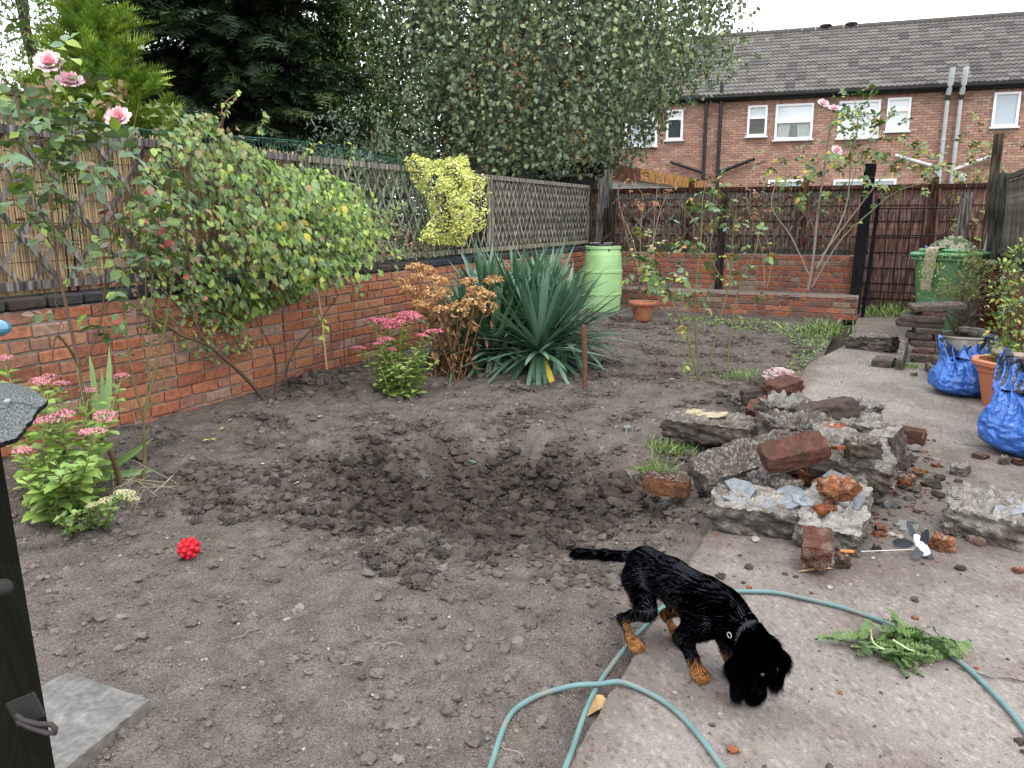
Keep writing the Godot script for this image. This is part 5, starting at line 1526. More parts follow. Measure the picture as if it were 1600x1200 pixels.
	stem(e, PackedVector3Array([Vector3(-4.360, 0.985, -7.817), Vector3(-4.360, 1.332, -7.727), Vector3(-4.360, 1.730, -7.535), Vector3(-4.360, 1.975, -7.284)]), 0.012, 0.005, Color(0.13, 0.1, 0.06), M.bark)
	# dead twigs of a climber on the trellis above the coping
	var w := thing("ivy_growth", "sparse leafy growth on the trellis below the golden shrub", "ivy")
	var wl := wall_mass(w, PackedVector3Array([Vector3(-4.300, 1.065, -5.936), Vector3(-4.300, 1.400, -6.357), Vector3(-4.300, 1.339, -6.795), Vector3(-4.300, 1.075, -7.276), Vector3(-4.300, 0.990, -7.405), Vector3(-4.300, 1.009, -6.551), Vector3(-4.300, 1.005, -6.029)]), -4.38, 0.1, 260, 0.04, 0.2)
	put_leaves(w, wl, leaf_set([Color(0.1, 0.13, 0.07), Color(0.3, 0.16, 0.08)], 1.0, 0.6, M.leaf), 40, [Color(0.1, 0.13, 0.07), Color(0.14, 0.17, 0.1), Color(0.3, 0.16, 0.08)], small_leaf(1.0, 0.6, M.leaf))


func floret_head(cols: Array, n: int, flat: float, m: Material, s := 0.16) -> ArrayMesh:
	var b := MB.new()
	for i in n:
		b.col = vary(pick(cols), 0.15)
		var r := sqrt(rng.randf())
		var a := rr(0, TAU)
		var o := Vector3(r * cos(a), (sqrt(maxf(0.0, 1.0 - r * r)) * flat) + rr(-0.06, 0.06), r * sin(a))
		var q := s * rr(0.7, 1.2)
		var bs := aim(Vector3(o.x, 0.8, o.z), rv(1.0))
		# a bud of four sides with a crown
		var top := o + bs.y * q * 0.8
		var ring: Array[Vector3] = []
		for k in 5: ring.append(o + (bs.x * cos(TAU * k / 5.0) + bs.z * sin(TAU * k / 5.0)) * q * 0.55 + bs.y * q * 0.35)
		for k in 5:
			b.to(ring[k], ring[(k + 1) % 5], top, o)
			b.to(ring[k], ring[(k + 1) % 5], o - bs.y * q * 0.3, o + bs.y * q * 0.3)
	return b.build(m)


func sedum(t: Node3D, base: Vector3, tips: Array, cols: Array, pink: Array, leafsize: float, green := 0.0) -> void:
	var set := leaf_set(cols, 1.0, 0.62, M.leaf, [0.15, 0.35], 0.25, 4)
	var heads := [floret_head(pink, 130, 0.35, M.petal), floret_head(pink, 110, 0.42, M.petal), floret_head(pink, 140, 0.3, M.petal)]
	var list := []
	for q in tips:
		var tip: Vector3 = q[0]
		var s: float = q[1]
		var ft := base + Vector3((tip.x - base.x) * 0.35 + rr(-0.05, 0.05), 0, (tip.z - base.z) * 0.35 + rr(-0.05, 0.05))
		ft.y = soil_h(ft.x, ft.z) - 0.01
		var mid := ft.lerp(tip, 0.5) + Vector3(0, 0.04, 0) + rv(0.02)
		var line := PackedVector3Array([ft, mid, tip])
		stem(t, line, 0.006, 0.004, Color(0.2, 0.2, 0.08), M.twig)
		var n := int(ft.distance_to(tip) / 0.032)
		for k in n:
			var f := (k + 0.6) / n
			if f > 0.93: continue
			var p := along(line, f)
			for sg in 2:
				var a := k * 1.57 + sg * PI + rr(-0.3, 0.3)
				var d := Vector3(cos(a), rr(0.1, 0.75), sin(a))
				list.append(Transform3D(aim(d, Vector3.UP + rv(0.25)).scaled(Vector3.ONE * leafsize * (1.15 - 0.6 * f) * rr(0.8, 1.15)), p))
		if s > 0.0:
			for k in 5: stem(t, PackedVector3Array([tip - Vector3(0, s * 0.7, 0), tip + Vector3(rr(-s, s) * 0.6, 0.0, rr(-s, s) * 0.6)]), 0.0025, 0.0018, Color(0.25, 0.25, 0.12), M.twig, "flower_stalk", 4)
			part(t, "flower_head", pick(heads), Transform3D(eul(rr(-10, 10), rr(0, 360), rr(-10, 10)).scaled(Vector3(s, s, s * rr(0.75, 1.0))), tip), "stuff")
	put_leaves(t, list, set, 300, cols, small_leaf(1.0, 0.62, M.leaf))


func flowers() -> void:
	var lush := [Color(0.22, 0.34, 0.065), Color(0.27, 0.4, 0.085), Color(0.18, 0.28, 0.06), Color(0.31, 0.43, 0.12), Color(0.2, 0.3, 0.1)]
	var pink := [Color(0.55, 0.2, 0.24), Color(0.62, 0.27, 0.3), Color(0.45, 0.14, 0.18), Color(0.66, 0.35, 0.36)]
	var s1 := thing("sedum", "lush green sedum with flat pink flower heads at the left wall end", "plant")
	sedum(s1, Vector3(-3.552, 0.030, -2.403), [[Vector3(-3.518, 0.652, -2.350), 0.045], [Vector3(-3.461, 0.475, -2.393), 0.075], [Vector3(-3.481, 0.473, -2.327), 0.05], [Vector3(-3.275, 0.420, -2.411), 0.068], [Vector3(-3.359, 0.459, -2.550), 0.06], [Vector3(-3.707, 0.579, -2.584), 0.05], [Vector3(-3.580, 0.548, -2.636), 0.045], [Vector3(-3.521, 0.597, -2.788), 0.045], [Vector3(-3.467, 0.371, -2.197), 0.042], [Vector3(-3.768, 0.610, -2.562), 0.045], [Vector3(-3.294, 0.249, -2.137), 0.0], [Vector3(-3.152, 0.319, -2.164), 0.0], [Vector3(-3.374, 0.290, -2.109), 0.0], [Vector3(-3.227, 0.314, -2.297), 0.0], [Vector3(-3.240, 0.358, -2.188), 0.0], [Vector3(-3.979, 0.704, -2.485), 0.05], [Vector3(-3.146, 0.357, -2.288), 0.0], [Vector3(-3.507, 0.385, -2.181), 0.0]], lush, pink, 0.11)
	var s0 := thing("sedum", "low sprawling sedum with pale green buds at foot of pink sedum", "plant")
	sedum(s0, Vector3(-3.400, 0.020, -2.408), [[Vector3(-2.949, 0.216, -2.292), 0.045], [Vector3(-2.922, 0.194, -2.300), 0.035], [Vector3(-3.022, 0.186, -2.251), 0.03], [Vector3(-3.071, 0.166, -2.223), 0.025], [Vector3(-2.939, 0.171, -2.230), 0.0], [Vector3(-3.043, 0.175, -2.126), 0.0], [Vector3(-3.103, 0.162, -2.094), 0.0]], [Color(0.14, 0.22, 0.06), Color(0.2, 0.3, 0.08), Color(0.12, 0.19, 0.09)], [Color(0.5, 0.5, 0.28), Color(0.56, 0.46, 0.32), Color(0.42, 0.46, 0.22)], 0.05)
	var s2 := thing("sedum", "bushy sedum with rose pink heads between the bamboo cane and dead hydrangea", "plant")
	sedum(s2, Vector3(-3.535, 0.040, -5.284), [[Vector3(-3.534, 0.605, -5.549), 0.1], [Vector3(-3.564, 0.560, -5.468), 0.1], [Vector3(-3.691, 0.560, -5.408), 0.085], [Vector3(-3.631, 0.519, -5.427), 0.085], [Vector3(-3.757, 0.570, -5.379), 0.075], [Vector3(-3.613, 0.438, -5.304), 0.07], [Vector3(-3.656, 0.407, -5.276), 0.05], [Vector3(-3.342, 0.477, -5.609), 0.075], [Vector3(-3.560, 0.362, -5.312), 0.04], [Vector3(-3.861, 0.356, -5.281), 0.06], [Vector3(-3.399, 0.458, -5.522), 0.05], [Vector3(-3.332, 0.388, -5.312), 0.0], [Vector3(-3.238, 0.364, -5.350), 0.0], [Vector3(-3.163, 0.290, -5.368), 0.0], [Vector3(-3.344, 0.323, -5.235), 0.0], [Vector3(-3.432, 0.299, -5.187), 0.0], [Vector3(-3.273, 0.240, -5.305), 0.0], [Vector3(-3.569, 0.240, -5.166), 0.0]], [Color(0.17, 0.26, 0.05), Color(0.22, 0.32, 0.07), Color(0.13, 0.2, 0.045), Color(0.25, 0.34, 0.1)], [Color(0.55, 0.15, 0.2), Color(0.6, 0.2, 0.26), Color(0.46, 0.11, 0.16)], 0.1)
	# hydrangea with dead heads
	var h := thing("hydrangea", "dead hydrangea with tan papery flower heads beside the yucca", "shrub")
	var tan := [Color(0.42, 0.24, 0.1), Color(0.5, 0.31, 0.15), Color(0.34, 0.17, 0.07), Color(0.56, 0.37, 0.2)]
	var hm := []
	for k in 4:
		var b := MB.new()
		for i in 150:
			b.col = vary(pick(tan), 0.2)
			var o := rv(1.0).normalized()
			o.y = absf(o.y) * 0.75 - 0.12
			b.leaf(Transform3D(aim(rv(1.0), o + rv(0.5)).scaled(Vector3.ONE * 0.27), o * rr(0.85, 1.02)), 1.0, 0.85, rr(-0.4, 0.5), 0.4, 2)
		hm.append(b.build(M.dry))
	var hb := Vector3(-3.421, 0.050, -6.022)
	var dl := []
	for q in [Vector3(-3.762, 0.961, -6.031), Vector3(-3.868, 0.841, -5.954), Vector3(-3.742, 0.784, -5.887), Vector3(-3.692, 0.892, -5.935), Vector3(-3.669, 0.939, -6.070), Vector3(-3.524, 0.860, -6.007), Vector3(-3.439, 0.761, -5.911), Vector3(-3.499, 0.772, -5.885), Vector3(-3.584, 0.670, -5.822), Vector3(-3.336, 0.841, -6.204), Vector3(-3.140, 0.857, -6.300), Vector3(-3.216, 0.768, -6.130), Vector3(-3.102, 0.740, -6.065), Vector3(-3.075, 0.654, -6.058), Vector3(-3.296, 0.644, -5.952), Vector3(-3.417, 0.617, -5.889), Vector3(-3.198, 0.708, -6.012)]:
		var ft := hb + Vector3(rr(-0.12, 0.12), -0.05, rr(-0.12, 0.12))
		stem(h, PackedVector3Array([ft, ft.lerp(q, 0.5) + rv(0.05) + Vector3(0, 0.08, 0), q]), 0.007, 0.005, vary(Color(0.2, 0.11, 0.06), 0.2), M.twig)
		part(h, "flower_head", pick(hm), Transform3D(eul(rr(-20, 20), rr(0, 360), rr(-20, 20)).scaled(Vector3(1.1, 0.95, 1.1) * rr(0.068, 0.09)), q), "stuff")
		for k in 15:
			var p: Vector3 = q.lerp(ft, rr(0.12, 0.85)) + rv(0.09)
			dl.append(Transform3D(aim(Vector3(rr(-0.5, 0.5), -1, rr(-0.5, 0.5)), rv(1.0))* Basis.from_scale(Vector3(rr(0.5, 1.0), 1, 1) * rr(0.05, 0.1)), p))
	put_leaves(h, dl, leaf_set([Color(0.17, 0.095, 0.05), Color(0.13, 0.07, 0.04), Color(0.24, 0.14, 0.075)], 1.0, 0.5, M.dry, [0.5, -0.6, 0.9], 0.9, 5), 230, tan, small_leaf(1.0, 0.5, M.dry), "dead_leaf")
	# yucca
	var y := thing("yucca", "big spiky yucca clump with blue-green sword leaves in front of the water butt", "yucca")
	var yc := [Color(0.065, 0.135, 0.08), Color(0.085, 0.165, 0.105), Color(0.12, 0.21, 0.14), Color(0.05, 0.11, 0.065), Color(0.16, 0.25, 0.18)]
	var sets := []
	for bend in [0.02, 0.12, 0.42]: sets.append(leaf_set(yc, 1.0, 0.058, M.leaf, [bend], 0.3, 5, 0.55))
	var dead := leaf_set([Color(0.45, 0.35, 0.05), Color(0.4, 0.24, 0.08), Color(0.3, 0.2, 0.1)], 1.0, 0.055, M.leaf, [0.3, 0.5], 0.3, 5, 0.55)
	var heads := [[Vector3(-3.225, 0.211, -6.450), 0.66, 130], [Vector3(-2.766, 0.243, -6.447), 0.7, 170], [Vector3(-3.089, 0.413, -6.786), 0.74, 130], [Vector3(-2.652, 0.314, -6.742), 0.66, 110], [Vector3(-3.487, 0.241, -6.446), 0.62, 110], [Vector3(-2.958, 0.495, -7.092), 0.66, 100], [Vector3(-3.410, 0.448, -6.756), 0.68, 110]]
	var blades := []
	for q in heads:
		var o: Vector3 = q[0]
		stem(y, PackedVector3Array([Vector3(o.x, soil_h(o.x, o.z) - 0.05, o.z), o + Vector3(0, -0.1, 0), o]), 0.05, 0.045, Color(0.2, 0.15, 0.08), M.bark, "trunk", 8)
		var n: int = q[2]
		for i in n:
			var f := float(i) / n
			var el := deg_to_rad(lerpf(86.0, -26.0, pow(f, 1.05)) + rr(-8, 8))
			var a := i * 2.39996 + rr(-0.2, 0.2)
			var d := Vector3(cos(a) * cos(el), sin(el), sin(a) * cos(el))
			var l: float = q[1] * rr(0.82, 1.2) * (0.9 if f < 0.1 else 1.0)
			var set: Array = sets[0] if f < 0.45 else (sets[1] if f < 0.78 else sets[2])
			if f > 0.9 and rng.randf() < 0.2: set = dead
			var bb := bscale(aim(d, Vector3.UP + Vector3(-d.x, 0.2, -d.z) * 0.6), Vector3(rr(0.72, 1.02), l, l))
			blades.append([(o + d * l).distance_to(CAM) + 0.3 * absf(f - 0.5), pick(set), Transform3D(bb, o + d * 0.02)])
	blades.sort_custom(func(p, r): return p[0] < r[0])
	var more := []
	var mc := PackedColorArray()
	for i in blades.size():
		if i < 300: part(y, "blade", blades[i][1], blades[i][2])
		else:
			more.append(blades[i][2])
			mc.append(vary(pick(yc), 0.15))
	var bl0 := MB.new()
	bl0.leaf(Transform3D.IDENTITY, 1.0, 0.058, 0.08, 0.3, 5, 0.0, 0.55)
	scatter(y, "foliage", bl0.build(M.leaf), more, mc)
	# dandelion heap pulled up on the path
	var wd := thing("weed_heap", "pulled-up heap of jagged dandelion leaves lying across the hose", "weeds")
	var wc := [Color(0.075, 0.135, 0.035), Color(0.1, 0.16, 0.05), Color(0.06, 0.105, 0.035), Color(0.13, 0.175, 0.08)]
	var wset := []
	for c in wc:
		for k in 2:
			var b := MB.new()
			b.col = c
			var pm := Vector3.ZERO
			var pw := 0.01
			for i in 9:
				var s := (i + 1) / 9.0
				var m := Vector3(0.05 * sin(s * 3.0 + k), s, 0.10 * sin(s * 2.6 + k * 2.0) + 0.02 * sin(s * 17.0))
				var w := 0.05 + 0.17 * sin(PI * pow(s, 1.2)) * (rr(0.9, 1.3) if i % 3 == 1 else rr(0.4, 0.75))
				if i == 8: w = 0.0
				b.quad(pm + Vector3(-pw, 0, 0.02), pm, m, m + Vector3(-w, -0.05, 0.02 + rr(0, 0.03)))
				b.quad(pm, pm + Vector3(pw, 0, 0.02), m + Vector3(w, -0.05, 0.02 + rr(0, 0.03)), m)
				pm = m
				pw = w
			wset.append(b.build(M.leaf))
	var wo := Vector3(0.076, 0.000, -2.702)
	var wo2 := Vector3(0.201, 0.000, -2.761)
	for i in 120:
		var second := i > 55
		var o := (wo2 if second else wo) + Vector3(rr(-0.075, 0.075), rr(0.004, 0.035), rr(-0.06, 0.06))
		var a := rr(0, TAU)
		var l := rr(0.05, 0.1) if second else rr(0.06, 0.15)
		var d := Vector3(cos(a) * (1.0 if second else 1.2), rr(-0.1, 0.6 if second else 0.25), sin(a) * 0.75)
		part(wd, "leaf", pick(wset), Transform3D(bscale(aim(d, Vector3.UP + rv(0.8)), Vector3(l * (1.3 if second else 0.8), l, l)), o))
	for q in [[Vector3(-0.011, 0.010, -2.665), Vector3(0.068, 0.040, -2.635), Vector3(0.113, 0.020, -2.660)], [Vector3(0.043, 0.020, -2.786), Vector3(0.054, 0.050, -2.640), Vector3(0.093, 0.030, -2.653)], [Vector3(0.110, 0.050, -2.689), Vector3(0.158, 0.040, -2.665), Vector3(0.197, 0.020, -2.700)]]:
		stem(wd, PackedVector3Array(q), 0.004, 0.0025, Color(0.36, 0.4, 0.2), M.twig, "stalk")
	# scraggly half-dead shrub in the bowl
	var sc := thing("dying_shrub", "scraggly half-dead shrub with yellow-green tips growing from the pale bowl", "shrub")
	var so := Vector3(0.735, 0.143, -9.593)
	var tw := MB.new()
	var tips := []
	for i in 7:
		var tip := so + Vector3(rr(-0.42, 0.3), rr(0.45, 0.9), rr(-0.25, 0.25))
		stem(sc, PackedVector3Array([so + rv(0.05), so.lerp(tip, 0.5) + rv(0.07), tip]), 0.011, 0.004, Color(0.2, 0.15, 0.11), M.bark, "branch")
		for k in 42:
			var p := so.lerp(tip, rr(0.12, 1.0)) + rv(0.05)
			var d := Vector3(rr(-1, 1), rr(-0.1, 0.9), rr(-1, 1)).normalized()
			tw.col = vary(pick([Color(0.24, 0.19, 0.14), Color(0.3, 0.25, 0.17), Color(0.17, 0.12, 0.09)]), 0.2)
			var e := p + d * rr(0.1, 0.26)
			tw.tube(PackedVector3Array([p, p.lerp(e, 0.5) + rv(0.02), e]), 0.0028, 0.0012, 3, false)
			if e.y > so.y + 0.42 and rng.randf() < 0.7: tips.append(e)
	part(sc, "twigs", tw.build(M.twig), Transform3D.IDENTITY, "stuff")
	for q in [Vector3(0.350, 0.977, -9.434), Vector3(0.407, 0.880, -9.439), Vector3(0.686, 0.977, -9.593), Vector3(0.791, 0.945, -9.634), Vector3(0.740, 0.847, -9.588), Vector3(0.340, 0.815, -9.393), Vector3(0.884, 0.912, -9.671)]:
		for k in 9: tips.append(q + rv(0.07))
	var fl := []
	var fcs := PackedColorArray()
	for q in tips:
		for k in 9:
			fl.append(Transform3D(aim(Vector3(rr(-1, 1), rr(0, 1.3), rr(-1, 1)), rv(1.0)).scaled(Vector3.ONE * rr(0.025, 0.05)), q + rv(0.03)))
			fcs.append(vary(pick([Color(0.2, 0.24, 0.07), Color(0.26, 0.28, 0.1), Color(0.14, 0.18, 0.06)]), 0.2))
	scatter(sc, "foliage", small_leaf(1.0, 0.3, M.leaf), fl, fcs)
	# shrub in the stone pot on the right
	var rs := thing("potted_shrub", "yellow-green leafy shrub growing in the stone pot at the right edge", "shrub")
	var ro := Vector3(0.951, 0.191, -7.279)
	var rl := []
	for q in [Vector3(0.815, 0.956, -7.391), Vector3(0.879, 1.109, -7.343), Vector3(0.787, 0.623, -7.188), Vector3(0.854, 0.731, -7.132), Vector3(0.857, 0.444, -7.068), Vector3(0.945, 0.866, -7.318), Vector3(1.011, 0.623, -7.294), Vector3(0.919, 0.492, -7.108), Vector3(0.805, 0.808, -7.352), Vector3(1.022, 1.012, -7.388), Vector3(0.822, 0.349, -7.029), Vector3(0.796, 0.526, -7.170), Vector3(1.020, 0.349, -7.122)]:
		stem(rs, PackedVector3Array([ro + rv(0.04), ro.lerp(q, 0.5) + rv(0.05), q]), 0.006, 0.003, Color(0.16, 0.12, 0.08), M.bark)
		for k in 70:
			var d := rv(1.0)
			rl.append(Transform3D(aim(d + Vector3(0, 0.4, 0), Vector3.UP + rv(0.7)).scaled(Vector3.ONE * rr(0.03, 0.052)), q + d * rr(0.03, 0.12)))
	put_leaves(rs, rl, leaf_set([Color(0.22, 0.29, 0.06), Color(0.14, 0.22, 0.06), Color(0.3, 0.35, 0.08), Color(0.08, 0.15, 0.07), Color(0.1, 0.19, 0.1), Color(0.34, 0.22, 0.07)], 1.0, 0.62, M.leaf), 280, [Color(0.2, 0.27, 0.06), Color(0.12, 0.19, 0.06), Color(0.28, 0.3, 0.08)], small_leaf(1.0, 0.62, M.leaf))


func grasses() -> void:
	var bl := MB.new()
	bl.leaf(Transform3D.IDENTITY, 1.0, 0.09, 0.5, 0.2, 3, 0.0, 0.6)
	var gm := bl.build(M.leaf)
	var lf := small_leaf(1.0, 0.7, M.leaf)
	var spots := [["grass", "bright tuft of grass by the fallen slab at the bed edge", Vector3(-1.170, 0.000, -4.925), 0.16, 0.05, 300, 0.09], ["grass", "grass tuft with a broad weed just behind the lone brick", Vector3(-1.170, 0.000, -4.465), 0.13, 0.07, 260, 0.085], ["grass", "green tuft at the foot of the middle rose bush", Vector3(-1.129, 0.000, -7.282), 0.2, 0.14, 240, 0.08], ["grass", "strip of weedy grass in front of the brick stack on the path", Vector3(0.124, 0.000, -8.394), 0.26, 0.07, 420, 0.07], ["grass", "tall weedy tuft beside the planter corner", Vector3(-0.703, 0.000, -10.555), 0.26, 0.35, 420, 0.17], ["grass", "weeds at the foot of the iron gate", Vector3(-0.004, 0.000, -12.948), 0.4, 0.25, 340, 0.2]]
	for s in spots:
		var xs := []
		var cs := PackedColorArray()
		for k in s[5]:
			var o: Vector3 = s[2] + Vector3(rng.randfn() * s[3] * 0.5, 0, rng.randfn() * s[4] * 0.5 * 2.0)
			o.y = (soil_h(o.x, o.z) if o.x < -0.66 else 0.0) - 0.005
			xs.append(Transform3D(aim(Vector3(rr(-0.8, 0.8), 1, rr(-0.8, 0.8)), rv(1.0)).scaled(Vector3.ONE * s[6] * rr(0.5, 1.2)), o))
			cs.append(vary(pick([Color(0.13, 0.2, 0.05), Color(0.16, 0.24, 0.07), Color(0.1, 0.16, 0.045), Color(0.24, 0.26, 0.13)]), 0.2))
		tagstuff(scatter(self, s[0], gm, xs, cs), s[1], "grass")
	# low ground cover along the planter
	var xs := []
	var cs := PackedColorArray()
	var poly := PackedVector2Array()
	for p in [Vector3(-2.941, 0.000, -11.567), Vector3(-2.131, 0.000, -11.692), Vector3(-1.131, 0.000, -11.373), Vector3(-0.616, 0.000, -10.916), Vector3(-0.571, 0.000, -9.250), Vector3(-0.704, 0.000, -7.416), Vector3(-0.895, 0.000, -7.842), Vector3(-0.823, 0.000, -9.132), Vector3(-1.170, 0.000, -10.335), Vector3(-1.725, 0.000, -10.395), Vector3(-2.187, 0.000, -10.658), Vector3(-2.672, 0.000, -10.875)]: poly.append(Vector2(p.x, p.z))
	for k in 3300:
		var q := in_wall(poly)
		if noise.get_noise_2d(q.x * 3.0, q.y * 3.0) + 0.1 * rng.randfn() < -0.02: continue
		var y := soil_h(q.x, q.y)
		xs.append(Transform3D(aim(Vector3(rr(-1, 1), rr(0.3, 1.0), rr(-1, 1)), Vector3.UP + rv(0.6)).scaled(Vector3.ONE * rr(0.018, 0.042)), Vector3(q.x, maxf(y, -0.02) + rr(0, 0.02), q.y)))
		cs.append(vary(pick([Color(0.15, 0.22, 0.07), Color(0.19, 0.26, 0.09), Color(0.13, 0.18, 0.06)]), 0.2))
	tagstuff(scatter(self, "ground_cover", lf, xs, cs), "bright green chickweed carpet along the foot of the planter wall", "ground cover")
	# fallen leaves and bits on the soil
	var fl := leaf_set([Color(0.5, 0.42, 0.14), Color(0.42, 0.34, 0.2), Color(0.36, 0.2, 0.08), Color(0.5, 0.44, 0.3)], 0.045, 0.03, M.leaf, [0.2, 0.5], 0.3, 3)
	var fp := [Vector3(-3.946, 0.000, -3.555), Vector3(-3.766, 0.000, -3.512), Vector3(-3.814, 0.000, -3.649), Vector3(-3.845, 0.000, -3.752), Vector3(-3.930, 0.000, -3.907), Vector3(-3.755, 0.000, -3.564), Vector3(-3.553, 0.000, -4.412), Vector3(-3.168, 0.000, -3.362), Vector3(-3.257, 0.000, -4.551), Vector3(-2.818, 0.000, -3.274), Vector3(-1.643, 0.000, -6.665)]
	var fallen := ["leftmost of the left wall group,", "second from left by the left wall,", "third from left by the left wall,", "fourth from left by the left wall,", "topmost beneath the left wall,", "lowest of the left wall group,", "pale, near the foot of the bamboo cane,", "yellow, left of the pit rim,", "pale, below the pink sedum,", "lying at the near left rim of the pit,", "straw-pale, by the middle rose bush,"]
	for i in fp.size():
		var p: Vector3 = fp[i]
		p.y = soil_h(p.x, p.z) + 0.012
		var o := part(self, "fallen_leaf", pick(fl), Transform3D(eul(-80 + rr(-25, 25), rr(0, 360), 0), p))
		tag(o, fallen[i] + " fallen leaf lying on the soil", "leaf", "fallen leaves on the soil")
	var big := MB.new()
	big.col = Color(0.4, 0.26, 0.13)
	big.leaf(Transform3D.IDENTITY, 0.085, 0.06, 0.9, 0.5, 5)
	var bp := Vector3(-0.658, 0.000, -2.088)
	single("dead_leaf", big, M.dry, "curled brown dead leaf in the gap under the hose crossing", "leaf", Transform3D(eul(-70, 120, 10), Vector3(bp.x, -0.035, bp.z)))
	var yb := MB.new()
	yb.col = Color(0.1, 0.24, 0.12)
	yb.leaf(Transform3D.IDENTITY, 0.13, 0.03, 0.1, 0.2, 4)
	var yp := Vector3(-2.362, 0.000, -4.484)
	single("green_leaf", yb, M.leaf, "single green blade of leaf lying at the far rim of the pit", "leaf", Transform3D(eul(-85, 75, 0), Vector3(yp.x, soil_h(yp.x, yp.z) + 0.015, yp.z)))
	# long strap leaves between the two left roses
	var sl := thing("iris_clump", "few long strap leaves between the two rose bushes at the left", "plant")
	var io := Vector3(-3.732, 0.050, -2.739)
	for q in [Vector3(-3.750, 0.668, -2.865), Vector3(-3.700, 0.677, -2.944), Vector3(-3.800, 0.602, -2.819), Vector3(-3.600, 0.556, -2.790), Vector3(-3.550, 0.054, -2.931), Vector3(-3.500, 0.205, -2.864)]:
		var b := MB.new()
		b.col = vary(Color(0.17, 0.27, 0.09), 0.2)
		var d: Vector3 = q - io
		b.leaf(Transform3D(aim(d, Vector3(1, 0.3, 0.3)), io), d.length() * 1.15, 0.04, 0.3, 0.2, 6, 0.0, 0.6)
		part(sl, "blade", b.build(M.leaf))
	for k in 16:
		var b := MB.new()
		b.col = vary(Color(0.36, 0.31, 0.22), 0.25)
		var p := Vector3(-3.407, 0.020, -2.685) + Vector3(rr(-0.15, 0.1), 0, rr(-0.12, 0.12))
		p.y = soil_h(p.x, p.z)
		b.tube(PackedVector3Array([p, p + Vector3(rr(-0.12, 0.12), rr(0.04, 0.14), rr(-0.1, 0.1)), p + Vector3(rr(-0.22, 0.22), rr(0.0, 0.1), rr(-0.15, 0.15))]), 0.0025, 0.0015, 4)
		part(sl, "dry_straw", b.build(M.twig))


# a broken lump: a box whose faces are cut fine and knocked about. col1 is the old face, col2 the broken one (top when rough_top)
func lump(sz: Vector3, sd: int, rough: float, col1: Color, col2: Color, rough_top: bool, cell := 0.0085, fleck := 0.12) -> ArrayMesh:
	var b := MB.new()
	var h := sz * 0.5
	var off := sd * 31.7
	var amp := rough * minf(sz.x, minf(sz.y, sz.z))
	for f in 6:
		var k := f / 2
		var sg := 1.0 if f % 2 == 0 else -1.0
		var broken := (f == 2) if rough_top else (f == 0 or f == 5)
		var n1 := clampi(int(sz[(k + 1) % 3] / cell), 5, 60)
		var n2 := clampi(int(sz[(k + 2) % 3] / cell), 5, 60)
		b.grid(n1, n2, func(a, c):
			var p := Vector3.ZERO
			p[k] = sg
			p[(k + 1) % 3] = (a * 2.0 - 1.0) * sg
			p[(k + 2) % 3] = c * 2.0 - 1.0
			# chipped corners
			var q := p * h
			var nr := noise.get_noise_3d(p.x * 1.3 + off, p.y * 1.3, p.z * 1.3 - off)
			q += q.normalized() * amp * 0.9 * nr
			var w := q * 26.0
			var d := noise2.get_noise_3d(w.x * 0.55 + off, w.y * 0.55, w.z * 0.55)
			var fine := noise2.get_noise_3d(w.x * 2.7 + off, w.y * 2.7, w.z * 2.7)
			var pit := absf(noise2.get_noise_3d(w.x * 1.6 - off, w.y * 1.6, w.z * 1.6)) - 0.2
			var strong := 1.0 if broken else 0.25
			var up := Vector3.ZERO
			up[k] = sg
			# inside a face the break stands proud; towards the edges all faces share one knock
			var inner := clampf(minf(minf(a, 1.0 - a), minf(c, 1.0 - c)) * 7.0, 0.0, 1.0)
			q += up * amp * strong * (0.7 * d + 0.2 * fine + 0.35 * pit) * inner
			q += Vector3(d, noise2.get_noise_3d(w.x * 0.7, w.y * 0.7 + off, w.z * 0.7), fine) * amp * 0.3 * (1.0 - inner)
			var corner := (absf(p.x) + absf(p.y) + absf(p.z) - 2.0)
			if corner > 0.0: q -= q * 0.13 * corner * (0.4 + rough)
			var m := col2 if broken else col1
			var t := 1.0 + 0.3 * d + 0.4 * fine + 0.25 * pit
			var stain := sm(0.02, 0.35, noise.get_noise_3d(w.x * 0.32 - off, w.y * 0.32, w.z * 0.32))
			if broken and fine > 0.2 and fleck > 0.0: m = m.lerp(Color(0.6, 0.56, 0.5), 0.6)
			if not broken and d > 0.25: m = m.lerp(col2, 0.45)
			m = m.lerp(Color(0.16, 0.115, 0.09), 0.55 * stain)
			b.col = Color(m.r * t, m.g * t, m.b * t)
			return q)
	return b.build(M.rubble)


func debris(called: String, label: String, category: String, at: Vector3, rot: Vector3, sz: Vector3, sd: int, rough: float, c1: Color, c2: Color, top := true, group := "broken pieces in the rubble heap", cell := 0.0085) -> MeshInstance3D:
	c1 = (c1 * 1.12).lerp(Color(0.33, 0.3, 0.27), 0.1)
	c2 = c2 * 1.08
	var o := part(self, called, lump(sz, sd, rough, c1, c2, top, cell), Transform3D(eul(rot.x, rot.y, rot.z), at))
	tag(o, label, category, group)
	return o


func shards(o: Node3D, list: Array, c: Color) -> void:
	for s in list:
		var b := MB.new()
		b.col = vary(c, 0.15)
		var n := 6
		var r: float = s[1] * 1.2
		var ring: Array[Vector3] = []
		for k in n: ring.append(Vector3(cos(TAU * k / n + rr(-0.3, 0.3)) * r * rr(0.7, 1.25), 0, sin(TAU * k / n) * r * s[2] * rr(0.7, 1.2)))
		var up := Vector3(0, 0.008, 0)
		for k in n:
			var a := ring[k]
			var d := ring[(k + 1) % n]
			b.to(up, a + up, d + up, Vector3(0, -1, 0))
			b.qo(a, d, d + up, a + up, Vector3.ZERO)
		part(o, "slate_shard", b.build(M.slate), Transform3D(eul(rr(-9, 9), rr(0, 360), rr(-9, 9)), s[0] - Vector3(0, 0.014, 0)))


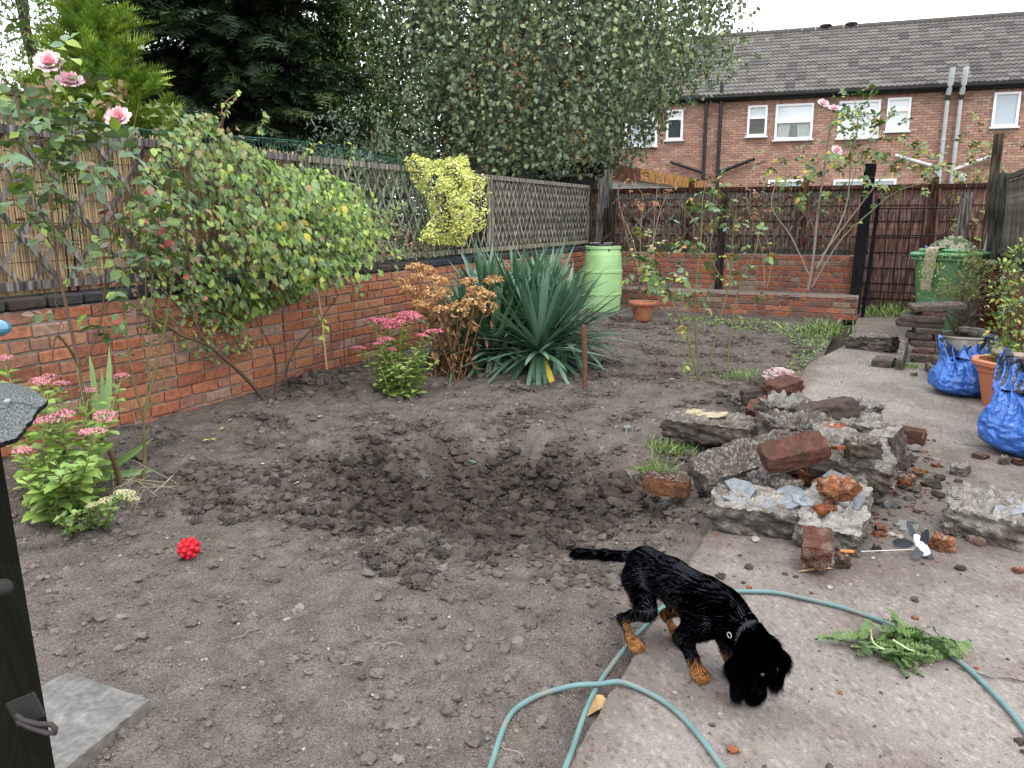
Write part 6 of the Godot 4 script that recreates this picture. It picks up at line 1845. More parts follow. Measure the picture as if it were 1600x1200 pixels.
func rubble() -> void:
	var conc := Color(0.215, 0.185, 0.16)
	var pale := Color(0.5, 0.46, 0.41)
	var dirt := Color(0.17, 0.14, 0.12)
	var rust := Color(0.27, 0.1, 0.06)
	var orange := Color(0.5, 0.16, 0.065)
	var brown := Color(0.17, 0.1, 0.08)
	debris("concrete_slab", "long grey-brown kerb slab leaning across the left front of the rubble", "slab", Vector3(-0.584, 0.140, -4.189), Vector3(14, 42, 13), Vector3(0.62, 0.13, 0.26), 3, 0.25, conc, dirt)
	var fs := debris("concrete_slab", "flat slab with crumbly pale top lying at the back left of the rubble", "slab", Vector3(-0.951, 0.070, -5.090), Vector3(4, -3, 0), Vector3(0.62, 0.13, 0.3), 8, 0.28, Color(0.17, 0.14, 0.12), Color(0.3, 0.26, 0.225))
	shards(fs, [[Vector3(-0.02, 0.085, -0.02), 0.09, 0.6], [Vector3(-0.15, 0.08, -0.07), 0.05, 0.8]], Color(0.45, 0.37, 0.23))
	debris("brick", "dark red whole brick propped diagonally in the middle of the heap", "brick", Vector3(-0.350, 0.290, -3.950), Vector3(20, 33, 14), Vector3(0.31, 0.09, 0.145), 11, 0.14, Color(0.19, 0.075, 0.055), Color(0.26, 0.1, 0.065), false, "bricks in the rubble heap")
	var bigc := debris("concrete_slab", "thick broken concrete slab with rough grey top tilted right of the dark red brick", "slab", Vector3(-0.116, 0.200, -4.281), Vector3(17, 8, -9), Vector3(0.4, 0.13, 0.34), 5, 0.3, conc, Color(0.4, 0.365, 0.325))
	debris("concrete_block", "upright grey kerb end at the right side of the heap", "block", Vector3(0.062, 0.100, -4.933), Vector3(8, -18, 6), Vector3(0.15, 0.22, 0.22), 6, 0.15, Color(0.2, 0.175, 0.16), pale)
	var ps := debris("concrete_slab", "pale slab set with blue-grey slate pieces at the front left of the heap", "slab", Vector3(-0.437, 0.075, -3.641), Vector3(7, 8, -2), Vector3(0.46, 0.13, 0.26), 9, 0.3, Color(0.2, 0.18, 0.16), pale)
	shards(ps, [[Vector3(-0.1, 0.085, -0.06), 0.085, 0.6], [Vector3(0.13, 0.085, -0.09), 0.08, 0.7], [Vector3(0.07, 0.08, 0.03), 0.085, 0.55], [Vector3(-0.13, 0.08, 0.05), 0.05, 0.5], [Vector3(0.17, 0.09, 0.0), 0.05, 0.8]], Color(0.22, 0.24, 0.265))
	var rs := debris("concrete_slab", "white-crusted slab with embedded brick and slate at the front right of the heap", "slab", Vector3(-0.137, 0.075, -3.711), Vector3(10, -3, -2), Vector3(0.27, 0.14, 0.5), 12, 0.3, Color(0.22, 0.2, 0.18), Color(0.54, 0.5, 0.45))
	shards(rs, [[Vector3(0.06, 0.085, -0.1), 0.075, 0.4], [Vector3(0.0, 0.085, -0.04), 0.08, 0.35], [Vector3(0.08, 0.085, -0.01), 0.07, 0.4], [Vector3(-0.02, 0.09, -0.19), 0.075, 0.6]], Color(0.2, 0.21, 0.225))
	part(rs, "brick_fragment", lump(Vector3(0.09, 0.03, 0.055), 41, 0.3, orange, Color(0.48, 0.14, 0.06), true, 0.012, 0.0), Transform3D(eul(0, 20, 0), Vector3(-0.03, 0.075, 0.08)))
	debris("brick", "brick end with mortar patch at the foot of the heap", "brick", Vector3(-0.173, 0.090, -3.283), Vector3(6, 4, 2), Vector3(0.115, 0.095, 0.19), 14, 0.18, Color(0.24, 0.09, 0.06), Color(0.33, 0.28, 0.24), false, "bricks in the rubble heap")
	debris("brick_fragment", "jagged dark brick fragment under the front brick end", "brick", Vector3(-0.136, 0.020, -3.343), Vector3(0, 15, 3), Vector3(0.17, 0.04, 0.09), 15, 0.35, Color(0.12, 0.075, 0.06), Color(0.16, 0.07, 0.05), true, "bricks in the rubble heap")
	debris("brick_fragment", "bright orange broken brick lump sitting on the white-crusted slab", "brick", Vector3(-0.136, 0.190, -3.732), Vector3(20, 30, 12), Vector3(0.13, 0.09, 0.1), 16, 0.4, Color(0.42, 0.16, 0.075), Color(0.52, 0.19, 0.08), true, "bricks in the rubble heap")
	debris("brick", "large grey-brown brick on top at the back right of the heap", "brick", Vector3(-0.287, 0.270, -4.944), Vector3(-6, 32, 10), Vector3(0.36, 0.12, 0.19), 17, 0.14, Color(0.15, 0.11, 0.095), Color(0.2, 0.12, 0.095), false, "bricks in the rubble heap")
	debris("brick", "square-ended brick at the far top of the heap beside the crumpled cloth", "brick", Vector3(-0.633, 0.200, -5.903), Vector3(8, 55, 8), Vector3(0.26, 0.12, 0.17), 18, 0.14, Color(0.2, 0.085, 0.06), Color(0.25, 0.1, 0.07), false, "bricks in the rubble heap")
	debris("brick", "dark sooty brick laid along the far left top of the heap", "brick", Vector3(-0.760, 0.140, -5.884), Vector3(0, 22, 8), Vector3(0.3, 0.11, 0.14), 19, 0.14, Color(0.13, 0.1, 0.09), Color(0.14, 0.1, 0.08), false, "bricks in the rubble heap")
	debris("concrete_lump", "pale knobbly concrete lump behind the grey-brown brick", "lump", Vector3(-0.530, 0.200, -5.144), Vector3(10, 30, 5), Vector3(0.26, 0.16, 0.2), 20, 0.45, Color(0.3, 0.27, 0.24), Color(0.42, 0.39, 0.35))
	debris("brick_fragment", "split red brick with raw orange face at the left of the heap", "brick", Vector3(-0.714, 0.150, -5.381), Vector3(10, 65, 30), Vector3(0.15, 0.1, 0.11), 21, 0.35, Color(0.18, 0.11, 0.09), Color(0.46, 0.11, 0.05), false, "bricks in the rubble heap")
	debris("concrete_lump", "pale slab with orange brick stuck on it, high on the right of the heap", "lump", Vector3(-0.116, 0.200, -4.990), Vector3(14, 22, -6), Vector3(0.34, 0.11, 0.2), 22, 0.35, Color(0.36, 0.33, 0.29), Color(0.44, 0.41, 0.36))
	debris("brick_fragment", "rough orange brick core showing between the two highest slabs", "brick", Vector3(-0.203, 0.270, -4.462), Vector3(10, 35, 0), Vector3(0.17, 0.08, 0.11), 23, 0.4, Color(0.4, 0.2, 0.12), Color(0.5, 0.15, 0.06), true, "bricks in the rubble heap")
	debris("brick", "clean-edged red-brown brick lying alone right of the heap", "brick", Vector3(0.153, 0.050, -5.517), Vector3(0, -14, 0), Vector3(0.27, 0.085, 0.13), 24, 0.14, Color(0.2, 0.09, 0.065), Color(0.3, 0.1, 0.055), false, "bricks in the rubble heap")
	debris("mortar_lump", "white mortar lump above the tilted slab", "lump", Vector3(-0.249, 0.240, -4.504), Vector3(20, 40, 10), Vector3(0.15, 0.13, 0.08), 25, 0.4, Color(0.5, 0.47, 0.43), Color(0.6, 0.57, 0.52), true, "broken pieces in the rubble heap")
	debris("stone", "angular grey stone wedged under the leaning kerb slab", "stone", Vector3(-0.477, 0.080, -4.033), Vector3(20, 40, 15), Vector3(0.17, 0.13, 0.13), 26, 0.3, Color(0.19, 0.17, 0.155), Color(0.23, 0.2, 0.18), true, "broken pieces in the rubble heap")
	debris("concrete_lump", "dark earthy lump behind the propped brick", "lump", Vector3(-0.413, 0.200, -4.586), Vector3(5, 30, 0), Vector3(0.34, 0.2, 0.26), 27, 0.35, dirt, Color(0.2, 0.17, 0.15))
	debris("brick_fragment", "shadowed brick corner beneath the propped dark red brick", "brick", Vector3(-0.328, 0.080, -4.321), Vector3(20, 50, 20), Vector3(0.15, 0.13, 0.12), 28, 0.3, Color(0.2, 0.1, 0.075), Color(0.45, 0.15, 0.06), false, "bricks in the rubble heap")
	debris("concrete_lump", "buried lump of old concrete in the core of the heap", "lump", Vector3(-0.237, 0.050, -4.631), Vector3(0, 20, 0), Vector3(0.5, 0.16, 0.5), 29, 0.3, Color(0.12, 0.1, 0.085), Color(0.14, 0.115, 0.1))
	debris("concrete_lump", "brown earthy lump low at the back of the heap", "lump", Vector3(-0.534, 0.050, -5.614), Vector3(0, 40, 0), Vector3(0.5, 0.16, 0.4), 30, 0.35, Color(0.12, 0.1, 0.085), Color(0.18, 0.15, 0.13))
	debris("brick", "half-buried reddish brick between the leaning kerb and the flat slab", "brick", Vector3(-0.570, 0.100, -4.910), Vector3(10, 15, 0), Vector3(0.26, 0.09, 0.12), 31, 0.25, Color(0.28, 0.2, 0.17), Color(0.3, 0.17, 0.12), true, "bricks in the rubble heap")
	debris("brick_fragment", "red brick scrap at the right end below the pale slab", "brick", Vector3(-0.023, 0.080, -5.415), Vector3(10, 40, 20), Vector3(0.13, 0.1, 0.1), 32, 0.3, Color(0.28, 0.12, 0.08), Color(0.36, 0.15, 0.08), false, "bricks in the rubble heap")
	debris("brick", "lone orange brick with soot-black patches at the bed edge", "brick", Vector3(-0.959, 0.040, -3.936), Vector3(3, 1, 0), Vector3(0.235, 0.095, 0.11), 33, 0.14, Color(0.42, 0.17, 0.08), Color(0.14, 0.075, 0.05), true, "")
	# more broken pieces packed into the heap
	var pk := [["brick_fragment", "rough orange brick bit above the right end of the flat slab", Vector3(-0.629, 0.130, -5.131), Vector3(0.13, 0.07, 0.09), orange], ["mortar_lump", "cake of pale mortar between the flat slab and the leaning kerb slab", Vector3(-0.485, 0.170, -4.412), Vector3(0.18, 0.06, 0.13), Color(0.45, 0.41, 0.37)], ["stone", "buff stone chip standing in front of the grey-brown brick", Vector3(-0.244, 0.270, -4.590), Vector3(0.1, 0.09, 0.06), Color(0.36, 0.29, 0.18)], ["brick_fragment", "dark half brick tucked beneath the grey-brown brick", Vector3(-0.346, 0.200, -4.898), Vector3(0.16, 0.1, 0.12), brown], ["brick_fragment", "small orange piece under the left edge of the tilted slab", Vector3(-0.283, 0.100, -4.194), Vector3(0.1, 0.07, 0.07), orange], ["brick_fragment", "brown brick chip behind the left tip of the slate-set slab", Vector3(-0.539, 0.060, -4.058), Vector3(0.13, 0.08, 0.09), rust],
		["concrete_lump", "pale block under the high right slab", Vector3(-0.056, 0.110, -4.988), Vector3(0.17, 0.14, 0.14), Color(0.4, 0.37, 0.33)], ["brick_fragment", "orange flake lying on the tilted slab", Vector3(-0.151, 0.300, -4.079), Vector3(0.07, 0.02, 0.05), orange], ["soil_clod", "dark earth clod clinging to the tilted slab", Vector3(-0.052, 0.300, -4.125), Vector3(0.16, 0.08, 0.12), dirt], ["concrete_lump", "grey block behind the slate-set slab", Vector3(-0.368, 0.100, -3.905), Vector3(0.15, 0.1, 0.1), conc], ["mortar_lump", "white mortar crust at the left tip of the slate-set slab", Vector3(-0.656, 0.030, -3.947), Vector3(0.1, 0.07, 0.07), Color(0.5, 0.47, 0.42)], ["brick_fragment", "reddish half brick under the pale knobbly lump", Vector3(-0.629, 0.100, -5.448), Vector3(0.16, 0.09, 0.11), rust],
		["brick_fragment", "orange brick knob beside the bright orange lump on the crusted slab", Vector3(-0.082, 0.170, -3.819), Vector3(0.08, 0.07, 0.06), orange], ["mortar_lump", "pale mortar knob behind the bright orange lump", Vector3(-0.086, 0.130, -4.077), Vector3(0.1, 0.07, 0.09), Color(0.47, 0.44, 0.39)], ["concrete_lump", "grey crust piece on the right shoulder of the heap", Vector3(-0.074, 0.160, -5.636), Vector3(0.2, 0.1, 0.14), Color(0.36, 0.33, 0.3)], ["brick_fragment", "brown-red piece low on the left below the leaning kerb slab", Vector3(-0.562, 0.030, -4.012), Vector3(0.14, 0.07, 0.09), brown]]
	for i in pk.size():
		var s: Array = pk[i]
		var c: Color = s[4]
		debris(s[0], s[1], {"stone": "stone", "soil_clod": "clod", "brick_fragment": "brick"}.get(s[0], "lump"), s[2], Vector3(rr(-15, 15), rr(0, 90), rr(-15, 15)), s[3], 200 + i, 0.4, c * 0.85, c, true)
	# scattered scraps
	var sc := [["mortar_lump", "white mortar lump on the path just right of the kerb end", Vector3(0.053, 0.030, -4.798), 0.11, 0.085, Color(0.46, 0.43, 0.39)], ["mortar_lump", "smaller white mortar lump nearest the slab with embedded brick", Vector3(0.061, 0.030, -4.436), 0.1, 0.08, Color(0.45, 0.42, 0.37)], ["mortar_lump", "greyish mortar lump alone in the middle of the path", Vector3(0.440, 0.025, -4.907), 0.085, 0.06, Color(0.42, 0.38, 0.33)],
		["brick_fragment", "flat red brick chip beside the upper white mortar lump", Vector3(0.116, 0.012, -4.917), 0.075, 0.03, Color(0.42, 0.13, 0.06)], ["brick_fragment", "grey and orange brick chip between the mortar lumps and the path centre", Vector3(0.169, 0.020, -4.600), 0.08, 0.055, Color(0.36, 0.2, 0.13)], ["brick_fragment", "small orange chip standing farthest out on the middle path", Vector3(0.252, 0.008, -4.825), 0.045, 0.02, Color(0.45, 0.17, 0.08)],
		["brick_fragment", "crumbled orange brick piece right of the toy bird", Vector3(0.297, 0.025, -3.724), 0.085, 0.055, Color(0.48, 0.19, 0.09)], ["brick_fragment", "flat orange brick flake in front of the crumbled piece", Vector3(0.314, 0.010, -3.702), 0.07, 0.022, Color(0.47, 0.18, 0.08)], ["brick_fragment", "curved orange brick chip near the white-crusted slab", Vector3(0.059, 0.010, -3.838), 0.05, 0.025, Color(0.45, 0.15, 0.07)],
		["brick_fragment", "pinkish brick fragment by the pale lump at the right edge", Vector3(0.443, 0.012, -3.849), 0.07, 0.03, Color(0.32, 0.2, 0.16)], ["brick_fragment", "orange brick chip on the path far below the pale lump", Vector3(0.572, 0.008, -3.589), 0.04, 0.02, Color(0.5, 0.21, 0.11)], ["brick_fragment", "dull red tile scrap touching the point of the near blue bag", Vector3(0.579, 0.010, -5.337), 0.09, 0.02, Color(0.2, 0.11, 0.08)],
		["brick_fragment", "two-toned red scrap below the near blue bag", Vector3(0.759, 0.015, -5.263), 0.07, 0.035, Color(0.22, 0.09, 0.07)], ["brick_fragment", "red chip below the end of the lone brick", Vector3(0.141, 0.012, -5.303), 0.06, 0.04, Color(0.26, 0.12, 0.1)], ["mortar_lump", "grey mortar nodule in front of the near blue bag", Vector3(0.687, 0.018, -5.246), 0.06, 0.045, Color(0.3, 0.27, 0.24)], ["brick_fragment", "orange shard lying flat at the heap front below the propped brick", Vector3(-0.357, 0.120, -3.982), 0.07, 0.04, Color(0.47, 0.16, 0.07)],
		["stone", "white stone on the path before the far blue bag", Vector3(0.269, 0.012, -7.971), 0.06, 0.04, Color(0.55, 0.52, 0.48)], ["stone", "pale stone resting against the far blue bag", Vector3(0.450, 0.040, -8.064), 0.14, 0.1, Color(0.4, 0.38, 0.34)], ["stone", "pale stone lying in the dark soil of the bed", Vector3(-1.538, -0.010, -5.110), 0.05, 0.04, Color(0.45, 0.43, 0.4)], ["stone", "dark pebble beside the toy bird's stick", Vector3(0.048, 0.012, -3.572), 0.035, 0.03, Color(0.09, 0.075, 0.07)],
		["stone", "grey stone left of the sooty brick at the far end of the heap", Vector3(-0.990, 0.030, -6.146), 0.12, 0.07, Color(0.3, 0.28, 0.25)]]
	for i in sc.size():
		var s: Array = sc[i]
		var w: float = s[3]
		var c: Color = s[5]
		var p: Vector3 = s[2]
		if p.x < -0.66: p.y = maxf(p.y, soil_h(p.x, p.z) + 0.01)
		debris(s[0], s[1], "stone" if s[0] == "stone" else ("brick" if s[0] == "brick_fragment" else "lump"), p, Vector3(rr(-8, 8), rr(0, 180), rr(-8, 8)), Vector3(w, s[4], w * rr(0.6, 0.9)), 50 + i, 0.45, c * 0.85, c, true, "scraps strewn round the rubble heap", 0.008)
	var rl := debris("concrete_lump", "big pale lump of concrete with slate in it at the right edge", "lump", Vector3(0.551, 0.080, -3.985), Vector3(10, -14, -4), Vector3(0.42, 0.15, 0.3), 90, 0.4, Color(0.42, 0.38, 0.33), Color(0.5, 0.46, 0.4), true, "")
	shards(rl, [[Vector3(0.02, 0.09, 0.03), 0.07, 0.7], [Vector3(0.12, 0.09, 0.06), 0.07, 0.6], [Vector3(-0.19, 0.03, 0.05), 0.05, 0.4]], Color(0.24, 0.25, 0.27))
	debris("concrete_lump", "curved dark concrete lump on the path before the gate", "lump", Vector3(-0.114, 0.070, -9.418), Vector3(0, -20, 4), Vector3(0.5, 0.15, 0.24), 91, 0.35, Color(0.2, 0.17, 0.15), Color(0.3, 0.265, 0.23), true, "")
	# pile of crumbs in the heap
	var xs := []
	var cs := PackedColorArray()
	var heap := rock_mesh(77, 1.2, 3).build(M.rubble)
	for k in 900:
		var a := rr(0, TAU)
		var r := pow(rng.randf(), 0.6) * 0.75
		var p := Vector3(-0.2 + cos(a) * r * 0.75, 0, -4.75 + sin(a) * r * 1.5)
		p.y = maxf(0.0, 0.16 * (1.0 - r / 0.6)) if p.x > -0.66 else soil_h(p.x, p.z)
		var s := 0.008 * pow(maxf(rng.randf(), 0.02), -0.5)
		xs.append(Transform3D(eul(rr(0, 360), rr(0, 360), 0).scaled(Vector3(s * 1.3, s * 0.8, s)), p))
		cs.append(vary(pick([Color(0.3, 0.27, 0.24), Color(0.13, 0.105, 0.09), Color(0.42, 0.39, 0.35), Color(0.38, 0.15, 0.07), Color(0.16, 0.13, 0.115)]), 0.2))
	tagstuff(scatter(self, "rubble_crumbs", heap, xs, cs), "crumbs of brick, mortar and earth filling the rubble heap", "rubble")


func paver(at: Vector3, rot: Vector3, sz: Vector3, label: String, c: Color, sd: int) -> void:
	at.y *= 0.75
	sz.y *= 0.75
	debris("paving_brick", label, "paver", at, rot, sz, sd, 0.1, c, c * 1.1, true, "pavers stacked by the path", 0.014)


func stacks() -> void:
	var b := Vector3(0.353, 0.000, -8.770)
	var g1 := Color(0.19, 0.155, 0.135)
	var g2 := Color(0.15, 0.12, 0.105)
	var pink := Color(0.25, 0.13, 0.115)
	paver(Vector3(0.013, 0.050, -8.419), Vector3(0, -8, 0), Vector3(0.18, 0.09, 0.3), "single paver lying flat left of the stack with a scalloped edge", g1, 101)
	paver(b + Vector3(0.0, 0.06, -0.12), Vector3(4, -4, 0), Vector3(0.2, 0.1, 0.34), "grey paver edge at the foot of the stack", g1, 102)
	paver(b + Vector3(0.02, 0.14, -0.2), Vector3(3, -6, 0), Vector3(0.2, 0.06, 0.3), "pinkish paver second from the bottom of the stack", pink, 103)
	paver(b + Vector3(0.0, 0.21, -0.32), Vector3(0, 4, 0), Vector3(0.24, 0.075, 0.3), "paver third from the bottom of the stack", g1, 104)
	paver(b + Vector3(-0.03, 0.3, -0.34), Vector3(0, -5, 0), Vector3(0.25, 0.075, 0.3), "dark paver fourth from the bottom of the stack", g2, 105)
	paver(b + Vector3(0.03, 0.375, -0.34), Vector3(0, 8, 0), Vector3(0.24, 0.07, 0.3), "short grey paver halfway up the stack", g1, 106)
	paver(b + Vector3(-0.04, 0.45, -0.4), Vector3(0, 3, 0), Vector3(0.44, 0.075, 0.28), "wide paver under the rounded one in the stack", g2, 107)
	paver(b + Vector3(-0.02, 0.53, -0.4), Vector3(0, 0, 0), Vector3(0.42, 0.08, 0.3), "rounded-end paver third from the top of the stack", g1, 108)
	paver(b + Vector3(0.06, 0.605, -0.42), Vector3(0, 14, 0), Vector3(0.24, 0.07, 0.24), "reddish paver just below the topmost slab", pink, 109)
	paver(b + Vector3(0.1, 0.685, -0.45), Vector3(2, 12, 4), Vector3(0.5, 0.075, 0.3), "long grey slab topmost on the stack", Color(0.23, 0.19, 0.165), 110)
	paver(Vector3(0.453, 0.050, -8.287) + Vector3(0.05, 0, 0), Vector3(0, 5, 0), Vector3(0.26, 0.09, 0.22), "lower paver of the short pile under the bowl", g1, 111)
	paver(Vector3(0.454, 0.130, -8.239) + Vector3(0.08, 0.02, 0), Vector3(0, -5, 0), Vector3(0.26, 0.08, 0.22), "middle paver of the short pile under the bowl", g2, 112)
	paver(Vector3(0.432, 0.200, -7.859) + Vector3(0.1, 0.03, 0), Vector3(0, 10, 0), Vector3(0.28, 0.09, 0.22), "upper paver of the short pile under the bowl", Color(0.2, 0.135, 0.11), 113)
	var ln := debris("edging_stone", "long edging stone on its side leaning from the path to the stack", "kerb", Vector3(0.172, 0.090, -8.519), Vector3(12, -4, 6), Vector3(0.06, 0.16, 0.62), 114, 0.12, Color(0.2, 0.175, 0.155), Color(0.22, 0.19, 0.17), true, "", 0.014)


func pots() -> void:
	# terracotta pot at the planter
	var pc := Color(0.5, 0.2, 0.11)
	var t := thing("terracotta_pot", "small terracotta pot standing alone on the bed before the planter", "pot", Vector3(-3.067, 0.000, -10.766))
	var b := MB.new()
	b.col = pc
	b.lathe(Transform3D.IDENTITY, PackedVector2Array([Vector2(0.0, 0.0), Vector2(0.105, 0.0), Vector2(0.115, 0.02), Vector2(0.165, 0.215)]), 8)
	part(t, "body", b.build(M.pot))
	b = MB.new()
	b.col = pc * 1.08
	b.lathe(Transform3D.IDENTITY, PackedVector2Array([Vector2(0.162, 0.215), Vector2(0.19, 0.222), Vector2(0.197, 0.25), Vector2(0.19, 0.268), Vector2(0.172, 0.265), Vector2(0.165, 0.225)]), 28)
	part(t, "rim", b.build(M.pot))
	b = MB.new()
	b.col = Color(0.08, 0.06, 0.05)
	b.lathe(Transform3D.IDENTITY, PackedVector2Array([Vector2(0.165, 0.232), Vector2(0.08, 0.24), Vector2(0, 0.238)]), 20)
	part(t, "soil", b.build(M.clod))
	# orange plastic pot, eight-sided, right edge
	var o := thing("octagonal_pot", "orange octagonal plastic pot between the blue bag and the stone pot", "pot", Vector3(0.830, 0.000, -6.860) + Vector3(0.02, 0, -0.1), 0.3)
	b = MB.new()
	b.col = Color(0.47, 0.17, 0.085)
	b.lathe(Transform3D.IDENTITY, PackedVector2Array([Vector2(0.0, 0.0), Vector2(0.135, 0.0), Vector2(0.195, 0.26), Vector2(0.208, 0.265), Vector2(0.212, 0.31)]), 8)
	part(o, "body", b.build(M.plastic))
	b = MB.new()
	b.col = Color(0.5, 0.19, 0.1)
	b.lathe(Transform3D.IDENTITY, PackedVector2Array([Vector2(0.212, 0.31), Vector2(0.245, 0.315), Vector2(0.25, 0.345), Vector2(0.24, 0.355), Vector2(0.2, 0.352), Vector2(0.195, 0.28)]), 8)
	part(o, "rim", b.build(M.plastic))
	b = MB.new()
	b.col = Color(0.09, 0.07, 0.055)
	b.lathe(Transform3D.IDENTITY, PackedVector2Array([Vector2(0.2, 0.3), Vector2(0.1, 0.315), Vector2(0, 0.31)]), 12)
	part(o, "soil", b.build(M.clod))
	# stone pots
	var pots2 := [["stone_pot", "wide cream stone pot holding the yellow-green shrub", Vector3(1.025, -0.362, -7.130), 0.42, 0.24, Color(0.36, 0.29, 0.22)], ["stone_pot", "buff rimmed pot half hidden by the near blue bag", Vector3(0.826, 0.000, -6.217) + Vector3(0.05, 0, 0), 0.36, 0.16, Color(0.3, 0.23, 0.165)]]
	for q in pots2:
		var at: Vector3 = q[2]
		at.y = 0.0
		var hh: float = q[3]
		var r: float = q[4]
		var p := thing(q[0], q[1], "pot", at)
		b = MB.new()
		b.col = q[5]
		b.lathe(Transform3D.IDENTITY, PackedVector2Array([Vector2(0, 0), Vector2(r * 0.62, 0), Vector2(r * 0.7, 0.03), Vector2(r * 0.9, hh * 0.6), Vector2(r * 0.97, hh * 0.88)]), 28)
		part(p, "body", b.build(M.pot))
		b = MB.new()
		b.col = Color(0.48, 0.41, 0.33) if hh > 0.4 else Color(0.4, 0.33, 0.25)
		b.lathe(Transform3D.IDENTITY, PackedVector2Array([Vector2(r * 0.97, hh * 0.88), Vector2(r * 1.1, hh * 0.89), Vector2(r * 1.14, hh * 0.94), Vector2(r * 1.1, hh), Vector2(r * 0.98, hh), Vector2(r * 0.93, hh * 0.85)]), 32)
		part(p, "rim", b.build(M.pot))
		b = MB.new()
		b.col = Color(0.09, 0.07, 0.055)
		b.lathe(Transform3D.IDENTITY, PackedVector2Array([Vector2(r * 0.96, hh * 0.88), Vector2(r * 0.5, hh * 0.93), Vector2(0, hh * 0.92)]), 20)
		part(p, "soil", b.build(M.clod))
	# pale bowl on the pavers
	var wb := thing("bowl_planter", "shallow whitewashed concrete bowl resting on the short paver pile", "planter", Vector3(0.748, -0.013, -9.450))
	b = MB.new()
	b.col = Color(0.58, 0.56, 0.52)
	b.lathe(Transform3D.IDENTITY, PackedVector2Array([Vector2(0, -0.06), Vector2(0.13, -0.05), Vector2(0.21, 0.02), Vector2(0.255, 0.1), Vector2(0.27, 0.17), Vector2(0.275, 0.2)]), 32, 0.015)
	part(wb, "body", b.build(M.pot))
	b = MB.new()
	b.col = Color(0.5, 0.48, 0.44)
	b.lathe(Transform3D.IDENTITY, PackedVector2Array([Vector2(0.275, 0.2), Vector2(0.285, 0.215), Vector2(0.275, 0.23), Vector2(0.25, 0.225), Vector2(0.245, 0.15)]), 32, 0.015)
	part(wb, "rim", b.build(M.pot))
	b = MB.new()
	b.col = Color(0.12, 0.1, 0.07)
	b.lathe(Transform3D.IDENTITY, PackedVector2Array([Vector2(0.25, 0.19), Vector2(0.1, 0.21), Vector2(0, 0.205)]), 20)
	part(wb, "soil", b.build(M.clod))
	var rim := debris("plaster_crust", "broken white crust lying along the back rim of the bowl", "crust", Vector3(0.810, 0.256, -9.485), Vector3(4, -8, 0), Vector3(0.24, 0.05, 0.09), 130, 0.4, Color(0.6, 0.58, 0.54), Color(0.66, 0.64, 0.6), true, "", 0.014)


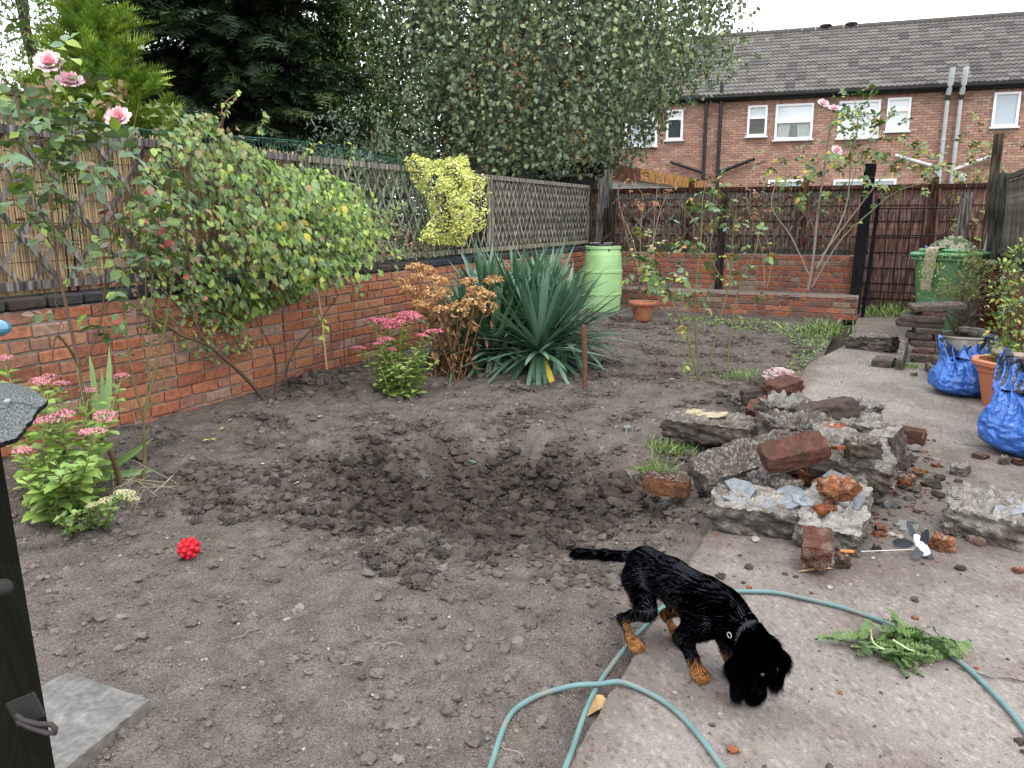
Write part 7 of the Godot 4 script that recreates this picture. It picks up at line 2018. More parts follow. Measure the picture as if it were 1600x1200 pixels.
func bins() -> void:
	# green water butt
	var t := thing("water_butt", "pale green plastic water butt in the far left corner", "barrel", Vector3(-3.899, 0.000, -11.476))
	var gcol := Color(0.36, 0.6, 0.27)
	var b := MB.new()
	b.col = gcol
	b.lathe(Transform3D.IDENTITY, PackedVector2Array([Vector2(0, 0), Vector2(0.25, 0), Vector2(0.272, 0.04), Vector2(0.288, 0.27), Vector2(0.296, 0.275), Vector2(0.296, 0.3), Vector2(0.29, 0.305), Vector2(0.292, 0.6), Vector2(0.299, 0.605), Vector2(0.298, 0.635), Vector2(0.288, 0.64), Vector2(0.272, 0.86), Vector2(0.258, 0.92), Vector2(0.255, 0.945)]), 40)
	part(t, "body", b.build(M.plastic))
	b = MB.new()
	b.col = gcol * 1.05
	b.lathe(Transform3D.IDENTITY, PackedVector2Array([Vector2(0.255, 0.945), Vector2(0.268, 0.95), Vector2(0.268, 0.985), Vector2(0.255, 0.99), Vector2(0.235, 0.985), Vector2(0.23, 0.93)]), 40)
	part(t, "rim", b.build(M.plastic))
	b = MB.new()
	b.col = Color(0.03, 0.032, 0.034)
	b.lathe(Transform3D.IDENTITY, PackedVector2Array([Vector2(0.24, 0.985), Vector2(0.2, 1.0), Vector2(0.12, 1.0), Vector2(0.11, 1.015), Vector2(0, 1.018)]), 30)
	part(t, "lid", b.build(M.plastic))
	for a in [0.9, 2.1]:
		b = MB.new()
		b.col = Color(0.02, 0.02, 0.02)
		b.lathe(Transform3D(aim(Vector3(cos(a), 0, sin(a)), Vector3.UP), Vector3(cos(a) * 0.264, 0.935, sin(a) * 0.264)), PackedVector2Array([Vector2(0.014, 0), Vector2(0.012, 0.006), Vector2(0, 0.007)]), 10)
		part(t, "knob", b.build(M.plastic))
	var sk := thing("scrap_wood", "short dark stick and white scraps lying on the water butt lid", "stick", Vector3(-3.899, 0.000, -11.476) + Vector3(0, 1.02, 0))
	bar(sk, "stick", Vector3(0.0, 0.03, 0.1), Vector3(0.12, 0.16, 0.0), 0.025, 0.02, Vector3.BACK, unit_boxes(M.wood, Color(0.05, 0.045, 0.04), 0.1, 1)[0])
	bar(sk, "scrap", Vector3(-0.16, 0.015, 0.12), Vector3(-0.02, 0.02, 0.16), 0.03, 0.01, Vector3.UP, unit_boxes(M.plastic, Color(0.5, 0.5, 0.48), 0.1, 1)[0])
	bar(sk, "scrap", Vector3(0.06, 0.015, 0.14), Vector3(0.18, 0.02, 0.1), 0.03, 0.01, Vector3.UP, unit_boxes(M.plastic, Color(0.45, 0.45, 0.44), 0.1, 1)[0])
	# wheelie bin
	var w := thing("wheelie_bin", "green wheelie bin with clothes thrown on its lid", "bin", Vector3(0.62, 0, -10.72), deg_to_rad(-24))
	var gb := Color(0.075, 0.21, 0.09)
	b = MB.new()
	b.col = gb
	b.grid(1, 1, func(u, v): return Vector3(lerpf(-0.2, 0.2, u), 0.05, lerpf(0.24, -0.24, v)))
	var lo: Array[Vector3] = [Vector3(-0.23, 0.06, 0.25), Vector3(0.23, 0.06, 0.25), Vector3(0.23, 0.06, -0.3), Vector3(-0.23, 0.06, -0.3)]
	var hi: Array[Vector3] = [Vector3(-0.28, 0.93, 0.36), Vector3(0.28, 0.93, 0.36), Vector3(0.28, 0.93, -0.33), Vector3(-0.28, 0.93, -0.33)]
	# rounded corners between the four upright faces
	for k in 4:
		var a0 := lo[k]
		var b0 := lo[(k + 1) % 4]
		var a1 := hi[k]
		var b1 := hi[(k + 1) % 4]
		b.qo(a0.lerp(b0, 0.1), b0.lerp(a0, 0.1), b1.lerp(a1, 0.1), a1.lerp(b1, 0.1), Vector3(0, 0.5, 0))
		var c0 := lo[(k + 2) % 4]
		var c1 := hi[(k + 2) % 4]
		b.qo(b0.lerp(a0, 0.1), b0.lerp(c0, 0.1), b1.lerp(c1, 0.1), b1.lerp(a1, 0.1), Vector3(0, 0.5, 0))
	part(w, "body", b.build(M.plastic))
	b = MB.new()
	b.col = gb * 1.1
	b.box(Transform3D(Basis.IDENTITY, Vector3(0, 0.935, 0.015)), Vector3(0.6, 0.05, 0.74), 0.018)
	part(w, "rim", b.build(M.plastic))
	b = MB.new()
	b.col = Color(0.1, 0.26, 0.115)
	b.box(Transform3D(eul(0, 0, 0), Vector3(0, 0.985, 0.02)), Vector3(0.62, 0.05, 0.78), 0.02)
	b.box(Transform3D(eul(-2, 0, 0), Vector3(0, 1.02, 0.0)), Vector3(0.52, 0.045, 0.62), 0.022)
	part(w, "lid", b.build(M.plastic))
	b = MB.new()
	b.col = gb
	b.tube(PackedVector3Array([Vector3(-0.2, 0.95, -0.41), Vector3(0, 0.955, -0.42), Vector3(0.2, 0.95, -0.41)]), 0.018, 0.018, 8)
	for x in [-0.2, 0.2]: b.tube(PackedVector3Array([Vector3(x, 0.95, -0.41), Vector3(x, 0.93, -0.34)]), 0.018, 0.018, 8)
	part(w, "handle", b.build(M.plastic))
	for x in [-0.24, 0.24]:
		b = MB.new()
		b.col = Color(0.02, 0.02, 0.02)
		b.lathe(Transform3D(eul(0, 0, 90), Vector3(x, 0.1, -0.3)), PackedVector2Array([Vector2(0, -0.025), Vector2(0.09, -0.025), Vector2(0.1, 0), Vector2(0.09, 0.025), Vector2(0, 0.025)]), 20)
		part(w, "wheel", b.build(M.plastic))
	# clothes on the lid
	var cl := thing("clothing", "crumpled green and cream garment heaped on the bin lid with one sleeve hanging", "clothing", Vector3(0.62, 1.03, -10.72), deg_to_rad(-24))
	b = MB.new()
	b.grid(40, 40, func(u, v):
		var x: float = (u - 0.5) * 0.5
		var z: float = (v - 0.5) * 0.4
		var r := Vector2(x / 0.25, z / 0.2).length()
		var n := noise2.get_noise_2d(x * 26.0, z * 26.0 + 5.0)
		var y: float = 0.16 * maxf(0.0, 1.0 - r * r) * (0.75 + 0.5 * noise.get_noise_2d(x * 8.0, z * 8.0)) + 0.035 * absf(n) + 0.012
		b.col = (Color(0.11, 0.16, 0.085) if noise.get_noise_2d(x * 9.0 + 3.0, z * 9.0) > -0.05 else Color(0.36, 0.34, 0.25)) * (1.0 + 0.3 * n)
		if r > 1.0: y = 0.004 + 0.02 * absf(n)
		return Vector3(x * (1.0 + 0.2 * n), y, -z * (1.0 + 0.2 * n)))
	part(cl, "heap", b.build(M.cloth))
	b = MB.new()
	b.col = Color(0.42, 0.37, 0.29)
	var slv := func(u, v):
		var drop: float = v * 0.68
		var z := 0.18 + minf(drop, 0.235)
		var y := 0.03 - maxf(0.0, drop - 0.2) * 1.0
		return Vector3(-0.03 + (u - 0.5) * (0.13 - 0.03 * v) - 0.05 * v, y + 0.012 * sin(u * 11.0) * (0.5 - v) + 0.012, z + 0.014 * sin(u * 9.0 + v * 3.0) + 0.02)
	b.grid(14, 30, func(u, v): return slv.call(1.0 - u, v))
	part(cl, "sleeve", b.build(M.cloth))
	var bc := thing("blue_cloth", "scrap of blue plastic sheet tucked beside the garment on the bin", "cloth", Vector3(0.62, 1.035, -10.72), deg_to_rad(-24))
	b = MB.new()
	b.col = Color(0.03, 0.09, 0.4)
	b.grid(14, 10, func(u, v):
		var x := lerpf(-0.27, -0.08, u)
		var z := lerpf(0.2, -0.1, v)
		return Vector3(x, 0.012 + 0.045 * absf(noise2.get_noise_2d(x * 30.0, z * 30.0)) + 0.03 * u * (1.0 - v), z))
	part(bc, "sheet", b.build(M.tarp))


func bags() -> void:
	bag("far blue plastic sack slumped open before the bowl", Vector3(0.619, 0.000, -7.123) + Vector3(0.03, 0, -0.2), 0.25, 0.21, 0.43, 3, 0.35)
	bag("near blue plastic sack cut by the right edge of the path", Vector3(0.861, 0.000, -5.506) + Vector3(0.05, 0, -0.05), 0.29, 0.24, 0.56, 9, -0.35)


func sack_point(u: float, v: float, rx: float, rz: float, hh: float, sd: int) -> Vector3:
	var off := sd * 9.1
	var an := -u * TAU
	var pr := 1.0
	if v < 0.14: pr = sqrt(1.0 - pow(1.0 - v / 0.14, 2.0) * 0.6)
	# sags wide at the bottom; above, the empty walls fold in towards a slit
	var sag := 1.0 + 0.16 * sm(0.0, 0.2, v) - 0.34 * sm(0.25, 0.85, v)
	var flat := 1.0 + 0.1 * sm(0.0, 0.2, v) - 0.62 * sm(0.3, 0.95, v)
	var cx := signf(cos(an)) * pow(absf(cos(an)), 0.75)
	var cz := signf(sin(an)) * pow(absf(sin(an)), 0.75)
	var p := Vector3(cx * rx * pr * sag, hh * v, cz * rz * pr * flat)
	var f1 := 1.0 - absf(noise2.get_noise_3d(cos(an) * 1.6 + off, v * 1.1 + cos(an) * 0.5, sin(an) * 1.6)) * 3.2
	var f2 := 1.0 - absf(noise2.get_noise_3d(cos(an) * 1.5 - off, v * 5.5, sin(an) * 1.5)) * 3.0
	var s := 1.0 + (0.04 + 0.26 * sm(0.25, 0.8, v)) * (f1 - 0.4) + 0.045 * (f2 - 0.4) * (1.0 - 0.6 * v)
	p.x *= 1.0 + (s - 1.0) * 0.6
	p.z *= s
	p.z -= 0.10 * hh * v * v
	p.x += 0.06 * sm(0.45, 1.0, v) * sin(sd * 2.0) + 0.03 * v * noise2.get_noise_2d(v * 2.0, off)
	p.y += sm(0.6, 1.0, v) * (0.09 * cos(an * 2.0) + 0.05 * sin(an * 3.0 + sd) + 0.05 * (f1 - 0.5)) * hh
	p.y *= 1.0 - 0.12 * sm(0.3, 0.9, v) * absf(noise.get_noise_2d(cos(an) * 1.2 + off, sin(an) * 1.2)) * 2.0
	p.y = maxf(p.y, 0.003)
	return p


func bag(label: String, at: Vector3, rx: float, rz: float, hh: float, sd: int, turn: float) -> void:
	var t := thing("plastic_sack", label, "sack", at, turn, "blue sacks at the right of the path")
	var b := MB.new()
	b.grid(150, 90, func(u, v):
		b.col = Color(0.05, 0.165, 0.56) * (1.0 + 0.25 * noise2.get_noise_2d(u * 40.0, v * 40.0))
		return sack_point(u, v, rx, rz, hh, sd))
	part(t, "sack_wall", b.build(M.tarp))
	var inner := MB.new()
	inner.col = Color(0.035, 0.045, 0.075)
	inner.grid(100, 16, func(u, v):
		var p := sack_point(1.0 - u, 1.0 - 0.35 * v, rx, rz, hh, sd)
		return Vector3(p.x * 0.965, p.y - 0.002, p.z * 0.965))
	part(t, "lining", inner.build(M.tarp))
	var fill := MB.new()
	fill.grid(24, 8, func(u, v):
		fill.col = vary(Color(0.07, 0.06, 0.055), 0.4)
		var p := sack_point(u, 0.66, rx, rz, hh, sd)
		return Vector3(p.x * (1.0 - v) * 0.97, hh * 0.66 + rr(0, 0.03), p.z * (1.0 - v) * 0.97))
	part(t, "contents", fill.build(M.clod))


func small_things() -> void:
	# bamboo cane, iron stake, ball, flagstone
	var t := thing("bamboo_cane", "tan bamboo cane leaning against the left wall below the climber", "cane")
	var cp := PackedVector3Array([Vector3(-4.200, 0.893, -5.213), Vector3(-4.200, 0.576, -5.262), Vector3(-4.200, 0.251, -5.287), Vector3(-4.200, -0.050, -5.316)])
	for i in 3:
		var b := MB.new()
		b.col = vary(Color(0.5, 0.33, 0.17), 0.12)
		b.tube(PackedVector3Array([cp[i], cp[i].lerp(cp[i + 1], 0.5), cp[i + 1]]), 0.0075, 0.0075, 8)
		b.tube(PackedVector3Array([cp[i + 1] + Vector3(0, 0.008, 0), cp[i + 1]]), 0.009, 0.009, 8)
		part(t, "cane_section", b.build(M.twig))
	var st := MB.new()
	st.col = Color(0.16, 0.075, 0.05)
	var sp := Vector3(-2.189, 0.000, -6.066)
	st.tube(PackedVector3Array([Vector3(0, -0.1, 0), Vector3(-0.005, 0.2, 0), Vector3(-0.02, 0.51, 0)]), 0.022, 0.022, 10)
	single("iron_stake", st, M.metal, "rusty brown stake standing in the soil right of the yucca", "stake", Transform3D(Basis.IDENTITY, Vector3(sp.x, soil_h(sp.x, sp.z), sp.z)))
	var rb := Vector3(-2.582, 0.000, -2.285)
	var ball := thing("rubber_ball", "red knobbly rubber dog ball lying on the soil", "ball", Vector3(rb.x, soil_h(rb.x, rb.z) + 0.044, rb.z))
	var bm := MB.new()
	bm.col = Color(0.4, 0.006, 0.015)
	var sph := PackedVector2Array()
	for i in 13: sph.append(Vector2(cos((i / 12.0 - 0.5) * PI), sin((i / 12.0 - 0.5) * PI)))
	var core_p := PackedVector2Array()
	for p in sph: core_p.append(p * 0.036)
	bm.lathe(Transform3D.IDENTITY, core_p, 20)
	part(ball, "core", bm.build(M.plain))
	var kb := MB.new()
	kb.col = Color(0.45, 0.01, 0.022)
	var kp := PackedVector2Array()
	for p in sph: kp.append(p * 0.0125)
	kb.lathe(Transform3D.IDENTITY, kp, 14)
	var km := kb.build(M.plain)
	for i in 26:
		var y := 1.0 - 2.0 * (i + 0.5) / 26.0
		var a := i * 2.39996
		part(ball, "knob", km, Transform3D(Basis.IDENTITY, Vector3(cos(a) * sqrt(1 - y * y), y, sin(a) * sqrt(1 - y * y)) * 0.037))
	var q := [Vector3(-1.849, 0.022, -1.451), Vector3(-2.200, 0.022, -1.446), Vector3(-2.210, 0.022, -1.117), Vector3(-1.789, 0.022, -1.079)]
	var fs := MB.new()
	fs.grid(40, 40, func(u, v):
		var p: Vector3 = q[3].lerp(q[0], u).lerp(q[2].lerp(q[1], u), v)
		var n := noise.get_noise_2d(p.x * 7.0, p.z * 7.0)
		var m := noise2.get_noise_2d(p.x * 30.0, p.z * 30.0)
		fs.col = Color(0.185, 0.176, 0.162) * (1.0 + 0.35 * n + 0.15 * m)
		return p + Vector3(0.004 * m, 0.002 * n, 0.004 * n))
	fs.col = Color(0.2, 0.18, 0.16)
	for k in 4:
		var dn := Vector3(0, -0.06, 0)
		var a: Vector3 = q[k]
		var b: Vector3 = q[(k + 1) % 4]
		fs.qo(a, b, b + dn, a + dn, (q[0] + q[2]) * 0.5)
	single("flagstone", fs, M.slate, "square grey flagstone lying on the soil behind the black post", "paving slab")
	# cloth by the far end of the heap
	var ct := MB.new()
	ct.grid(30, 30, func(u, v):
		var a: float = -u * TAU
		var e: float = (v - 0.08) * PI * 0.54
		var p := Vector3(cos(a) * cos(e), sin(e), sin(a) * cos(e)) * 0.12
		var n := absf(noise2.get_noise_3d(p.x * 22.0, p.y * 22.0, p.z * 22.0))
		ct.col = Color(0.62, 0.5, 0.48).lerp(Color(0.33, 0.17, 0.16), sm(0.15, 0.35, absf(noise.get_noise_3d(p.x * 14.0, p.y * 14.0, p.z * 14.0))))
		return p * (1.0 - 0.5 * n) * Vector3(1.35, 0.85, 1.0))
	single("crumpled_cloth", ct, M.cloth, "crumpled pink and white striped cloth at the far end of the heap", "cloth", Transform3D(Basis.IDENTITY, Vector3(-0.776, 0.060, -6.989)))
	hutch()
	hose()
	bird()


func hutch() -> void:
	var t := thing("timber_hutch", "black stained timber corner with felted roof tip and bolt at the left edge", "hutch")
	var blk := Color(0.011, 0.0085, 0.008)
	var m1: Mesh = unit_boxes(M.paintwood, blk, 0.1, 1)[0]
	var m2: Mesh = unit_boxes(M.paintwood, Color(0.016, 0.012, 0.011), 0.1, 1)[0]
	# the corner post leans a little; a second board behind it
	bar(t, "corner_post", Vector3(-0.928, 0.641, -0.540), Vector3(-1.152, 1.119, -0.658), 0.05, 0.045, Vector3(0.3, 0, 1), m1)
	bar(t, "side_board", Vector3(-1.082, 0.582, -0.545), Vector3(-1.249, 1.104, -0.677), 0.06, 0.02, Vector3(0.3, 0, 1), m2)
	bar(t, "side_board", Vector3(-1.116, 0.582, -0.529), Vector3(-1.290, 1.104, -0.658), 0.06, 0.02, Vector3(0.3, 0, 1), m1)
	# felt roof: rough sheet that dips to a pointed corner
	var rf := MB.new()
	var e := [Vector3(-1.248, 1.207, -0.633), Vector3(-1.096, 1.179, -0.676), Vector3(-1.013, 1.183, -0.659), Vector3(-0.941, 1.178, -0.635), Vector3(-0.940, 1.153, -0.608), Vector3(-0.933, 1.141, -0.586), Vector3(-0.940, 1.138, -0.570), Vector3(-1.056, 1.132, -0.514)]
	var e2 := []
	for i in e.size():
		for k in 7:
			var p: Vector3 = e[i].lerp(e[(i + 1) % e.size()], k / 7.0)
			e2.append(p + Vector3(noise2.get_noise_2d(i + k * 0.37, 3.0), 0.0, noise2.get_noise_2d(i + k * 0.41, 5.0)) * 0.005)
	e = e2
	var mid := Vector3.ZERO
	for p in e: mid += p / e.size()
	for lay in 2:
		rf.col = Color(0.37, 0.41, 0.4) if lay == 0 else Color(0.03, 0.03, 0.03)
		var dn := Vector3(0, -0.006 * lay, 0)
		for i in e.size():
			var a: Vector3 = e[i]
			var b: Vector3 = e[(i + 1) % e.size()]
			for k in 6:
				var f0 := k / 6.0
				var f1 := (k + 1) / 6.0
				for s in 1:
					var p0 := a
					var p1 := b
					var hump := Vector3(0, 0.012, 0)
					rf.qo(mid.lerp(p0, f0) + dn + hump * (1.0 - f0 * f0), mid.lerp(p1, f0) + dn + hump * (1.0 - f0 * f0), mid.lerp(p1, f1) + dn + hump * (1.0 - f1 * f1), mid.lerp(p0, f1) + dn + hump * (1.0 - f1 * f1), mid + Vector3(0, -1.0 if lay == 0 else 1.0, 0))
	rf.col = Color(0.05, 0.05, 0.05)
	for i in e.size():
		var a: Vector3 = e[i]
		var b: Vector3 = e[(i + 1) % e.size()]
		rf.qo(a, b, b + Vector3(0, -0.006, 0), a + Vector3(0, -0.006, 0), mid)
	part(t, "felt_roof", rf.build(M.felt))
	var nl := MB.new()
	nl.col = Color(0.3, 0.33, 0.34)
	nl.lathe(Transform3D(aim(Vector3(0.1, 1, 0.3), Vector3.BACK), Vector3(-0.978, 1.165, -0.609) + Vector3(0, 0.012, 0)), PackedVector2Array([Vector2(0.0045, 0), Vector2(0.004, 0.0015), Vector2(0, 0.002)]), 10)
	part(t, "nail_head", nl.build(M.metal))
	# coach bolt, plate, and hooked latch
	var bt := MB.new()
	bt.col = Color(0.02, 0.018, 0.018)
	var bp := PackedVector2Array()
	for i in 7: bp.append(Vector2(cos(i / 6.0 * PI * 0.5), sin(i / 6.0 * PI * 0.5) * 0.7) * 0.0115)
	bt.lathe(Transform3D(aim((CAM - Vector3(-0.998, 0.934, -0.586)).normalized(), Vector3.UP), Vector3(-0.989, 0.938, -0.580)), bp, 16)
	part(t, "bolt_head", bt.build(M.metal))
	bar(t, "latch_plate", Vector3(-0.931, 0.801, -0.536), Vector3(-0.898, 0.817, -0.550), 0.032, 0.004, Vector3(0.2, 0, 1), unit_boxes(M.metal, Color(0.03, 0.026, 0.025), 0.1, 1)[0])
	var hk := MB.new()
	hk.col = Color(0.05, 0.042, 0.04)
	hk.tube(PackedVector3Array([Vector3(-0.913, 0.810, -0.530), Vector3(-0.905, 0.804, -0.532), Vector3(-0.888, 0.799, -0.539), Vector3(-0.874, 0.798, -0.546), Vector3(-0.868, 0.793, -0.547), Vector3(-0.869, 0.788, -0.546), Vector3(-0.877, 0.788, -0.542), Vector3(-0.894, 0.794, -0.535), Vector3(-0.906, 0.799, -0.531), Vector3(-0.911, 0.803, -0.529)]), 0.0033, 0.0033, 8)
	part(t, "hook", hk.build(M.metal))
	var ob := thing("glazed_ornament", "round blue glazed ornament just showing at the left edge above the felt", "ornament", Vector3(-1.310, 1.224, -0.811))
	var gl := MB.new()
	gl.col = Color(0.05, 0.16, 0.26)
	var gp := PackedVector2Array()
	for i in 11: gp.append(Vector2(cos((i / 10.0 - 0.5) * PI), sin((i / 10.0 - 0.5) * PI) * 0.62) * 0.024)
	gl.lathe(Transform3D.IDENTITY, gp, 20)
	part(ob, "body", gl.build(M.glass))
	var stalk := MB.new()
	stalk.col = Color(0.05, 0.05, 0.05)
	stalk.tube(PackedVector3Array([Vector3(0, -0.01, 0), Vector3(-0.05, -0.12, 0.02)]), 0.006, 0.006, 8)
	part(ob, "stem", stalk.build(M.metal))


func hose() -> void:
	var b := MB.new()
	b.col = Color(0.105, 0.19, 0.188)
	var pts := [Vector3(-0.814, 0.000, -1.537), Vector3(-0.834, 0.000, -1.637), Vector3(-0.885, 0.000, -1.882), Vector3(-0.826, 0.000, -2.031), Vector3(-0.712, 0.000, -2.115), Vector3(-0.574, 0.000, -2.127), Vector3(-0.440, 0.000, -2.058), Vector3(-0.290, 0.000, -1.888), Vector3(-0.195, 0.000, -1.744)]
	var pts2 := [Vector3(-0.625, 0.000, -1.577), Vector3(-0.653, 0.000, -1.723), Vector3(-0.702, 0.000, -2.020), Vector3(-0.708, 0.000, -2.260), Vector3(-0.677, 0.000, -2.562), Vector3(-0.610, 0.000, -2.754), Vector3(-0.490, 0.000, -2.867), Vector3(-0.316, 0.000, -2.955), Vector3(-0.178, 0.000, -2.957), Vector3(-0.023, 0.000, -2.932), Vector3(0.124, 0.000, -2.864), Vector3(0.292, 0.000, -2.731), Vector3(0.397, 0.000, -2.530), Vector3(0.445, 0.000, -2.390), Vector3(0.492, 0.000, -2.202)]
	for run in 2:
		var p: Array = pts if run == 0 else pts2
		var cu := PackedVector3Array()
		for i in p.size() - 1:
			for k in 8:
				var q: Vector3 = p[i].cubic_interpolate(p[i + 1], p[maxi(i - 1, 0)], p[mini(i + 2, p.size() - 1)], k / 8.0)
				# the hose spans the edge of the slab and lies along the soil
				var gy := soil_h(q.x, q.z) if q.x < -0.66 else 0.0
				q.y = maxf(gy, -0.03 if q.x < -0.66 else 0.0) + 0.011 + (0.016 if run == 0 and q.distance_to(Vector3(-0.71, q.y, -2.1)) < 0.1 else 0.0)
				cu.append(q)
		# even out the heights
		for it in 6:
			for i in range(1, cu.size() - 1): cu[i] = Vector3(cu[i].x, maxf((cu[i - 1].y + cu[i].y * 2.0 + cu[i + 1].y) * 0.25, cu[i].y - 0.002), cu[i].z)
		b.tube(cu, 0.008, 0.008, 12)
	for i in b.c.size():
		var p := b.v[i]
		var w := 1.0 + 0.25 * noise2.get_noise_3d(p.x * 12.0, p.y * 12.0, p.z * 12.0)
		b.c[i] = (b.c[i] * w).lerp(Color(0.2, 0.17, 0.15), 0.75 * sm(0.12, 0.4, noise.get_noise_3d(p.x * 9.0, p.y * 60.0, p.z * 9.0)))
	single("garden_hose", b, M.plain, "faded turquoise garden hose looping over the soil and across the path", "hose")


func bird() -> void:
	var at := Vector3(0.220, 0.020, -3.595)
	var t := thing("toy_bird", "plastic swallow toy with dark wings lying on the path on a stick", "toy", at, -0.35)
	var w := MB.new()
	w.col = Color(0.75, 0.76, 0.78)
	var bp := PackedVector2Array()
	for i in 11: bp.append(Vector2(cos((i / 10.0 - 0.5) * PI) * 0.022, sin((i / 10.0 - 0.5) * PI) * 0.06))
	var body := Transform3D(eul(0, 0, 35), Vector3(0, 0.02, 0))
	w.lathe(body, bp, 16)
	part(t, "body", w.build(M.plain))
	var dk := Color(0.035, 0.038, 0.05)
	var h := MB.new()
	h.col = dk
	h.lathe(body * Transform3D(eul(180, 0, 0), Vector3(0, -0.035, 0)), PackedVector2Array([Vector2(0.0, -0.005), Vector2(0.0205, 0), Vector2(0.02, 0.025), Vector2(0.017, 0.045), Vector2(0.012, 0.056), Vector2(0.004, 0.062), Vector2(0.0, 0.082)]), 14)
	part(t, "head", h.build(M.plain))
	for q in [[Vector3(0.0, 0.02, 0.0), Vector3(0.02, 0.11, 0.03), 0.03, "wing"], [Vector3(0.0, 0.02, 0.0), Vector3(0.0, 0.0, 0.085), 0.032, "wing"], [Vector3(-0.025, 0.04, 0), Vector3(-0.075, 0.115, -0.01), 0.022, "tail_feather"], [Vector3(-0.03, 0.025, 0), Vector3(-0.125, 0.005, 0.0), 0.034, "tail_feather"]]:
		var f := MB.new()
		f.col = dk * 1.15
		var d: Vector3 = q[1] - q[0]
		f.leaf(Transform3D(aim(d, Vector3(0.3, 0.3, 1)), q[0]), d.length(), q[2], 0.1, 0.15, 6, 0.15, 0.6)
		f.leaf(Transform3D(aim(d, Vector3(-0.3, -0.3, -1)), q[0] - Vector3(0.001, 0.001, 0.003)), d.length(), q[2], -0.1, -0.15, 6, 0.15, 0.6)
		part(t, q[3], f.build(M.plain))
	var s := MB.new()
	s.col = Color(0.5, 0.47, 0.42)
	var a := t.transform.affine_inverse() * Vector3(-0.025, 0.020, -3.481)
	var b0 := t.transform.affine_inverse() * Vector3(-0.093, 0.025, -3.443)
	s.tube(PackedVector3Array([Vector3(-0.01, 0.008, 0), (a + Vector3(-0.01, 0.008, 0)) * 0.5, a]), 0.0022, 0.0022, 6)
	part(t, "rod", s.build(M.twig))
	var hd := MB.new()
	hd.col = Color(0.5, 0.22, 0.09)
	hd.tube(PackedVector3Array([a, a.lerp(b0, 0.5), b0]), 0.008, 0.009, 10)
	part(t, "handle", hd.build(M.twig))
	var lb := MB.new()
	lb.col = Color(0.55, 0.38, 0.18)
	var lp := Vector3(-0.233, 0.006, -3.202)
	var ld := Vector3(-0.054, 0.006, -3.346) - lp
	lb.leaf(Transform3D(aim(ld, Vector3.UP), lp), ld.length(), 0.02, 0.02, 0.25, 8, 0.0, 0.6)
	single("dry_blade", lb, M.dry, "dry straw-coloured leaf blade lying before the front brick end", "leaf")


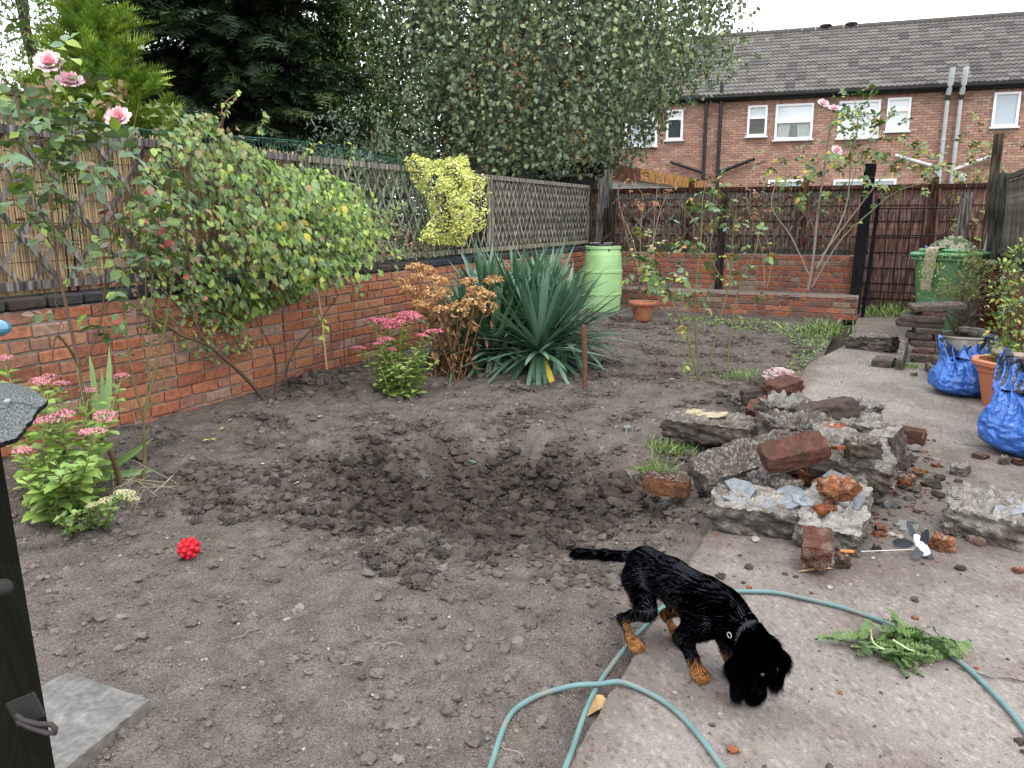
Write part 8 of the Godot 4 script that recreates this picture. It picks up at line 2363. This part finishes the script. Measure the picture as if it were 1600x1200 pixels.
# the surface of a field of tapered capsules joined softly: surface nets
func body_mesh(b: MB, bones: Array, cell: float, k: float, paint: Callable) -> void:
	var lo := Vector3(9, 9, 9)
	var hi := -lo
	for q in bones:
		var a: Vector3 = q[0]
		var c: Vector3 = q[1]
		var r: float = maxf(q[2], q[3]) + k + cell * 2.0
		lo = lo.min(a - Vector3.ONE * r).min(c - Vector3.ONE * r)
		hi = hi.max(a + Vector3.ONE * r).max(c + Vector3.ONE * r)
	var nx := int((hi.x - lo.x) / cell) + 2
	var ny := int((hi.y - lo.y) / cell) + 2
	var nz := int((hi.z - lo.z) / cell) + 2
	var f := PackedFloat32Array()
	f.resize(nx * ny * nz)
	f.fill(0.5)
	for q in bones:
		var a: Vector3 = q[0]
		var c: Vector3 = q[1]
		var ra: float = q[2]
		var rb: float = q[3]
		var flat: float = q[4] if q.size() > 4 else 1.0
		var m := maxf(ra, rb) + k + cell * 2.0
		var l := a.min(c) - Vector3.ONE * m
		var h := a.max(c) + Vector3.ONE * m
		var ab := c - a
		var dd := ab.length_squared()
		for z in range(maxi(0, int((l.z - lo.z) / cell)), mini(nz, int((h.z - lo.z) / cell) + 1)):
			for y in range(maxi(0, int((l.y - lo.y) / cell)), mini(ny, int((h.y - lo.y) / cell) + 1)):
				var row := (z * ny + y) * nx
				for x in range(maxi(0, int((l.x - lo.x) / cell)), mini(nx, int((h.x - lo.x) / cell) + 1)):
					var p := lo + Vector3(x, y, z) * cell
					var t := clampf((p - a).dot(ab) / dd, 0.0, 1.0)
					var e := p - a - ab * t
					e.z *= flat
					var d := e.length() - lerpf(ra, rb, t)
					var g := f[row + x]
					var w := maxf(k - absf(d - g), 0.0) / k
					f[row + x] = minf(d, g) - w * w * k * 0.25
	var at := PackedInt32Array()
	at.resize(nx * ny * nz)
	at.fill(-1)
	var base := b.v.size()
	var offs: Array[int] = [0, 1, nx, nx + 1, nx * ny, nx * ny + 1, nx * ny + nx, nx * ny + nx + 1]
	for z in nz - 1:
		for y in ny - 1:
			for x in nx - 1:
				var i := (z * ny + y) * nx + x
				var neg := 0
				for o in offs:
					if f[i + o] < 0.0: neg += 1
				if neg == 0 or neg == 8: continue
				var s := Vector3.ZERO
				var n := 0
				for e in 12:
					var ax := e / 4
					var q := e % 4
					var c0 := 0
					if ax == 0: c0 = (q & 1) * 2 + (q >> 1) * 4
					elif ax == 1: c0 = (q & 1) + (q >> 1) * 4
					else: c0 = (q & 1) + (q >> 1) * 2
					var c1 := c0 + (1 << ax)
					var v0 := f[i + offs[c0]]
					var v1 := f[i + offs[c1]]
					if (v0 < 0.0) != (v1 < 0.0):
						var p := Vector3(c0 & 1, (c0 >> 1) & 1, c0 >> 2)
						p[ax] += v0 / (v0 - v1)
						s += p
						n += 1
				at[i] = b.add(lo + (Vector3(x, y, z) + s / n) * cell, Vector3.ZERO)
	for z in range(1, nz - 1):
		for y in range(1, ny - 1):
			for x in range(1, nx - 1):
				var i := (z * ny + y) * nx + x
				for ax in 3:
					var st := 1 if ax == 0 else (nx if ax == 1 else nx * ny)
					var v0 := f[i]
					var v1 := f[i + st]
					if (v0 < 0.0) == (v1 < 0.0): continue
					var u := nx if ax == 0 else (nx * ny if ax == 1 else 1)
					var w := nx * ny if ax == 0 else (1 if ax == 1 else nx)
					var q: Array[int] = [at[i - u - w], at[i - w], at[i], at[i - u]]
					if q[0] < 0 or q[1] < 0 or q[2] < 0 or q[3] < 0: continue
					# the corners run counterclockwise seen from the + side
					var order := PackedInt32Array([0, 2, 1, 0, 3, 2]) if v0 < 0.0 else PackedInt32Array([0, 1, 2, 0, 2, 3])
					for j in order: b.ix.append(q[j])
	b.smooth_from(base)
	for i in range(base, b.v.size()): b.c[i] = paint.call(b.v[i], b.n[i])


func dog() -> void:
	var t := thing("dog", "small black and tan long-haired dog sniffing the path with its head down", "dog", Vector3(-0.6, 0, -2.42), deg_to_rad(-35))
	var B := func(a: Vector3, c: Vector3, ra: float, rb: float, fl := 1.0): return [a, c, ra, rb, fl]
	var bones := [
		B.call(Vector3(-0.075, 0.258, 0), Vector3(0.05, 0.262, 0), 0.06, 0.06), B.call(Vector3(0.05, 0.262, 0), Vector3(0.2, 0.24, -0.008), 0.06, 0.076), B.call(Vector3(0.2, 0.238, -0.008), Vector3(0.27, 0.228, -0.02), 0.076, 0.067),
		B.call(Vector3(0.26, 0.24, -0.018), Vector3(0.36, 0.195, -0.03), 0.068, 0.052),
		B.call(Vector3(-0.11, 0.27, 0.0), Vector3(-0.24, 0.24, 0.04), 0.022, 0.014), B.call(Vector3(-0.24, 0.24, 0.04), Vector3(-0.35, 0.212, 0.085), 0.014, 0.019),
		B.call(Vector3(-0.06, 0.225, 0.04), Vector3(0.012, 0.145, 0.06), 0.055, 0.03), B.call(Vector3(0.012, 0.145, 0.06), Vector3(-0.1, 0.066, 0.07), 0.028, 0.0145), B.call(Vector3(-0.1, 0.066, 0.07), Vector3(-0.045, 0.022, 0.078), 0.014, 0.012), B.call(Vector3(-0.045, 0.02, 0.078), Vector3(-0.015, 0.016, 0.08), 0.0155, 0.014),
		B.call(Vector3(-0.05, 0.225, -0.04), Vector3(0.035, 0.14, -0.06), 0.053, 0.029), B.call(Vector3(0.035, 0.14, -0.06), Vector3(-0.045, 0.07, -0.07), 0.027, 0.0145), B.call(Vector3(-0.045, 0.07, -0.07), Vector3(0.0, 0.02, -0.078), 0.014, 0.012), B.call(Vector3(0.0, 0.02, -0.078), Vector3(0.03, 0.016, -0.08), 0.0155, 0.014),
		B.call(Vector3(0.24, 0.205, 0.04), Vector3(0.185, 0.135, 0.052), 0.048, 0.03), B.call(Vector3(0.185, 0.135, 0.052), Vector3(0.205, 0.055, 0.03), 0.026, 0.0165), B.call(Vector3(0.205, 0.055, 0.03), Vector3(0.222, 0.022, 0.02), 0.0165, 0.0165),
		B.call(Vector3(0.255, 0.205, -0.055), Vector3(0.215, 0.135, -0.075), 0.046, 0.028), B.call(Vector3(0.215, 0.135, -0.075), Vector3(0.235, 0.055, -0.09), 0.025, 0.016), B.call(Vector3(0.235, 0.055, -0.09), Vector3(0.252, 0.022, -0.095), 0.0165, 0.0165)]
	for side in 2:
		# toes of the four paws
		for k in 4:
			var o := (k - 1.5) * 0.0105
			var fx := 0.222 if side == 0 else 0.252
			var fz := 0.02 if side == 0 else -0.095
			bones.append(B.call(Vector3(fx, 0.018, fz + o * 0.7), Vector3(fx + 0.026 - absf(o) * 0.4, 0.011, fz + o * 1.15), 0.011, 0.0095))
			var hx := -0.02 if side == 0 else 0.025
			var hz := 0.08 if side == 0 else -0.08
			bones.append(B.call(Vector3(hx, 0.017, hz + o * 0.7), Vector3(hx + 0.025 - absf(o) * 0.4, 0.01, hz + o * 1.1), 0.0105, 0.009))
	var black := Color(0.021, 0.022, 0.028)
	var tan := Color(0.3, 0.13, 0.045)
	var paint := func(p: Vector3, n: Vector3) -> Color:
		var k := 0.0
		if p.x > 0.15 and p.y < 0.1: k = 1.0 - sm(0.05, 0.072, p.y + 0.008 * sin(p.z * 300.0))
		if p.x < 0.12:
			k = maxf(k, 1.0 - sm(0.03, 0.055, p.y))
			if p.y < 0.13: k = maxf(k, sm(0.1, 0.5, n.x) * (1.0 - sm(0.09, 0.13, p.y)))
			if p.y < 0.16 and p.z < 0.0: k = maxf(k, sm(0.0, 0.5, n.z) * (1.0 - sm(0.12, 0.16, p.y)))
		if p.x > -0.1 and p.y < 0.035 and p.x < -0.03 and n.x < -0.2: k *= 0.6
		return black.lerp(tan * (0.8 + 0.5 * noise2.get_noise_3d(p.x * 50.0, p.y * 50.0, p.z * 50.0)), clampf(k, 0.0, 1.0))
	var b := MB.new()
	body_mesh(b, bones, 0.0075, 0.022, paint)
	var head := [
		B.call(Vector3(0.34, 0.205, -0.028), Vector3(0.4, 0.165, -0.034), 0.052, 0.05), B.call(Vector3(0.4, 0.165, -0.034), Vector3(0.412, 0.13, -0.032), 0.05, 0.042),
		B.call(Vector3(0.412, 0.12, -0.032), Vector3(0.408, 0.05, -0.024), 0.034, 0.024), B.call(Vector3(0.408, 0.05, -0.024), Vector3(0.404, 0.034, -0.022), 0.023, 0.02),
		B.call(Vector3(0.395, 0.185, 0.01), Vector3(0.388, 0.13, 0.032), 0.016, 0.024), B.call(Vector3(0.388, 0.13, 0.032), Vector3(0.39, 0.062, 0.03), 0.024, 0.017),
		B.call(Vector3(0.405, 0.18, -0.078), Vector3(0.415, 0.13, -0.1), 0.016, 0.024), B.call(Vector3(0.415, 0.13, -0.1), Vector3(0.42, 0.07, -0.094), 0.024, 0.017)]
	var dark := func(p: Vector3, n: Vector3) -> Color:
		return (black * 1.5).lerp(tan, 0.8 * sm(0.3, 0.9, absf(n.z)) * (1.0 - sm(0.05, 0.075, p.y)) * 0.3)
	body_mesh(b, head, 0.005, 0.02, dark)
	var body := part(t, "body", b.build(M.coat))
	# coat: fine tapering locks that lie along the body
	var fur := MB.new()
	var nv := b.v.size()
	for i in 100000:
		var q := rng.randi() % nv
		var p := b.v[q]
		var n := b.n[q]
		if p.y < 0.02 and rng.randf() < 0.8: continue
		if b.c[q].r > 0.1 and rng.randf() < 0.65: continue
		var flow := Vector3(-1.0, -0.45, 0)
		var l := rr(0.014, 0.026)
		if p.x > 0.37:
			flow = Vector3(-0.15, -1.0, 0.0)
			l = rr(0.016, 0.034)
			if absf(p.z + 0.034) > 0.04: l = rr(0.025, 0.048)
		elif p.x < -0.13:
			flow = Vector3(-1.0, -0.55, 0.35)
			l = rr(0.02, 0.042)
		elif p.y < 0.16:
			flow = Vector3(-0.35, -1.0, 0)
			l = rr(0.008, 0.02)
			if n.x < -0.3 and p.y > 0.07: l = rr(0.02, 0.042)
			if p.y < 0.075: l = rr(0.006, 0.012)
		elif n.y < -0.35: l = rr(0.02, 0.04)
		elif p.x > 0.2: l = rr(0.02, 0.036)
		# hair lies in long smooth waves
		flow += Vector3(noise.get_noise_3d(p.x * 7.0, p.y * 7.0, p.z * 7.0), noise.get_noise_3d(p.x * 7.0, p.y * 7.0, p.z * 7.0 + 20.0), noise.get_noise_3d(p.x * 7.0 + 40.0, p.y * 7.0, p.z * 7.0)) * 0.6 + rv(0.12)
		var d := (flow - n * flow.dot(n)).normalized()
		if d.length() < 0.5: continue
		var s := n.cross(d).normalized() * rr(0.0004, 0.0008)
		var e := p + n * 0.0012 + d * l * 0.5 + n * l * (rr(0.0, 0.03) if n.y > -0.1 and p.x < 0.36 else rr(0.03, 0.14))
		var tip := e + d * l * 0.5 + n * l * rr(-0.06, 0.08) + Vector3(0, -0.15 * l, 0)
		if tip.y < 0.002: tip.y = 0.002
		var c := b.c[q]
		var k := rr(0.9, 1.15)
		if p.x > 0.36: k = rr(0.8, 2.0)
		fur.col = Color(c.r * k, c.g * k, c.b * k * 1.05)
		var nn := (n + d * 0.1 + rv(0.04)).normalized()
		var o := fur.v.size()
		fur.add(p - s, nn); fur.add(p + s, nn); fur.add(e - s * 0.8, nn); fur.add(e + s * 0.8, nn); fur.add(tip, nn)
		for j in [0, 2, 1, 1, 2, 3, 2, 4, 3]: fur.ix.append(o + j)
	part(t, "fur", fur.build(M.fur), Transform3D.IDENTITY, "stuff")
	for z in [0.004, -0.068]:
		var ey := MB.new()
		ey.col = Color(0.012, 0.006, 0.004)
		var pr := PackedVector2Array()
		for i in 9: pr.append(Vector2(cos((i / 8.0 - 0.5) * PI), sin((i / 8.0 - 0.5) * PI)) * 0.0075)
		ey.lathe(Transform3D(Basis.IDENTITY, Vector3(0.446, 0.128, z * 0.75 - 0.008)), pr, 14)
		part(t, "eye", ey.build(M.glass))
	var ns := MB.new()
	ns.col = Color(0.008, 0.007, 0.008)
	var np := PackedVector2Array()
	for i in 9: np.append(Vector2(cos((i / 8.0 - 0.5) * PI) * 0.012, sin((i / 8.0 - 0.5) * PI) * 0.009))
	ns.lathe(Transform3D(Basis.IDENTITY, Vector3(0.412, 0.022, -0.022)), np, 14)
	part(t, "nose", ns.build(M.plain))
	var cl := MB.new()
	cl.col = Color(0.02, 0.018, 0.018)
	var ring := PackedVector3Array()
	var cb := aim(Vector3(0.1, -0.05, -0.01), Vector3.UP)
	for i in 25: ring.append(Vector3(0.325, 0.212, -0.027) + (cb.x * cos(TAU * i / 24.0) + cb.z * sin(TAU * i / 24.0)) * 0.057)
	cl.tube(ring, 0.002, 0.002, 6)
	part(t, "collar", cl.build(M.plain))
	var rg := MB.new()
	rg.col = Color(0.5, 0.48, 0.42)
	var rp := PackedVector3Array()
	for i in 13: rp.append(Vector3(0.352 + cos(TAU * i / 12.0) * 0.008, 0.215, 0.036) + Vector3(0, sin(TAU * i / 12.0) * 0.008, 0))
	rg.tube(rp, 0.0016, 0.0016, 5)
	part(t, "collar_ring", rg.build(M.metal))
